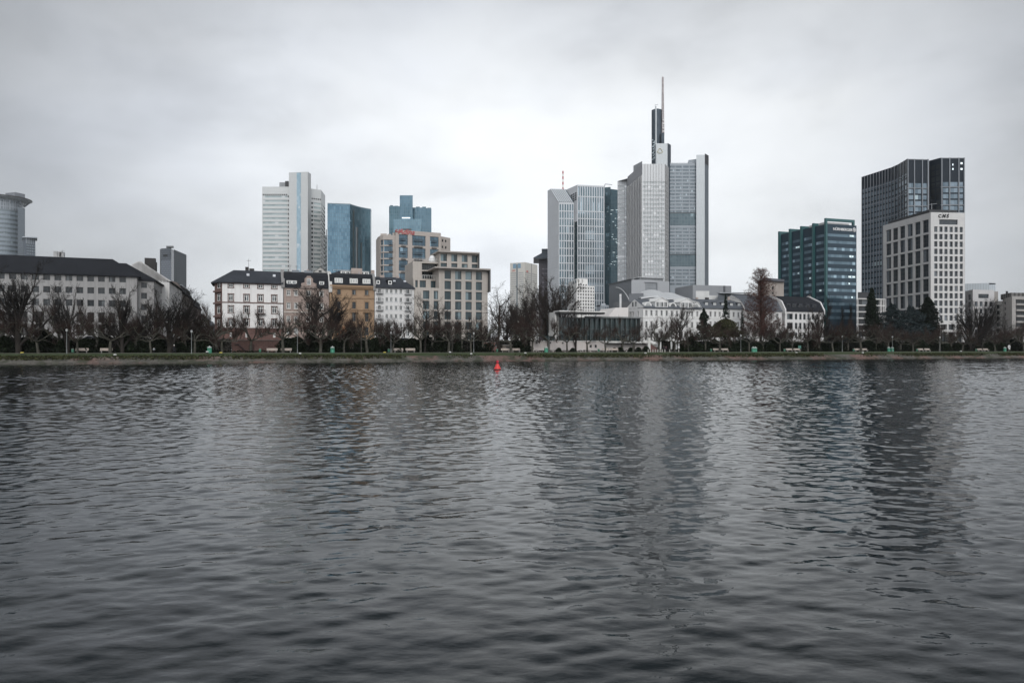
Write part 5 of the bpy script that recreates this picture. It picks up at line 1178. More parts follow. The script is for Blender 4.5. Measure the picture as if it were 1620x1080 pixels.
# ---- stepped beige office
T = Thing('office_building', 'stepped beige stone office with big dark windows and thin projecting roof slabs', 'office building', S(715, 45))
A, C = S(655.5, 45), S(771.5, 45); mid = at(A, C, 730); t = (C-A).normalized(); bo = M('office_beige', (.405, .37, .335), .85, .05, .1, streak=.25, brick=(1.6, 1.0, .02, .8, .95)); gbo = glass('beige_office_glass', (.016, .030, .036), (.06, .09, .10), .06, metal=.1, curtain=.2, cell=(9, 9))
st = style('bo', gbo, d_frame, depth=.45, nv=1, fw=.12, sill=M('sill_white', (.6, .58, .55), .8)); st2 = style('bo2', gbo, d_frame, depth=.45, nv=2, fw=.1)
X0 = at(A, C, 694.5); zt1 = zz(mid, 426.6); zt0 = zz(mid, 456.6)
lr = [(461.2, 474.4), (477, 490.2), (493, 505.6), (509, 521), (525, 537)]
T.facade(A, X0, 3.5, zt0, ucols(A, X0, [(669.2, 679.4), (686.2, 693.2)]), zrows(mid, lr), st)
T.facade(X0, C, 3.5, zt1, ucols(X0, C, [(703.3, 713.5), (720, 730), (736.4, 746.4), (752.8, 762.6)]), zrows(mid, [(428.8, 442.2), (445, 458.4)]+lr), st)
D = 20; T.facade(C, C+NV_*D, 3.5, zt1); T.facade(C+NV_*D, A+NV_*D, 3.5, zt0); T.facade(A+NV_*D, A, 3.5, zt0); T.facade(X0+NV_*D, X0, zt0-1, zt1); T.cap([A, X0, X0+NV_*D, A+NV_*D], zt0); T.cap([X0, C, C+NV_*D, X0+NV_*D], zt1)
# set-back storeys on the left
q0, q1 = S(654, 49), S(697, 49); zq = zz(q0, 440.4); zq2 = zz(q0, 411)
T.facade(q0, q1, zt0-.5, zq, ucols(q0, q1, [(657, 661), (664, 674), (681.4, 691)]), [(zt0+.1, zq-.5)], st2)
T.facade(q0+NV_*12, q0, zt0-.5, zq)
w0, w1 = S(653, 52), S(699, 52); T.facade(w0, w1, zq, zq2, ucols(w0, w1, [(667.4, 695.4)]), [(zq+.25, zz(w0, 428)), (zz(w0, 426.2), zz(w0, 415.4))], style('log', g_dark, d_frame, depth=1.4, nv=9, fw=.13)); T.facade(w1, w1+NV_*9, zq, zq2); T.facade(w0+NV_*12, w0, zq, zq2)
T.cap([w0, w1, w1+NV_*9, w0+NV_*12], zq2); T.cap([q0, q1, q1+NV_*3, q0+NV_*3], zq)
# penthouse
e0, e1 = S(695.5, 50), S(757, 50); em = at(e0, e1, 720); zp = zz(em, 400.6)
T.facade(e0, e1, zt1-.3, zp, ucols(e0, e1, [(697, 707.2), (714, 723.6), (730.4, 739.8), (746.4, 755.6)]), zrows(em, [(402.4, 413.8), (416.6, 424)]), st2); T.facade(e1, e1+NV_*8, zt1-.3, zp); T.facade(e0+NV_*8, e0, zt1-.3, zp); T.finish(bo)
rs_ = M('roof_slab', (.33, .30, .275), .7)
a0, a1 = S(688, 43.2), S(776.5, 43.2); T.slab('projecting_roof', [a0, a1, a1+NV_*22, a0+NV_*22], zt1+.01, zt1+.42, rs_)
a0, a1 = S(693.5, 48.6), S(759, 48.6); T.slab('projecting_roof', [a0, a1, a1+NV_*11, a0+NV_*11], zp+.01, zp+.4, rs_)
a1 = S(776.3, 43.6); T.slab('side_screen', [a1-UV_*.35, a1, a1+NV_*14, a1-UV_*.35+NV_*14], zz(mid, 461), zt1, M('screen_dark', (.09, .09, .09), .7))
a1 = S(758.8, 49); T.slab('side_screen', [a1-UV_*.3, a1, a1+NV_*8, a1-UV_*.3+NV_*8], zt1+.5, zp, MATS['screen_dark'])
mb = MB(); p = S(684.5, 56); mb.lathe((p.x, p.y), [(.01, zq2+2.6), (.7, zq2+2.4), (1.15, zq2+1.6), (1.2, zq2+.8), (.9, zq2)], 14); T.part('satellite_dome', mb, M('dome_white', (.75, .75, .75), .5), smooth=True)
mb = MB()
for i in range(10): q = at(w0, w1, 655+4.4*i); mb.tube(V3(q, zq2), V3(q, zq2+1.0), .04, .04, 4)
mb.tube(V3(w0, zq2+1), V3(w1, zq2+1), .05, .05, 4); T.part('roof_railing', mb, zinc)
mb = MB(); k0 = S(668, 48.3); k1 = S(694, 48.3)
for i in range(8): q = k0+(k1-k0)*(i/7); mb.tube(V3(q, zq), V3(q, zq+1.0), .04, .04, 4)
mb.tube(V3(k0, zq+1), V3(k1, zq+1), .05, .05, 4); T.part('terrace_railing', mb, w_frame)

# ================================================================ glass museum wing with its white base wall
T = Thing('museum', 'low modern museum with black glass front, white roof frame and a long glazed hall', 'museum', S(940, 30))
A, C = S(884, 31), S(1011.5, 31); t = (C-A).normalized(); mid = at(A, C, 940); mw = M('museum_white', (.62, .61, .59), .8, .06, .2, streak=.2); gm = glass('museum_glass', (.012, .020, .022), (.05, .07, .072), .06, metal=.15, cell=(1.5, 3), curtain=.05)
zt = zz(mid, 502.5); xs = [884, 892, 900.5, 909, 917, 925.2, 933.3, 941.5, 949.4, 957.8, 965.8, 973.6, 981.6, 989.4, 997.2, 1005, 1011.5]; us = [along(A, C, x) for x in xs]
st = style('mus', gm, depth=.25); rows = [(UPG+.5, zz(mid, 530)), (zz(mid, 528.6), zz(mid, 521.5)), (zz(mid, 520.2), zz(mid, 503.8))]
us[-1] = (C-A).length
T.facade(A, C, 3.6, zt, [(a+.1, b-.1) for a, b in zip(us, us[1:])], rows, st)
T.facade(C, C+NV_*12, 3.6, zt, even(12, 5, .9), rows, st); T.facade(C+NV_*12, A+NV_*12, 3.6, zt); T.facade(A+NV_*12, A, 3.6, zt); T.cap([A, C, C+NV_*12, A+NV_*12], zt); T.finish(M('museum_frame', (.045, .055, .056), .5))
for u_ in us[4:]:
    mb = MB(); mb.box(A, t, u_-.09, u_+.09, -.45, -.01, UPG+.6, zt); T.part('glass_fin', mb, M('fin_grey', (.06, .075, .075), .5))
mb = MB(); mb.box(A, t, us[5], us[-1]+.3, -.6, .3, zt+.005, zt+.4); T.part('hall_roof_edge', mb, M('hall_edge', (.16, .17, .17), .6))
fa, fb = S(885, 27.5), S(959, 27.5); f0 = hit(fa, NV_, 875.5); zr0 = zz(fa, 492.6)
T.slab('canopy_roof', [fa, fb, fb+NV_*14, f0], zr0, zr0+.3, mw); 
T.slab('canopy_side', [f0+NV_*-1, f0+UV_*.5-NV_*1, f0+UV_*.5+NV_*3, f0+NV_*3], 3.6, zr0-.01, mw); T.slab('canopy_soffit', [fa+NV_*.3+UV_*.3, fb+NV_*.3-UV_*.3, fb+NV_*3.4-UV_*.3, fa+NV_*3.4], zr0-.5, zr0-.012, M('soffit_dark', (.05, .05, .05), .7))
g0, g1 = S(876.4, 31.6), S(884, 31.0); T.slab('side_pier', [g0, g1-UV_*.01, g1+NV_*4-UV_*.01, g0+NV_*4], 3.6, zr0-.52, M('pier_grey', (.3, .3, .29), .8))
mb = MB(); e0, e1 = S(861, 30), S(884, 31); mb.box(e0, e1-e0, 0, (e1-e0).length-.1, 0, .3, 4, zz(mid, 532)); T.part('low_glass_wall', mb, gm)
# white base wall standing on the lawn
T = Thing('base_wall', 'long white rendered wall with two small square windows under the glass museum', 'wall', S(900, 16.4), 2)
A, C = S(838, 16.2), S(956, 16.2); mw2 = M('museum_pink_white', (.52, .475, .455), .85, .06, .2, streak=.2); zt = zz(at(A, C, 900), 539.6)
T.facade(A, C, 1.6, zt, ucols(A, C, [(932.8, 936.4), (940.9, 944.4)]), zrows(at(A, C, 938), [(545.4, 549.8)]), style('wb', g_dark, d_frame, depth=.3, nv=1, fw=.08)); T.facade(C, C+NV_*1.1, 1.6, zt); T.facade(A+NV_*1, A, 1.6, zt); T.cap([A, C, C+NV_*1.1, A+NV_*1.1], zt); T.finish(mw2)
mb = MB(); mb.box(A, C-A, -.1, (C-A).length+.1, -.15, 1.1, zt+.005, zt+.16); T.part('coping', mb, mw)
for x in (848, 869, 889, 910): p = at(A, C, x); mb = MB(); mb.box(p, C-A, 0, .35, -.25, -.01, zt-.55, zt-.3); T.part('wall_lamp', mb, black)
T = Thing('terrace', 'white terrace wall with a projecting slab and round columns right of the museum base wall', 'terrace', S(990, 17), 2)
A, C = S(957, 18.2), S(1026, 18.2); zt = zz(at(A, C, 990), 540.2); T.facade(A, C, 1.6, zt); T.facade(C, C+NV_*2, 1.6, zt); T.cap([A, C, C+NV_*2.2, A+NV_*2.2], zt); T.finish(mw2)
s0, s1 = S(957.5, 16.3), S(1027, 16.3); T.slab('slab', [s0, s1, s1+NV_*1.85, s0+NV_*1.85], zt-.42, zt+.12, mw)
for x in (983.8, 1003): p = S(x, 16.8); mb = MB(); mb.cyl((p.x, p.y), .3, 1.6, .3, zt-.43, 12); T.part('column', mb, M('column_dark', (.07, .06, .055), .8))
p = S(1027.4, 16.1); T.slab('end_pier', [p-UV_*.35, p+UV_*.35, p+UV_*.35+NV_*.8, p-UV_*.35+NV_*.8], 1.6, zz(p, 534), mw)
mb = MB(); a, b = V3(S(1029, 16.3), zz(S(1029, 16.3), 543.5)), V3(S(1042, 16.3), zz(S(1042, 16.3), 551.8)); d = V3(NV_*.3, 0); mb.extr([a, b, b+Vector((0, 0, -.9)), Vector((a.x, a.y, 1.7)), ], d); T.part('stair_flank', mb, M('stair_red', (.14, .075, .07), .85)); mb = MB(); mb.tube(a+Vector((0, 0, .15)), b+Vector((0, 0, .15)), .22, .22, 6); T.part('stair_rail', mb, M('rail_stone', (.32, .30, .28), .8))

# ================================================================ white palace
T = Thing('palace', 'white classical palace with slate roof, two broad white gabled dormers and arched attic windows', 'palace', S(1060, 45))
A0, A, C = hit(S(1017.6, 45), NV_, 990.5), S(1017.6, 45), S(1109, 45); mid = at(A, C, 1050); t = (C-A).normalized(); wp = M('palace_white', (.66, .655, .645), .85, .05, .15, streak=.2); pt_ = M('palace_trim', (.60, .595, .58), .85, .06)
zE = zz(mid, 486.4); g_p = glass('palace_glass', (.06, .065, .068), (.16, .165, .165), .12, curtain=.3, cell=(9, 9)); fs = dict(frame=M('grey_frame', (.28, .28, .28), .6), nv=2, tr=(.7,), fw=.09, sur=pt_, sw=.16)
rw = [(491.2, 499.4), (508.6, 517.8), (525.6, 537)]
st = style('pal', g_p, depth=.25, **fs)
T.facade(A, C, 3.6, zE, ucols(A, C, [(1021+8.05*i, 1024.0+8.05*i) for i in range(11)]), zrows(mid, rw), st)
T.facade(A0, A, 3.6, zE, ucols(A0, A, [(996.8, 998.6), (1000.8, 1002.6), (1008.8, 1010.8)]), zrows(A, rw[:2]), st)
D = (A-A0).length; T.facade(C, C+NV_*D, 3.6, zE); T.facade(C+NV_*D, A0, 3.6, zE); zR = zz(mid+NV_*D/2, 472.6)
zg = zz(A+(A0-A)*.5, 473.4)
roof(T, A, C, D, [(0, zE), (D/2-.02, zg)], 0, 0, M('palace_slate', (.085, .095, .11), .7, .2, .25, brick=(.5, .3, .03, .7, .8)), eave=.5)
T.bars('string_course', A, C, 5, zE, zs=[zz(mid, 502.6), zz(mid, 521), zE-.2], w=.2, d=.22, hw=.3, mat=pt_); T.bars('string_course', A0, A, 5, zE, zs=[zz(A, 501.4), zz(A, 520)], w=.2, d=.22, hw=.3, mat=pt_)
for x in (1046.5, 1086): dormer(T, A, t, along(A, C, x), 4.7, zE+.1, zz(mid, 477), -.12, 7, wp, style('pdor', g_p, **dict(fs, sur=None)), pt_, 3, gable=1.25)
for x in (1026.5, 1066, 1103):
    mb = MB(); u_ = along(A, C, x); pp = [(u_+1.5*math.cos(R(180*i/10)), zE+.35+1.45*math.sin(R(180*i/10))) for i in range(11)]
    mb.extr([V3(A+t*a+NV_*.5, z) for a, z in pp[::-1]], (NV_.x*4, NV_.y*4, 0)); o = T.part('arched_dormer', mb, pt_)
    g = MB(); pp = [(u_+.85*math.cos(R(180*i/10)), zE+.5+.95*math.sin(R(180*i/10))) for i in range(11)]; g.poly([V3(A+t*a+NV_*.46, z) for a, z in pp[::-1]]); T.part('arched_window', g, g_p, o)
gd = (A-A0).normalized()
for k in (-1.0, 1.0):
    g = MB(); q = A0+(A-A0)*.5+gd*(k); o_ = Vector((gd.y, -gd.x))*.06; g.poly([V3(q-gd*.5+o_, zE+.5), V3(q+gd*.5+o_, zE+.5), V3(q+gd*.5+o_, zE+1.7), V3(q+gd*.2+o_, zE+2.1), V3(q-gd*.2+o_, zE+2.1), V3(q-gd*.5+o_, zE+1.7)]); T.part('gable_window', g, g_p)
T.finish(wp)
# annex with sloping white side left of the palace
T = Thing('annex', 'plain white annex with a slanting left edge beside the palace gable', 'annex', S(980, 56)); a, b = S(962, 50), S(994, 50); zt = zz(b, 487.2)
T.wall.extr([V3(a, 3.6), V3(b, 3.6), V3(b, zt+.2), V3(at(a, b, 973), zt), V3(a, zz(a, 502))], (NV_.x*10, NV_.y*10, 0)); T.finish(M('annex_white', (.60, .57, .55), .85, .04))
# ---- dormered wing
T = Thing('palace', 'plainer white palace wing with five small dormers ending at a white firewall', 'palace', S(1140, 46))
A, C = S(1109.3, 45.6), S(1176, 45.6); mid = at(A, C, 1140); zE = zz(mid, 487.4); T.facade(A, C, 3.6, zE, ucols(A, C, [(1115.2+7.35*i, 1118.0+7.35*i) for i in range(8)]), zrows(mid, [(493.4, 500.8), (508.6, 517.4), (525.6, 535)]), st)
D = 14; T.facade(C, C+NV_*D, 3.6, zE); T.facade(C+NV_*D, A+NV_*D, 3.6, zE); zR = zz(mid+NV_*D/2, 473.6); roof(T, A, C, D, [(0, zE), (1.2, zE+1.9), (D/2, zR)], 0, 0, MATS['palace_slate'], eave=.4)
for x in (1119, 1132, 1145, 1158.5, 1170.5): dormer(T, A, UV_, along(A, C, x), 1.5, zE+.45, zE+1.9, .5, 4, M('dormer_slate', (.05, .056, .066), .7), style('pdor2', glass('dorm_glass', (.3, .32, .33), (.42, .44, .45), .1, curtain=0), frame=w_frame, nv=2, fw=.12), MATS['dormer_slate'], 1)
T.bars('string_course', A, C, 5, zE, zs=[zz(mid, 504), zz(mid, 521.5), zE-.2], w=.2, d=.22, hw=.3, mat=pt_); T.finish(wp)
firewall(T, C-UV_*.2, UV_, D, [(0, zE), (1.2, zE+1.9), (D/2, zR)], .5, .4, M('fire_white', (.5, .49, .47), .9))
# ---- house behind the reddish conifer
T = Thing('house', 'white house with pedimented windows and dark roof hidden behind the reddish conifer', 'house', S(1208, 47))
A, C = S(1177.5, 47), S(1237, 47); mid = at(A, C, 1208); zE = zz(mid, 491); T.facade(A, C, 3.6, zE, ucols(A, C, [(1182, 1186.5), (1192, 1196.5), (1207, 1212), (1217, 1222), (1227, 1231.5)]), zrows(mid, [(495.4, 505), (510.4, 521), (526, 535)]), style('hid', g_house, depth=.3, frame=w_frame, nv=2, fw=.1, sur=pt_, sw=.3)); T.facade(C, C+NV_*D, 3.6, zE); T.facade(C+NV_*D, A+NV_*D, 3.6, zE); T.facade(A+NV_*D, A, 3.6, zE)
zR = zz(mid+NV_*7, 467.4); roof(T, A, C, D, [(0, zE), (2.2, zE+3.6), (6.9, zR)], 0, 0, MATS['palace_slate'], eave=.4); T.finish(M('hidden_white', (.55, .54, .53), .85, streak=.2))
# ---- white house with dormer row
T = Thing('house', 'white house with a row of small dormers and white firewalls below the green framed tower', 'house', S(1270, 50))
A, C = S(1242, 50), S(1303.5, 50); mid = at(A, C, 1268); zE = zz(mid, 491.6); t = (C-A).normalized()
T.facade(A, C, 3.6, zE, ucols(A, C, [(1245.2, 1254.2), (1257.6, 1261.4), (1264.4, 1268.2), (1270.8, 1274.6), (1277.4, 1281.2), (1284.4, 1288), (1291, 1294.6)]), zrows(mid, [(496.4, 505.4), (510.6, 520.4), (526, 535)]), style('wd', g_house, depth=.25, frame=d_frame, nv=2, tr=(.6,), fw=.1))
D = 15; T.facade(C, C+NV_*D, 3.6, zE); T.facade(C+NV_*D, A+NV_*D, 3.6, zE); T.facade(A+NV_*D, A, 3.6, zE); zM = zE+3.2; zR = zz(mid+NV_*7.4, 468.8); pf = [(0, zE), (1.5, zM), (7.4, zR)]; roof(T, A, C, D, pf, 0, 0, dslate, eave=.4)
for x in (1249, 1258, 1268, 1279, 1290): dormer(T, A, t, along(A, C, x), 1.7, zE+.7, zE+2.4, .45, 4, M('dormer_slate', (.05, .056, .066), .7), style('wdd', g_dark, frame=d_frame, nv=2, fw=.1), MATS['dormer_slate'], 1)
T.finish(M('white_row', (.58, .57, .56), .85, .05, streak=.15)); fwm = M('fire_bright', (.62, .61, .6), .85); firewall(T, A-UV_*.4, UV_, D, pf, .5, .4, fwm); firewall(T, C-UV_*.4, UV_, D, pf, .5, .4, fwm)

# ================================================================ retaining walls under the upper road, by stretch
rw_d = M('old_wall', (.060, .052, .046), .95, .35, .4, streak=.4, brick=(.8, .4, .03, .5, .75))
for nm, x0, x1, mt, zt, lb in (('retaining_wall', -160, 366, rw_d, 4.95, 'dark ivy-grown retaining wall under the long white office block'), ('retaining_wall', 366.5, 451, red_st, 4.75, 'red sandstone retaining wall with a stair under the white house'), ('retaining_wall', 451.5, 837, rw_d, 4.95, 'dark retaining wall behind the plane trees below the ochre and beige buildings'), ('retaining_wall', 1044, 1760, rw_d, 4.95, 'dark retaining wall behind shrubs right of the palace terrace')):
    T = Thing(nm, lb, 'wall', S((x0+x1)/2, 17.3), 2); A, C = S(x0, 17.2), S(x1, 17.2); mb = MB(); mb.box(A, C-A, 0, (C-A).length, 0, .5, 1.6, zt); T.part('wall', mb, mt)
    mb = MB(); mb.box(A, C-A, 0, (C-A).length, -.1, .6, zt+.004, zt+.16); T.part('coping', mb, M('coping_stone', (.12, .11, .10), .9))
    if mt is red_st:
        mb = MB(); a, b = S(371, 17), S(389, 17); mb.tube(V3(a, 3.9), V3(at(a, b, 377), 3.9), .12, .12); mb.tube(V3(at(a, b, 377), 3.9), V3(b, 2.3), .12, .12); T.part('stair_rail', mb, M('rail_dark', (.05, .03, .03), .8))
        mb = MB(); p = S(398, 17.2); mb.box(p, UV_, -.6, .6, -.05, -.005, 2.0, 3.9); T.part('niche', mb, M('niche_red', (.07, .04, .036), .9))

# ---- chimneys, vents and aerials on the roofs of the front row
roofm = [M('chimney_dark', (.035, .033, .033), .9), M('chimney_brick', (.36, .30, .27), .9), zinc]
rr = random.Random(17)
for nm, x0, x1, y, d, n in (('dusty pink house with', 452, 516, 431.5, 50.5, 5), ('ochre stone house', 525, 590, 433.5, 50.5, 4), ('narrow pale house', 597, 640, 440, 51, 4), ('long white office block', 84, 104, 407.5, 52.5, 2), ('white classical palace', 1022, 1106, 475.5, 53, 4), ('plainer white palace', 1112, 1172, 474.5, 52.5, 4), ('pedimented windows', 1182, 1232, 468.6, 53.6, 3), ('row of small dormers', 1246, 1286, 470, 57, 4)):
    root = next(o for o in COL.objects if o.parent is None and nm in str(o.get('label', ''))); TT = Thing.__new__(Thing); TT.e = root; TT.o = root.location.copy()
    for i in range(n):
        p = S(x0+(x1-x0)*(i+.15+.7*rr.random())/n, d); z = zz(p, y); k = rr.random()
        if k < .45: w = .35+.5*rr.random(); TT.slab('chimney', [p, p+UV_*w*1.6, p+UV_*w*1.6+NV_*w, p+NV_*w], z-.9, z+.7+.5*rr.random(), roofm[int(rr.random()*2)])
        elif k < .75: mb = MB(); mb.cyl((p.x, p.y), .13, z-.7, .13, z+.5, 8); mb.cyl((p.x, p.y), .22, z+.5, .05, z+.68, 8); TT.part('roof_vent', mb, zinc)
        else:
            mb = MB(); h = 1.4+rr.random(); mb.tube(V3(p, z-.6), V3(p, z+h), .035, .03, 4); mb.tube(V3(p-UV_*.5, z+h-.3), V3(p+UV_*.5, z+h-.3), .03, .03, 4); mb.tube(V3(p-UV_*.35, z+h-.6), V3(p+UV_*.35, z+h-.6), .03, .03, 4); TT.part('aerial', mb, black)
# ================================================================ trees
def tubes(segs, k):
    s = np.array([(*a, *b, c, d) for a, b, c, d in segs], float); p, q, r0, r1 = s[:, :3], s[:, 3:6], s[:, 6], s[:, 7]; n = len(s)
    d = q-p; d /= np.maximum(np.linalg.norm(d, axis=1), 1e-9)[:, None]; h = np.where(np.abs(d[:, 2:3]) > .9, [[1., 0, 0]], [[0, 0, 1.]])
    a = np.cross(d, h); a /= np.linalg.norm(a, axis=1)[:, None]; b = np.cross(d, a); g = np.arange(k)*2*np.pi/k
    off = a[:, None]*np.cos(g)[None, :, None]+b[:, None]*np.sin(g)[None, :, None]
    v = np.concatenate([p[:, None]+off*r0[:, None, None], q[:, None]+off*r1[:, None, None]], 1).reshape(-1, 3)
    base = np.arange(n)[:, None]*2*k; j = np.arange(k); jn = (j+1) % k
    f = np.stack([base+j, base+jn, base+k+jn, base+k+j], -1).reshape(-1, 4)
    return v, f
def rvec(r): return Vector((r.gauss(0, 1), r.gauss(0, 1), r.gauss(0, 1)))
def side(d, ang, r):
    o = d.orthogonal().normalized(); o = Matrix.Rotation(r.random()*6.283, 3, d) @ o
    return (d*math.cos(ang)+o*math.sin(ang)).normalized()
def branch(segs, p, d, L, rad, lv, P, r):
    n = P['n'][lv]; st = L/n; last = lv == len(P['n'])-1
    for i in range(n):
        d = (d+rvec(r)*P['wob'][lv]+Vector((0, 0, P['up'][lv]))).normalized(); q = p+d*st
        a = rad*(1-i/n*(1-P['tip'][lv])); b = rad*(1-(i+1)/n*(1-P['tip'][lv]))
        segs[lv].append((p[:], q[:], a, b)); p = q
        if not last and (i+1)/n > P['start'][lv]:
            k = P['kids'][lv]; k = int(k)+(r.random() < k-int(k))
            for _ in range(k):
                branch(segs, p-d*st*r.random()*.8, side(d, R(P['ang'][lv])*(.7+.6*r.random()), r), L*P['ratio'][lv]*(.65+.6*r.random())*(1-.45*(i+1)/n), max(.009, b*P['rr'][lv]), lv+1, P, r)
def mk_bare(name, P, seed, H, r0, bark, twig, split, lean=0):
    r = random.Random(seed); segs = [[] for _ in P['n']]
    for k in range(P.get('stems', 1)):
        a = 6.283*k/max(1, P.get('stems', 1))+r.random(); d = Vector((math.cos(a)*P.get('spread', .03), math.sin(a)*P.get('spread', .03), 1)).normalized()
        branch(segs, Vector((math.cos(a)*.2*(P.get('stems', 1) > 1), math.sin(a)*.2*(P.get('stems', 1) > 1), -.3)), d, H*(.85+.3*r.random() if k else 1), r0, 0, P, r)
    lo = [s for l in segs[:split] for s in l]; hi = [s for l in segs[split:] for s in l]
    v, f = tubes(lo, 6); tm = npmesh(name+'_trunk', v, f, bark, True); v, f = tubes(hi, 3); cm = npmesh(name+'_crown', v, f, twig)
    return tm, cm
bark = M('dark_bark', (.032, .028, .025), .95, .3, 1.2, spec=.15); bark2 = M('grey_bark', (.10, .095, .085), .95, .35, 1.5, spec=.15); bark_pl = M('plane_bark', (.085, .082, .068), .9, .6, 1.8, spec=.15)
tw_d = M('dark_twig', (.022, .020, .019), .9, .2, spec=.12); tw_b = M('brown_twig', (.046, .038, .034), .9, .25, spec=.12); tw_r = M('red_twig', (.050, .034, .029), .9, .4, .5, spec=.12); tw_g = M('grey_twig', (.06, .054, .05), .9, .2, spec=.12)
UP = dict(n=[4, 8, 6, 4, 2], wob=[.05, .09, .12, .14, .12], up=[.0, .055, .07, .08, .06], tip=[.75, .25, .3, .35, .5], start=[.2, .2, .12, .1], kids=[2.8, 1.3, 1.7, 2.1], ang=[34, 36, 36, 38], ratio=[1.7, .5, .48, .5], rr=[.55, .45, .42, .5])
SP = dict(n=[5, 9, 6, 4, 2], wob=[.05, .13, .16, .18, .18], up=[.0, .03, .04, .03, .0], tip=[.7, .25, .3, .35, .5], start=[.4, .22, .15, .1], kids=[2.4, 1.1, 1.35, 1.5], ang=[50, 50, 48, 46], ratio=[1.15, .52, .5, .5], rr=[.52, .48, .45, .5])
DN_ = dict(n=[4, 7, 6, 4, 2], wob=[.05, .10, .13, .16, .16], up=[.0, .07, .07, .06, .04], tip=[.7, .3, .3, .35, .5], start=[.2, .15, .1, .05], kids=[3.0, 1.5, 2.0, 2.2], ang=[42, 44, 44, 44], ratio=[1.35, .52, .5, .5], rr=[.5, .45, .42, .5])
BARE = {}
BARE['upright'] = [mk_bare('upright_tree', UP, 21+i, 5.0, .35, bark, tw_d, 3) for i in range(2)]
BARE['spread'] = [mk_bare('spreading_tree', SP, 31+i, 8.0, .27, bark, tw_d, 3) for i in range(2)]
BARE['dense'] = [mk_bare('dense_tree', DN_, 41+i, 4.5, .26, bark, tw_b, 3) for i in range(2)]
BUSHP = dict(n=[5, 5, 4, 3], wob=[.10, .14, .16, .16], up=[.04, .06, .06, .03], tip=[.4, .3, .4, .5], start=[.1, .1, .05], kids=[1.9, 2.4, 2.6], ang=[34, 38, 40], ratio=[.55, .5, .5], rr=[.55, .5, .55], stems=9, spread=.55)
BARE['bush'] = [mk_bare('bare_bush', BUSHP, 51, 4.0, .05, bark, tw_b, 1)]
YT = dict(n=[7, 5, 4, 2], wob=[.02, .1, .14, .15], up=[.0, .08, .06, .03], tip=[.5, .3, .4, .5], start=[.35, .15, .1], kids=[1.9, 1.6, 1.8], ang=[42, 42, 42], ratio=[.38, .5, .5], rr=[.5, .5, .5])
BARE['young'] = [mk_bare('young_tree', YT, 61+i, 7.0, .085, bark2, tw_g, 1) for i in range(2)]
COLP = dict(n=[10, 5, 4, 3], wob=[.015, .06, .09, .1], up=[.0, .22, .2, .15], tip=[.2, .3, .4, .5], start=[.06, .1, .05], kids=[6.0, 2.0, 2.4], ang=[36, 30, 30], ratio=[.24, .5, .5], rr=[.3, .5, .5])
BARE['columnar'] = [mk_bare('columnar_tree', COLP, 71, 14.0, .22, bark, tw_d, 1)]

def mk_plane(seed):
    """Pollarded plane: short bole, crooked limbs, swollen knuckles and a brush of reddish shoots."""
    r = random.Random(seed); big, tw = [], []; H = 2.3+r.random()*.4; knob = []
    p = Vector((0, 0, -.3)); d = Vector((r.gauss(0, .04), r.gauss(0, .04), 1)).normalized()
    for i in range(4):
        q = p+d*((H+.3)/4); big.append((p[:], q[:], .30-.018*i, .282-.018*i)); p = q; d = (d+rvec(r)*.05).normalized()
    nl = r.choice((4, 5, 5, 6))
    def limb(p, d, L, rad, lv):
        n = 4
        for i in range(n):
            d = (d+rvec(r)*.16+Vector((0, 0, .03 if lv == 0 else .07))).normalized(); q = p+d*L/n
            big.append((p[:], q[:], rad*(1-.12*i), rad*(1-.12*(i+1)))); p = q
            if lv < 2 and i >= 1 and r.random() < (.85 if lv == 0 else .55): limb(p, side(d, R(45), r), L*.55, rad*.6, lv+1)
            if lv >= 1 and r.random() < .3: knob.append((p.copy(), rad))
        knob.append((p.copy(), rad*.7))
    a0 = r.random()*6.28
    for k in range(nl):
        a = a0+6.283*k/nl+r.gauss(0, .2); e = R(14+r.random()*26); limb(p.copy(), Vector((math.cos(a)*math.cos(e), math.sin(a)*math.cos(e), math.sin(e))), 3.3+r.random()*1.0, .14, 0)
    for c, rad in knob:
        rr = max(.09, rad*1.25); big.append(((c-Vector((0, 0, rr)))[:], (c+Vector((0, 0, rr*.2)))[:], rr*.5, rr*1.15)); big.append(((c+Vector((0, 0, rr*.2)))[:], (c+Vector((0, 0, rr*1.1)))[:], rr*1.15, rr*.4))
        for _ in range(r.randrange(8, 14)):
            d = (Vector((0, 0, 1.15))+rvec(r)*.42+Vector((c.x, c.y, 0))*.05).normalized(); q = c.copy(); L = .7+r.random()*1.3
            for i in range(3):
                d = (d+rvec(r)*.10+Vector((0, 0, .13))).normalized(); q2 = q+d*L/3; tw.append((q[:], q2[:], .014-.003*i, .011-.003*i))
                if r.random() < .5:
                    e = side(d, R(35), r); tw.append((q2[:], (q2+e*L*.32)[:], .010, .006))
                q = q2
    v, f = tubes(big, 7); tm = npmesh('plane_trunk', v, f, bark_pl, True); v, f = tubes(tw, 3); return tm, npmesh('plane_crown', v, f, tw_r)
PLANES = [mk_plane(100+i) for i in range(10)]

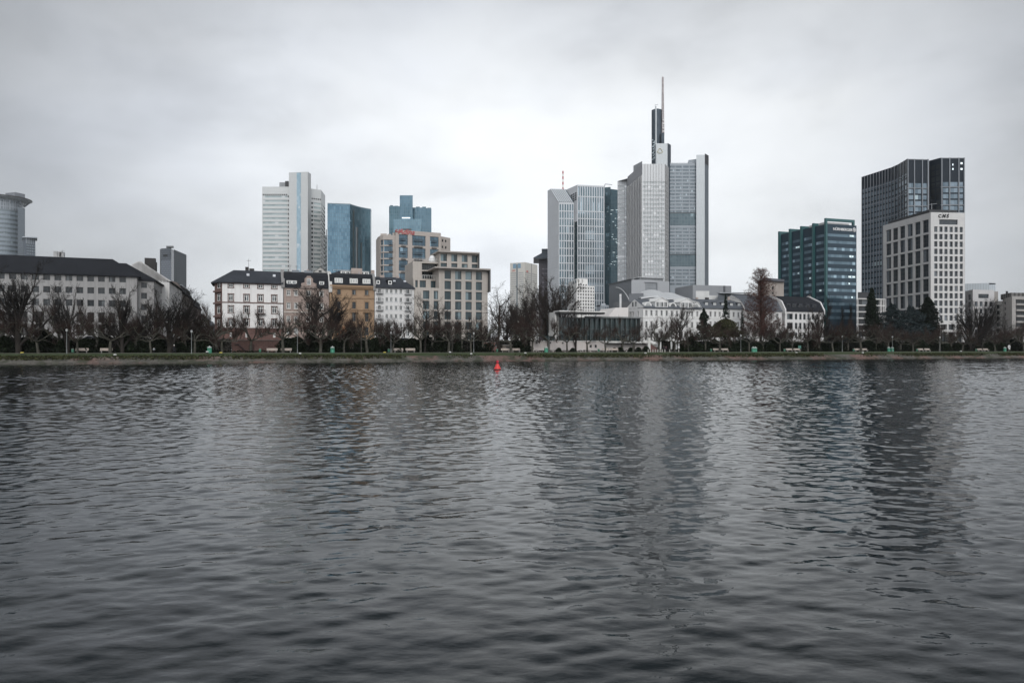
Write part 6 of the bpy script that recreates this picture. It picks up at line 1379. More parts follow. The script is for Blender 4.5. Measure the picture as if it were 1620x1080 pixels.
def mk_redwood():
    r = random.Random(5); big, tw = [], []; H = 25.
    for i in range(12): big.append(((0, 0, H*i/12-.3), (0, 0, H*(i+1)/12), .46*(1-i/12.4)+.02, .46*(1-(i+1)/12.4)+.02))
    for i in range(250):
        z = 2.5+(H-2.9)*((i+.5)/250)**1.15; a = i*2.4+r.random(); L = (7.0*(1-z/H)**.5)*(.7+.5*r.random())+.9; d = Vector((math.cos(a), math.sin(a), .35)).normalized(); p = Vector((0, 0, z)); n = 6; rad = .05*(1-z/H)+.018
        for j in range(n):
            d = (d+rvec(r)*.06+Vector((0, 0, .03))).normalized(); q = p+d*L/n; tw.append((p[:], q[:], rad*(1-.14*j), rad*(1-.14*(j+1))))
            for _ in range(int(3+L*1.1)):
                e = (side(d, R(60), r)+Vector((0, 0, -.12))).normalized(); l = (.45+r.random()*.7)*(1-.35*z/H); m = q-d*L/n*r.random(); tw.append((m[:], (m+e*l)[:], .025, .017))
                if r.random() < .8:
                    e2 = side(e, R(50), r); tw.append(((m+e*l*.5)[:], (m+e*l*.5+e2*l*.55)[:], .024, .015))
            p = q
    v, f = tubes(big, 8); tm = npmesh('redwood_trunk', v, f, bark, True); v, f = tubes(tw, 3); return tm, npmesh('redwood_crown', v, f, M('redwood_twig', (.088, .045, .036), .9, .35, .6, spec=.12))
def mk_conifer(seed, H, rb, prof, n, size, mat, layers=0, trunk_r=.25, droop=.12, clear=.8):
    r = np.random.default_rng(seed); big = [((0, 0, H*i/6-.3), (0, 0, H*(i+1)/6), trunk_r*(1-i/6.2), trunk_r*(1-(i+1)/6.2)) for i in range(6)]
    z = clear+(H-clear)*r.random(n)**1.15; a = r.random(n)*6.283; k = (z-clear)/(H-clear)
    lump = 1+.22*np.sin(a*3+z*1.7+seed)+.15*np.sin(a*5-z*2.9)
    R_ = rb*prof(k)*lump; q = np.sqrt(r.random(n))
    if layers:
        ly = np.floor(k*layers)/layers; z = clear+(H-clear)*(ly+(.22*r.normal(size=n)+.42*np.sin(a*2+ly*51+seed)+.25*np.sin(a*3-ly*77))/layers); k2 = np.clip(ly+.02, 0, 1); R_ = rb*prof(k2)*(1+.3*np.sin(a*2+ly*40+seed)+.22*np.sin(a*3-ly*23)); 
    c = np.stack([np.cos(a)*R_*q, np.sin(a)*R_*q, z-droop*R_*q], 1)
    v, f = leaves(c, np.full(n, size), r, .35 if layers else 0); vt, ft = tubes([(x, y, a_, b_) for x, y, a_, b_ in big], 7)
    return npmesh('conifer_trunk', vt, ft, bark, True), npmesh('conifer_crown', v, f, mat)
lf_d = leafmat('yew_leaf', (.010, .015, .010)); lf_c = leafmat('cedar_leaf', (.026, .036, .038), .4); lf_s = leafmat('spruce_leaf', (.015, .022, .016)); lf_h = leafmat('hedge_leaf', (.009, .012, .007)); lf_g = leafmat('laurel_leaf', (.013, .019, .010)); lf_o = leafmat('olive_leaf', (.045, .045, .024))
CON = dict(
    redwood=mk_redwood(),
    spruce=mk_conifer(3, 14, 3.2, lambda k: (1-k)**.9+.03, 2300, .42, lf_s, 15, .16, .22, 1.2),
    pine=mk_conifer(4, 11, 3.6, lambda k: (1-k)**.55*(.75+.25*np.sin(k*19)), 3000, .40, lf_s, 0, .2, .15, 1.8),
    cypress=mk_conifer(5, 20, 2.9, lambda k: np.clip(1.15-k**2.2, .03, 1)*np.clip(.55+k*2.5, 0, 1), 11000, .38, lf_d, 0, .25, -.1, .4),
    cedar=mk_conifer(6, 14.5, 7.2, lambda k: np.clip(1.02-k**1.7, .06, 1), 12000, .42, lf_c, 9, .4, -.04, 2.2),
    darkcone=mk_conifer(7, 18, 4.6, lambda k: np.clip(1.08-k**2.6, .05, 1), 13000, .42, lf_d, 0, .35, .0, .6),
    dome=mk_conifer(8, 7.2, 4.2, lambda k: np.sqrt(np.clip(1-k**2.2, 0, 1)), 9000, .32, lf_o, 0, .2, .0, 2.2),
    shrub=mk_conifer(9, 3.2, 2.0, lambda k: np.sqrt(np.clip(1.02-k**2, 0, 1)), 2600, .30, lf_g, 0, .08, .0, .05),
    shrub2=mk_conifer(10, 4.2, 1.8, lambda k: np.sqrt(np.clip(1.02-k**2, 0, 1))*(.8+.2*np.sin(k*9)), 2800, .30, lf_h, 0, .08, .0, .05))

# ---- zones give every repeat a landmark to be told apart by
ZONES = [(-200, 216, 'the long white office block'), (216, 338, 'the side street opening'), (338, 448, 'the red-based white house'), (448, 521, 'the pink mansard house'), (521, 592, 'the ochre house'), (592, 652, 'the narrow balcony house'), (652, 760, 'the stepped beige office'), (760, 836, 'the small brick hut'), (836, 956, 'the white museum base wall'), (956, 1030, 'the white terrace slab'), (1030, 1100, 'the palace gabled dormers'), (1100, 1178, 'the palace small-dormer wing'), (1178, 1240, 'the tall reddish conifer'), (1240, 1306, 'the white firewall house'), (1306, 1356, 'the green framed tower'), (1356, 1398, 'the tall dark cypress'), (1398, 1474, 'the spreading cedars'), (1474, 1527, 'the white grid tower'), (1527, 1700, 'the low right-hand blocks')]
ORD = ['first', 'second', 'third', 'fourth', 'fifth', 'sixth', 'seventh', 'eighth', 'ninth', 'tenth', 'eleventh', 'twelfth']; NUM = ['', 'one', 'two', 'three', 'four', 'five', 'six', 'seven', 'eight', 'nine', 'ten', 'eleven', 'twelve']
def zone(x): return next((z[2] for z in ZONES if z[0] <= x < z[1]), 'the far bank')
def labels(xs, noun, plural, prep='before'):
    zs = [zone(x) for x in xs]; out = []
    for x, z in zip(xs, zs):
        same = sorted(a for a, b in zip(xs, zs) if b == z)
        out.append('%s %s %s' % (noun, prep, z) if len(same) == 1 else '%s %s %s, %s from left of %s' % (noun, prep, z, ORD[same.index(x)], NUM[len(same)]))
    return out
def put(name, meshes, x, d, z, scale, rz, label, cat, group, sxy=1.0):
    e = bpy.data.objects.new(name, None); COL.objects.link(e); P = S(x, d); e.location = (P.x, P.y, z); e.rotation_euler = (0, 0, rz); e.scale = (scale*sxy, scale*sxy, scale); tag(e, label, cat, group)
    for nm, me in zip(('trunk', 'crown'), meshes): linked(nm, me, e)
    return e
rt = random.Random(77)
px = [-60, -30, -4, 60, 94, 124, 152, 176, 214, 238, 296, 307, 340, 352, 398, 448, 484, 505, 525, 545, 565, 583, 603, 622, 640, 666, 684, 711, 730, 745, 765, 808, 826, 841, 869, 899, 929, 958, 984, 1003, 1044, 1067, 1114, 1138, 1162, 1186, 1209, 1232, 1253, 1276, 1298, 1320, 1340, 1362, 1384, 1405, 1426, 1446, 1464, 1486, 1503, 1524, 1556, 1575, 1596, 1618, 1640, 1670]
lb = labels(px, 'pollarded plane tree', 'planes')
for i, x in enumerate(px):
    d = (12.0 if i % 2 else 15.0)+rt.random()*1.2; s = .84+.36*rt.random()
    put('plane_tree', PLANES[(i*7) % 10], x+rt.uniform(-2, 2), d, 2.0+.01*d, s, rt.random()*6.28, lb[i], 'tree', 'pollarded plane trees along the promenade', .88+.3*rt.random()).rotation_euler = (rt.gauss(0, .035), rt.gauss(0, .035), rt.random()*6.28)
def bare(kind, i, x, d, h, label, sxy=1.0, z=None, nm='bare_tree', ref=None):
    me = BARE[kind][i % len(BARE[kind])]; H = max(v for v in (me[1].vertices[k].co.z for k in range(0, len(me[1].vertices), 7)))
    s = h/H; put(nm, me, x, d, (2.1 if d < 17 else UPG) if z is None else z, s, i*1.7+x, label, 'bush' if kind == 'bush' else 'tree', 'bare trees on the far bank' if kind != 'bush' else 'bare bushes on the far bank', sxy)
bare('upright', 0, 30, 13.0, 19.5, 'huge many-limbed bare tree before the left part of the long white office', .95)
bare('upright', 1, 108, 13.5, 15.0, 'slim bare tree beside the lamp post before the long white office', .7)
bare('upright', 0, 194, 13.0, 15.0, 'bare tree with upswept limbs before the right end of the long white office', .85)
bare('upright', 1, 268, 13.5, 14.6, 'broad dense broom-like bare tree before the side street', 1.25)
bare('upright', 0, 246, 17.5+2, 11, 'lower bare tree left of the broad broom-like one', 1.0)
bare('dense', 0, 496, 19, 14.5, 'dense dark bare tree hiding the seam of the pink and ochre houses', .9)
bare('upright', 1, 520, 18.8, 12.5, 'bare tree with slanting limbs before the left bay of the ochre house', 1.05)
bare('spread', 0, 672, 14.0, 15.0, 'open-crowned slim bare tree at the left edge of the stepped beige office', .75)
bare('spread', 1, 694, 18.5, 12.0, 'smaller bare tree before the middle of the stepped beige office', .9)
bare('spread', 1, 788, 15.5, 18.2, 'tall gaunt bare tree standing free against the sky by the brick hut', .92)
bare('dense', 1, 815, 34, 13.0, 'brown round-topped bare tree right of the gaunt tree', 1.0)
bare('dense', 0, 838, 36, 16.5, 'tall fuzzy brown bare tree left of the museum, before the brown tower', .95)
bare('dense', 1, 866, 40, 20.5, 'tallest fuzzy brown bare tree behind the museum roof frame', .9)
bare('dense', 0, 888, 46, 21.5, 'fuzzy brown bare tree behind the museum canopy, before the gridded tower', .85)
bare('dense', 1, 801, 60, 14, 'distant brown bare tree beneath the cream stone tower', 1.1)
bare('dense', 0, 826, 62, 15, 'distant brown bare tree at the foot of the cream stone tower', 1.1)
bare('upright', 1, 911, 15.8, 12.4, 'dark straight-trunked bare tree before the middle of the museum wall', .62)
bare('dense', 1, 1076, 20, 12.6, 'round grey-brown bare tree before the second palace gable', .85)
bare('columnar', 0, 1307, 19, 16.0, 'narrow dark poplar-like tree before the green framed tower corner', 1.1)
bare('dense', 0, 1296, 20, 12.0, 'fuzzy bare tree at the right end of the white firewall house', .8)
bare('columnar', 0, 1331, 26, 13.0, 'slim reddish upright tree before the green framed tower', .9)
bare('columnar', 0, 1346, 28, 14.5, 'taller slim upright tree at the right edge of the green framed tower', .8)
bare('upright', 0, 1535, 15.5, 17.5, 'broad dense bare tree rising before the low white right-hand block', 1.05)
bare('upright', 1, 1549, 17.0, 16.5, 'bare tree leaning right beside the broad right-hand one', 1.0)
bare('spread', 0, 1588, 20, 11.0, 'thin spreading bare tree before the grey balcony block at right', .9)
bare('dense', 1, 1616, 20, 9.5, 'low dark bare tree at the right edge of the picture', 1.0)
for i, (x, d, h, l) in enumerate(((571.5, 5.5, 6.6, 'thin young tree on the lawn before the ochre house'), (715.5, 6.5, 6.2, 'thin young tree on the lawn before the stepped beige office'), (1003, 9.5, 5.6, 'small bare young tree before the terrace columns'), (1089, 12, 6.8, 'thin pale-barked tree before the palace gabled dormers'), (1254, 13, 6.5, 'thin pale-barked tree before the white firewall house'))): bare('young', i, x, d, h, l, z=1.45+.05*d)
put('dawn_redwood', CON['redwood'], 1203.5, 33, UPG, 25.0/25.3, .5, 'tall cone-shaped reddish bare conifer before the hidden white house', 'tree', 'conifers on the far bank')
for k, x, d, h, s, l in (('spruce', 1148, 27, 15.6, .6, 'thin dark spruce before the small-dormer palace wing'), ('pine', 1113.5, 24, 11.0, .85, 'dark ragged pine before the left end of the small-dormer wing'), ('spruce', 1174, 26, 11.0, .45, 'narrow dark conifer beside the reddish cone-shaped one'), ('cypress', 1379, 30, 19.8, .78, 'tall dark cypress between the green framed tower and the white tower'), ('cedar', 1411, 27, 14.8, .95, 'spreading layered cedar before the left face of the white tower'), ('cedar', 1441, 28, 14.2, 1.0, 'second layered cedar against the dark round-topped conifer'), ('darkcone', 1468, 33, 17.8, .9, 'big black-green round-topped conifer at the corner of the white tower'), ('dome', 1147, 19, 7.6, 1.0, 'low domed olive-green evergreen under the thin spruce')):
    H = max(v.co.z for v in CON[k][1].vertices); put(k + '_tree' if k not in ('darkcone', 'dome') else 'evergreen_tree', CON[k], x, d, UPG if d > 17 else 2.1, h/H, x, l, 'tree', 'conifers on the far bank', s)
# shrubs, hedges, ivy
sx = [-20, 8, 42, 70, 101, 137, 165, 205, 228, 252, 286, 318, 334, 455, 470, 492, 512, 534, 556, 574, 594, 612, 630, 652, 674, 700, 722, 756, 770, 822, 832, 884, 906, 972, 981, 998, 1010, 1022, 1082, 1094, 1103, 1120, 1130, 1153, 1170, 1180, 1196, 1216, 1226, 1243, 1262, 1285, 1308, 1326, 1352, 1372, 1394, 1414, 1436, 1455, 1476, 1496, 1515, 1536, 1562, 1582, 1604, 1625]
lb = labels(sx, 'evergreen shrub', 'shrubs')
for i, x in enumerate(sx):
    mus = 836 < x < 1030; k = 'shrub' if (i % 3 or mus) else 'shrub2'
    put('evergreen_shrub', CON[k], x, 14.9 if mus else 16.1, 2.05, (.34+.2*rt.random()) if mus else .82+.35*rt.random(), rt.random()*6, lb[i], 'shrub', 'shrubs along the foot of the bank walls', 1.15)
bx = [206, 226, 300, 326, 545, 610, 700, 757, 776, 1046, 1096, 1222, 1240, 1284, 1318, 1358, 1400, 1440, 1470, 1506, 1566, 1590]
lb = labels(bx, 'bare twiggy bush', 'bushes', 'above the wall before')
for i, x in enumerate(bx): bare('bush', i, x, 18.6 if i % 2 else 19.6, 4.6+1.6*rt.random(), lb[i], 1.2, nm='bare_bush')
def hedge(name, x0, x1, d, z, h, w, label, mat, dens=34):
    A, C = S(x0, d), S(x1, d); L = (C-A).length; r = np.random.default_rng(int(x0)+900); n = int(L*dens*h/0.6); u_ = r.random(n)*L; q = r.random(n); 
    dd = r.random(n)*w; zc = h*q**.7*(1+.08*np.sin(u_*1.3)); P = np.stack([A.x+UV_.x*u_+NV_.x*dd, A.y+UV_.y*u_+NV_.y*dd, z+zc], 1)
    v, f = leaves(P, np.full(n, .24), r); o = bpy.data.objects.new(name, npmesh(name, v, f, mat)); COL.objects.link(o); tag(o, label, 'hedge', 'low hedges behind the benches'); return o
for x0, x1 in ((-120, 120), (121, 367), (369, 449), (451, 660), (661, 836), (838, 957), (960, 1024), (1084, 1250), (1251, 1420), (1421, 1540), (1541, 1700)):
    hedge('low_hedge', x0, x1, 14.0, 2.02, .5, .9, 'low clipped dark hedge running from %s towards %s' % (zone(x0), zone(x1-1)) if zone(x0) != zone(x1-1) else 'low clipped dark hedge before %s' % zone(x0), lf_h)
r = np.random.default_rng(8); P = []
for x0, x1 in ((-160, 366), (452, 836), (1046, 1750)):
    A, C = S(x0, 17.1), S(x1, 17.1); L = (C-A).length; n = int(L*60); u_ = r.random(n)*L; z = 2+3.2*r.random(n)**.75; keep = (np.sin(u_*.21+x0)+np.sin(u_*.47)+r.normal(size=n)*.6+ (z-2)*.35) > -.5; u_, z = u_[keep], z[keep]
    dd = -.1-.35*r.random(len(z)); P.append(np.stack([A.x+UV_.x*u_+NV_.x*dd, A.y+UV_.y*u_+NV_.y*dd, z], 1))
P = np.concatenate(P); v, f = leaves(P, np.full(len(P), .3), r); o = bpy.data.objects.new('ivy', npmesh('ivy', v, f, leafmat('ivy_leaf', (.009, .012, .008)))); COL.objects.link(o); tag(o, kind='stuff')
# ================================================================ promenade furniture
def lawn_z(d): return float(np.interp(d, [1.75, 3.5, 8.2, 17.3], [1.36, 1.5, 1.95, 2.12]))
def copy_tree(o, parent=None):
    c = o.copy(); COL.objects.link(c); c.parent = parent
    for ch in list(o.children): copy_tree(ch, c)
    return c
def proto(name, cat, group): 
    T = Thing(name, None, cat, Vector((0, 0)), 0, group); return T
def spread(T, xs, d, labs, zoff=0, rz=AB):
    for i, x in enumerate(xs):
        e = T.e if i == 0 else copy_tree(T.e); dd = d[i] if isinstance(d, list) else d; P = S(x, dd); e.location = (P.x, P.y, lawn_z(dd)+zoff); e.rotation_euler = (0, 0, rz); e['label'] = labs[i]
X2, O2 = Vector((1, 0)), Vector((0, 0))
wood = M('pale_bench_wood', (.50, .43, .38), .8, .15, 1.5); conc2 = M('bench_concrete', (.26, .25, .24), .9)
T = proto('park_bench', 'bench', 'pale benches set in pairs along the promenade')
mb = MB(); [mb.box(O2, X2, -1.15, 1.15, -.25+.16*i, -.12+.16*i, .43, .48) for i in range(3)]; T.part('seat', mb, wood)
mb = MB(); [mb.box(O2, X2, -1.15, 1.15, .26+.03*i, .30+.03*i, .56+.15*i, .69+.15*i) for i in range(3)]; T.part('backrest', mb, wood)
for x in (-.85, .85):
    mb = MB(); mb.box(O2, X2, x-.06, x+.06, -.22, .22, 0, .43); mb.box(O2, X2, x-.04, x+.04, .2, .27, .35, .9); T.part('leg', mb, conc2)
bxs = [129.5, 168, 430.5, 453, 630.5, 649.5, 800, 816.5, 958.5, 972.5, 1134.5, 1147.5, 1249.5, 1261.5, 1357, 1368.5, 1457.5, 1468, 1551, 1560.5]
bl_ = []
for i, x in enumerate(bxs): bl_.append('pale slatted bench before %s, %s of its pair' % (zone((bxs[i//2*2]+bxs[i//2*2+1])/2), 'left one' if i % 2 == 0 else 'right one'))
bl_ = [b if bl_.count(b) == 1 else b for b in bl_]; spread(T, bxs, 13.2, bl_)
gm_ = M('bin_green', (.045, .16, .10), .5, .15)
T = proto('litter_bin', 'bin', 'small green litter bins beside the benches')
mb = MB(); mb.lathe((0, 0), [(.0, .12), (.2, .12), (.24, .2), (.27, .82), (.24, .82), (.2, .5), (0, .5)], 14); T.part('bin_body', mb, gm_)
mb = MB(); mb.cyl((0, .3), .03, 0, .03, 1.0, 8); mb.box(Vector((0, .3)), X2, -.02, .02, -.08, .0, .4, .7); T.part('post', mb, conc2); mb = MB(); mb.lathe((0, 0), [(.28, .80), (.285, .86), (.25, .86), (.25, .80)], 14); T.part('rim', mb, M('bin_rim', (.3, .32, .3), .5))
xs = [115, 411.5, 615, 786.5, 947, 1125, 1241, 1350.5, 1450.5, 1544.5]; spread(T, xs, 12.9, ['small green litter bin left of the benches before '+zone(x) for x in xs])
T = proto('waste_container', 'bin', 'tall green waste containers on the lawn')
mb = MB(); mb.lathe((0, 0), [(.42, .0), (.46, .05), (.46, 1.12), (.40, 1.16)], 18); T.part('container_body', mb, M('container_green', (.05, .23, .15), .45, .12)); mb = MB(); mb.lathe((0, 0), [(.48, 1.14), (.47, 1.22), (.30, 1.38), (.12, 1.44), (.10, 1.55), (.0, 1.56)], 18); T.part('domed_lid', mb, M('lid_grey', (.36, .38, .37), .5))
mb = MB(); mb.box(Vector((0, -.46)), X2, -.16, .16, -.02, .03, .82, .95); T.part('slot', mb, black)
xs = [331.5, 526, 864, 1191.5, 1195, 1406, 1411.5, 1589.5]; spread(T, xs, [9.5, 10, 10.5, 10.5, 10.6, 12.5, 12.6, 12.5], ['green waste container with grey domed lid before the side street opening', 'green waste container with grey lid between two plane trunks before the ochre house', 'green waste container at the left end of the white museum base wall', 'left of the two green containers before the reddish conifer', 'right of the two green containers before the reddish conifer', 'left of the two dark green containers below the cedars', 'right of the two dark green containers below the cedars', 'green waste container near the white round sign'])
T = proto('street_lamp', 'street lamp', 'slim lamp posts along the promenade'); lm = M('lamp_grey', (.20, .21, .21), .5)
mb = MB(); mb.cyl((0, 0), .09, 0, .08, .9, 10); mb.cyl((0, 0), .055, .9, .04, 4.5, 10, False); T.part('post', mb, lm); mb = MB(); mb.lathe((0, 0), [(.04, 4.35), (.18, 4.42), (.20, 4.72), (.26, 4.75), (.05, 4.88), (0, 4.9)], 14); T.part('lantern', mb, M('lantern', (.42, .43, .42), .4))
xs = [105.5, 303, 470.5, 618.5, 749.5, 868.5, 1172, 1332.5, 1411.8, 1487]; spread(T, xs, [8.0, 7.6, 7.8, 9.5, 8.5, 11.5, 9.5, 10, 10, 10], ['slim grey lamp post before '+zone(x) for x in xs])
T = proto('mooring_bollard', 'bollard', 'mooring bollards along the lawn edge')
mb = MB(); mb.lathe((0, 0), [(.22, -.05), (.20, .16), (.17, .2)], 12); T.part('base', mb, black); mb = MB(); mb.lathe((0, 0), [(.17, .2), (.30, .24), (.31, .36), (.22, .42), (0, .43)], 12); ycap = T.part('cap', mb, M('bollard_yellow', (.55, .47, .10), .6))
xs = [35, 349.5, 608.5]; spread(T, xs, [7.2, 6.5, 6.5], ['yellow-capped mooring bollard before '+zone(x) for x in xs])
T = proto('mooring_bollard', 'bollard', 'mooring bollards along the lawn edge'); mb = MB(); mb.lathe((0, 0), [(.22, -.05), (.20, .2), (.17, .22)], 12); T.part('base', mb, black); mb = MB(); mb.lathe((0, 0), [(.17, .22), (.28, .26), (.29, .40), (.2, .47), (0, .48)], 12); T.part('cap', mb, M('bollard_white', (.6, .6, .58), .6))
xs = [182, 328, 474.8, 712, 745.5, 831, 1021, 1260, 1520, 1365]; spread(T, xs, [2.4, 8.5, 4.5, 6.5, 2.6, 4.5, 3.5, 4.0, 7, 3], ['white-capped mooring bollard before '+zone(x) if [zone(k) for k in xs].count(zone(x)) == 1 else 'white-capped bollard before '+zone(x)+(', nearer the water' if x in (745.5,) else ', farther up the lawn') for x in xs])
T = proto('stone_bollard', 'bollard', 'short stone posts at the foot of the palace stair'); mb = MB(); mb.lathe((0, 0), [(.15, -.05), (.14, .62), (.1, .74), (0, .78)], 10); T.part('post', mb, M('post_stone', (.38, .37, .34), .9)); mb = MB(); mb.lathe((0, 0), [(.155, .5), (.155, .58)], 10); T.part('band', mb, conc2)
xs = [1025.5, 1028.8, 1032.9, 1036.8, 1040.6, 1044.6, 1047.6, 1051.8, 1059.6, 1066.6, 1073.6]; spread(T, xs, 12.6, ['short stone post, %s from the left in the row below the palace stair' % ORD[i] for i in range(len(xs))])
# closed parasols and boards at the café corner
T = proto('parasol', 'parasol', 'closed white parasols before the palace'); pwm = M('parasol_cloth', (.66, .66, .65), .85, .06, 2)
mb = MB(); mb.cyl((0, 0), .03, 0, .03, 3.6, 8); T.part('pole', mb, M('lamp_grey', (.2, .21, .21), .5)); mb = MB(); mb.lathe((0, 0), [(.05, .62), (.24, .75), (.27, 1.4), (.25, 2.6), (.13, 3.3), (.03, 3.5)], 9); T.part('closed_canopy', mb, pwm); mb = MB(); mb.box(O2, X2, -.3, .3, -.3, .3, 0, .08); T.part('foot', mb, conc2)
spread(T, [1044.7, 1062, 1068.6], [15, 15.5, 16], ['closed white parasol right of the stair, standing alone', 'closed white parasol left beside a plane trunk before the palace', 'closed white parasol just above the white board'])
T = Thing('notice_board', 'white notice board on two legs among the parasols', 'sign', S(1069, 13.4), 2.05); P = S(1069, 13.4)
mb = MB(); mb.box(P, UV_, -.42, .42, -.04, .04, 2.75, 3.9); T.part('panel', mb, M('panel_white', (.6, .6, .6), .6)); 
for s_ in (-.36, .36): mb = MB(); mb.box(P, UV_, s_-.03, s_+.03, .045, .09, 2.0, 3.85); T.part('leg', mb, lm)
T = Thing('signpost', 'post with a stack of white signs and a panel right of the notice board', 'sign', S(1073.6, 13), 2.05); P = S(1073.6, 13)
mb = MB(); mb.cyl((P.x, P.y), .04, 2.0, .04, 5.4, 8); T.part('post', mb, lm)
for z0, z1, w in ((3.0, 3.8, .3), (3.95, 4.3, .26), (4.4, 4.7, .2), (4.8, 5.3, .24)): mb = MB(); mb.box(P, UV_, -w, w, -.07, -.045, z0, z1); T.part('sign_panel', mb, MATS['panel_white'])
T = Thing('information_panel', 'green information panel by the plane trunks before the white firewall house', 'sign', S(1265, 13.6), 2.05); P = S(1265, 13.6)
mb = MB(); mb.box(P, UV_, -.55, .55, -.03, .03, 3.0, 3.9); T.part('panel', mb, M('panel_green', (.06, .17, .14), .5)); 
for s_ in (-.45, .45): mb = MB(); mb.cyl((P+UV_*s_)[:], .04, 2.0, .04, 3.0, 8); T.part('leg', mb, lm)
T = Thing('round_sign', 'white round sign with a dark arrow on a post near the right edge', 'sign', S(1596, 13.2), 2.05); P = S(1596, 13.2)
mb = MB(); mb.cyl((P.x, P.y), .05, 2.0, .05, 3.9, 8); T.part('post', mb, lm); mb = MB(); n2 = NV_*.06
mb.extr([V3(P+UV_*.62*math.cos(R(20*k))-NV_*.12, 3.62+.62*math.sin(R(20*k))) for k in range(18)], (n2.x, n2.y, 0)); T.part('disc', mb, MATS['panel_white']); mb = MB(); q = P-NV_*.125
mb.extr([V3(q+UV_*a, 3.62+b) for a, b in ((-.3, .05), (.1, .05), (.1, .2), (.34, -.02), (.1, -.24), (.1, -.1), (-.3, -.1))], (-NV_.x*.02, -NV_.y*.02, 0)); T.part('arrow', mb, black)
mb = MB(); mb.box(P, UV_, -.1, .6, -.1, -.07, 2.72, 2.95); T.part('small_panel', mb, MATS['panel_white'])
# brick hut
T = Thing('brick_hut', 'small flat-roofed pinkish brick hut with three windows by the gaunt bare tree', 'hut', S(776, 15.5), 2.08)
A, C = S(763.5, 15.4), S(788.3, 15.4); hb = M('hut_brick', (.29, .165, .14), .9, .15, .6, streak=.2, brick=(.3, .1, .02, .6, .8)); zt = zz(A, 541.6)
T.facade(A, C, 1.9, zt, ucols(A, C, [(766, 769.2), (773.4, 780), (783, 786.2)]), [(zz(A, 547.6), zz(A, 543.2))], style('hut', g_dark, d_frame, depth=.15, nv=2, fw=.06, sill=conc2)); T.facade(C, C+NV_*1.4, 1.9, zt); T.facade(A+NV_*1.4, A, 1.9, zt); T.cap([A, C, C+NV_*1.4, A+NV_*1.4], zt); T.finish(hb)
mb = MB(); mb.box(A, C-A, -.15, (C-A).length+.15, -.15, 1.5, zt+.004, zt+.16); T.part('flat_roof', mb, M('hut_roof', (.2, .19, .18), .8))
T = Thing('stone_shed', 'low grey-brown stone shed half hidden between plane trunks right of the brick hut', 'shed', S(802, 16), 2.1); A, C = S(795, 16), S(810, 16); zt = zz(A, 546); T.facade(A, C, 1.9, zt, [(1.0, 2.0)], [(2.4, zt-.4)], style('shed', g_dark, d_frame, depth=.1)); T.facade(C, C+NV_*1, 1.9, zt); T.facade(A+NV_*1, A, 1.9, zt); T.finish(M('shed_stone', (.16, .14, .12), .9, .2, .6, brick=(.6, .3, .03, .6, .8)))
mb = MB(); mb.box(A, C-A, -.1, (C-A).length+.1, -.12, 1.05, zt, zt+.14); T.part('flat_roof', mb, M('hut_roof', (.2, .19, .18), .8))

# ---- parked cars on the upper road
def mk_car(col, nm):
    T = proto('parked_car', 'car', 'cars parked on the upper road'); b = MB()
    pr = [(-2.1, .35), (-2.15, .75), (-1.95, .92), (-1.2, .98), (-.55, 1.42), (.9, 1.45), (1.7, 1.0), (2.1, .92), (2.15, .4)]
    b.extr([(x, -.82, z) for x, z in pr], (0, 1.64, 0)); body = T.part('body', b, M(nm, col, .3, .05, spec=.6))
    for y in (-.825, .825):
        w = MB(); s_ = -1 if y < 0 else 1; w.extr([(x, y, z) for x, z in ((-1.0, .98), (-.5, 1.34), (.1, 1.36), (.1, .98))], (0, .012*s_, 0)); T.part('window', w, g_dark); w = MB(); w.extr([(x, y, z) for x, z in ((.2, .98), (.2, 1.36), (.85, 1.36), (1.4, 1.0))], (0, .012*s_, 0)); T.part('window', w, g_dark)
        for x in (-1.35, 1.35):
            w = MB(); w.tube((x, y-.1*s_, .32), (x, y+.03*s_, .32), .32, .32, 14); wh = T.part('wheel', w, black); w = MB(); w.tube((x, y+.031*s_, .32), (x, y+.04*s_, .32), .19, .19, 12); T.part('rim', w, zinc, wh)
    for x, k in ((-2.16, 'headlight'), (2.15, 'tail_light')):
        for y in (-.62, .62): w = MB(); w.box(Vector((x, y)), X2, -.02, .02, -.14, .14, .66, .78); T.part(k, w, M(k, (.6, .6, .58) if k == 'headlight' else (.3, .02, .02), .3))
    return T
for col, nm, xs, ls in (((.55, .55, .55), 'car_white', [333, 290, 722], ['white parked car in the gap left of the red-based white house', 'white parked car beyond the broom-like tree at the side street', 'white parked car before the stepped beige office']), ((.035, .04, .05), 'car_dark', [147, 60, 640], ['dark parked car before the right part of the long white office', 'dark parked car before the left part of the long white office', 'dark parked car before the narrow balcony house']), ((.30, .31, .32), 'car_silver', [502, 466, 600], ['silver parked car between the pink and the ochre house', 'silver parked car before the pink mansard house', 'silver parked car at the left of the narrow balcony house'])):
    T = mk_car(col, nm)
    for i, x in enumerate(xs):
        e = T.e if i == 0 else copy_tree(T.e); P = S(x, 22.4); e.location = (P.x, P.y, UPG+.01); e.rotation_euler = (0, 0, AB+(0 if i % 2 else math.pi)); e['label'] = ls[i]

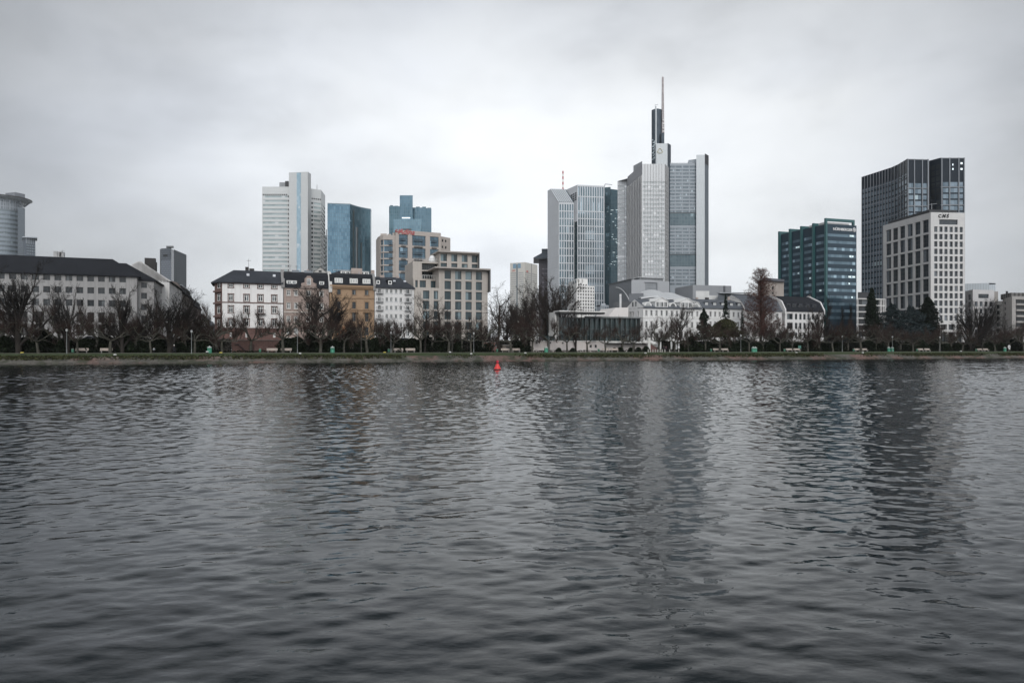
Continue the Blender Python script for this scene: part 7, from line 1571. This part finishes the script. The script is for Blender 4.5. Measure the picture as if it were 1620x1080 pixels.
# ---- people
def person(x, d, h, label, top, legs, cap=None, stride=.18, rz=0.0, arms=.12):
    P = S(x, d); z0 = lawn_z(d); me = bpy.data.meshes.new('person'); s = h/1.75
    pts = [(0, 0, .95, .135), (0, 0, 1.18, .145), (0, 0, 1.38, .15), (0, 0, 1.50, .06), (0, -.01, 1.60, .085), (0, 0, 1.70, .075),
           (.19, 0, 1.40, .065), (.25, -arms, 1.12, .05), (.24, -arms*2.2, .88, .04), (-.19, 0, 1.40, .065), (-.25, arms, 1.12, .05), (-.24, arms*.6, .88, .04),
           (.09, 0, .86, .10), (.10, -stride*.6, .48, .07), (.10, -stride, .08, .05), (.10, -stride-.15, .04, .045), (-.09, 0, .86, .10), (-.10, stride*.4, .48, .07), (-.10, stride*1.3, .08, .05), (-.10, stride*1.3-.15, .04, .045)]
    ed = [(0, 1), (1, 2), (2, 3), (3, 4), (4, 5), (2, 6), (6, 7), (7, 8), (2, 9), (9, 10), (10, 11), (0, 12), (12, 13), (13, 14), (14, 15), (0, 16), (16, 17), (17, 18), (18, 19)]
    me.from_pydata([(a*s, b*s, c*s) for a, b, c, _ in pts], ed, []); o = bpy.data.objects.new('person', me); COL.objects.link(o)
    o.modifiers.new('skin', 'SKIN'); 
    if not me.skin_vertices: me.skin_vertices.new()
    for v, p in zip(me.skin_vertices[0].data, pts): v.radius = (p[3]*s, p[3]*s)
    me.skin_vertices[0].data[0].use_root = True
    sub = o.modifiers.new('sub', 'SUBSURF'); sub.levels = sub.render_levels = 1
    dg = bpy.context.evaluated_depsgraph_get(); m2 = bpy.data.meshes.new_from_object(o.evaluated_get(dg)); o.modifiers.clear(); o.data = m2; m2.name = 'person'; m2.materials.clear()
    for m_ in (M('skin', (.36, .24, .19), .6), M(*top), M(*legs)): m2.materials.append(m_)
    for f in m2.polygons:
        c = f.center; f.material_index = 0 if c.z > 1.5*s or (abs(c.x) > .2*s and c.z < .92*s and c.z > .7*s) else 1 if c.z > .92*s else 2; f.use_smooth = True
    o.location = (P.x, P.y, z0); o.rotation_euler = (0, 0, rz); tag(o, label, 'person', 'people on the promenade')
    hm = MB(); prof = [(.0, 1.80), (.06, 1.79), (.10, 1.74), (.108, 1.68), (.10, 1.63)] ; hm.lathe((0, .012*s), [(a*s, b*s) for a, b in prof[::-1]], 12); q = hm.build('hair' if not cap else 'cap', M(*(cap or ('hair_dark', (.03, .022, .018), .8))), o, smooth=True)
person(275.5, 9.6, 1.76, 'person in dark clothes with a white cap walking under the broom-like tree', ('cloth_black', (.015, .015, .018), .9), ('cloth_dark', (.02, .02, .024), .9), ('cap_white', (.65, .65, .65), .7), .26, R(80))
person(243.5, 12.2, 1.2, 'small child in a pale jacket left of the person in a white cap', ('jacket_pale', (.34, .36, .38), .9), ('cloth_dark', (.02, .02, .024), .9), None, .1, R(60))
person(1050.2, 13.4, 1.72, 'person in dark coat, left of the two standing before the palace terrace', ('coat_dark', (.025, .022, .028), .9), ('cloth_dark', (.02, .02, .024), .9), None, .06, R(10))
person(1053.6, 13.6, 1.68, 'person in dark plum jacket, right of the two before the palace terrace', ('coat_plum', (.06, .03, .045), .9), ('cloth_dark', (.02, .02, .024), .9), None, .06, R(-20))

# ================================================================ red buoy in the river
P = W(787, 93.0); T = Thing('buoy', 'red conical channel buoy floating in mid river', 'buoy', P, 0); c = (P.x, P.y); rb = M('buoy_red', (.62, .035, .03), .45, .1, 2); rd = M('buoy_dark_red', (.25, .012, .02), .5)
mb = MB(); mb.lathe(c, [(.40, -.35), (.54, -.08), (.57, .06), (.55, .14), (.48, .18)], 20); T.part('float', mb, M('buoy_waterline', (.10, .02, .02), .6, .3, 3))
mb = MB(); mb.lathe(c, [(.50, .16), (.44, .24), (.25, .62), (.17, .84), (.14, .86)], 20); T.part('cone', mb, rb)
mb = MB(); mb.lathe(c, [(.11, .84), (.11, 1.0)], 14); T.part('neck', mb, rd)
mb = MB(); mb.lathe(c, [(.10, .99), (.155, 1.0), (.16, 1.28), (.10, 1.32), (.0, 1.33)], 16); T.part('top_mark', mb, M('buoy_top', (.50, .015, .05), .45))
mb = MB(); 
for k in range(2):
    a = 2.2*k+.6; mb.tube((c[0]+.2*math.cos(a), c[1]+.2*math.sin(a), .74), (c[0]+.3*math.cos(a), c[1]+.3*math.sin(a), .6), .025, .025, 5)
T.part('lifting_eye', mb, rd)
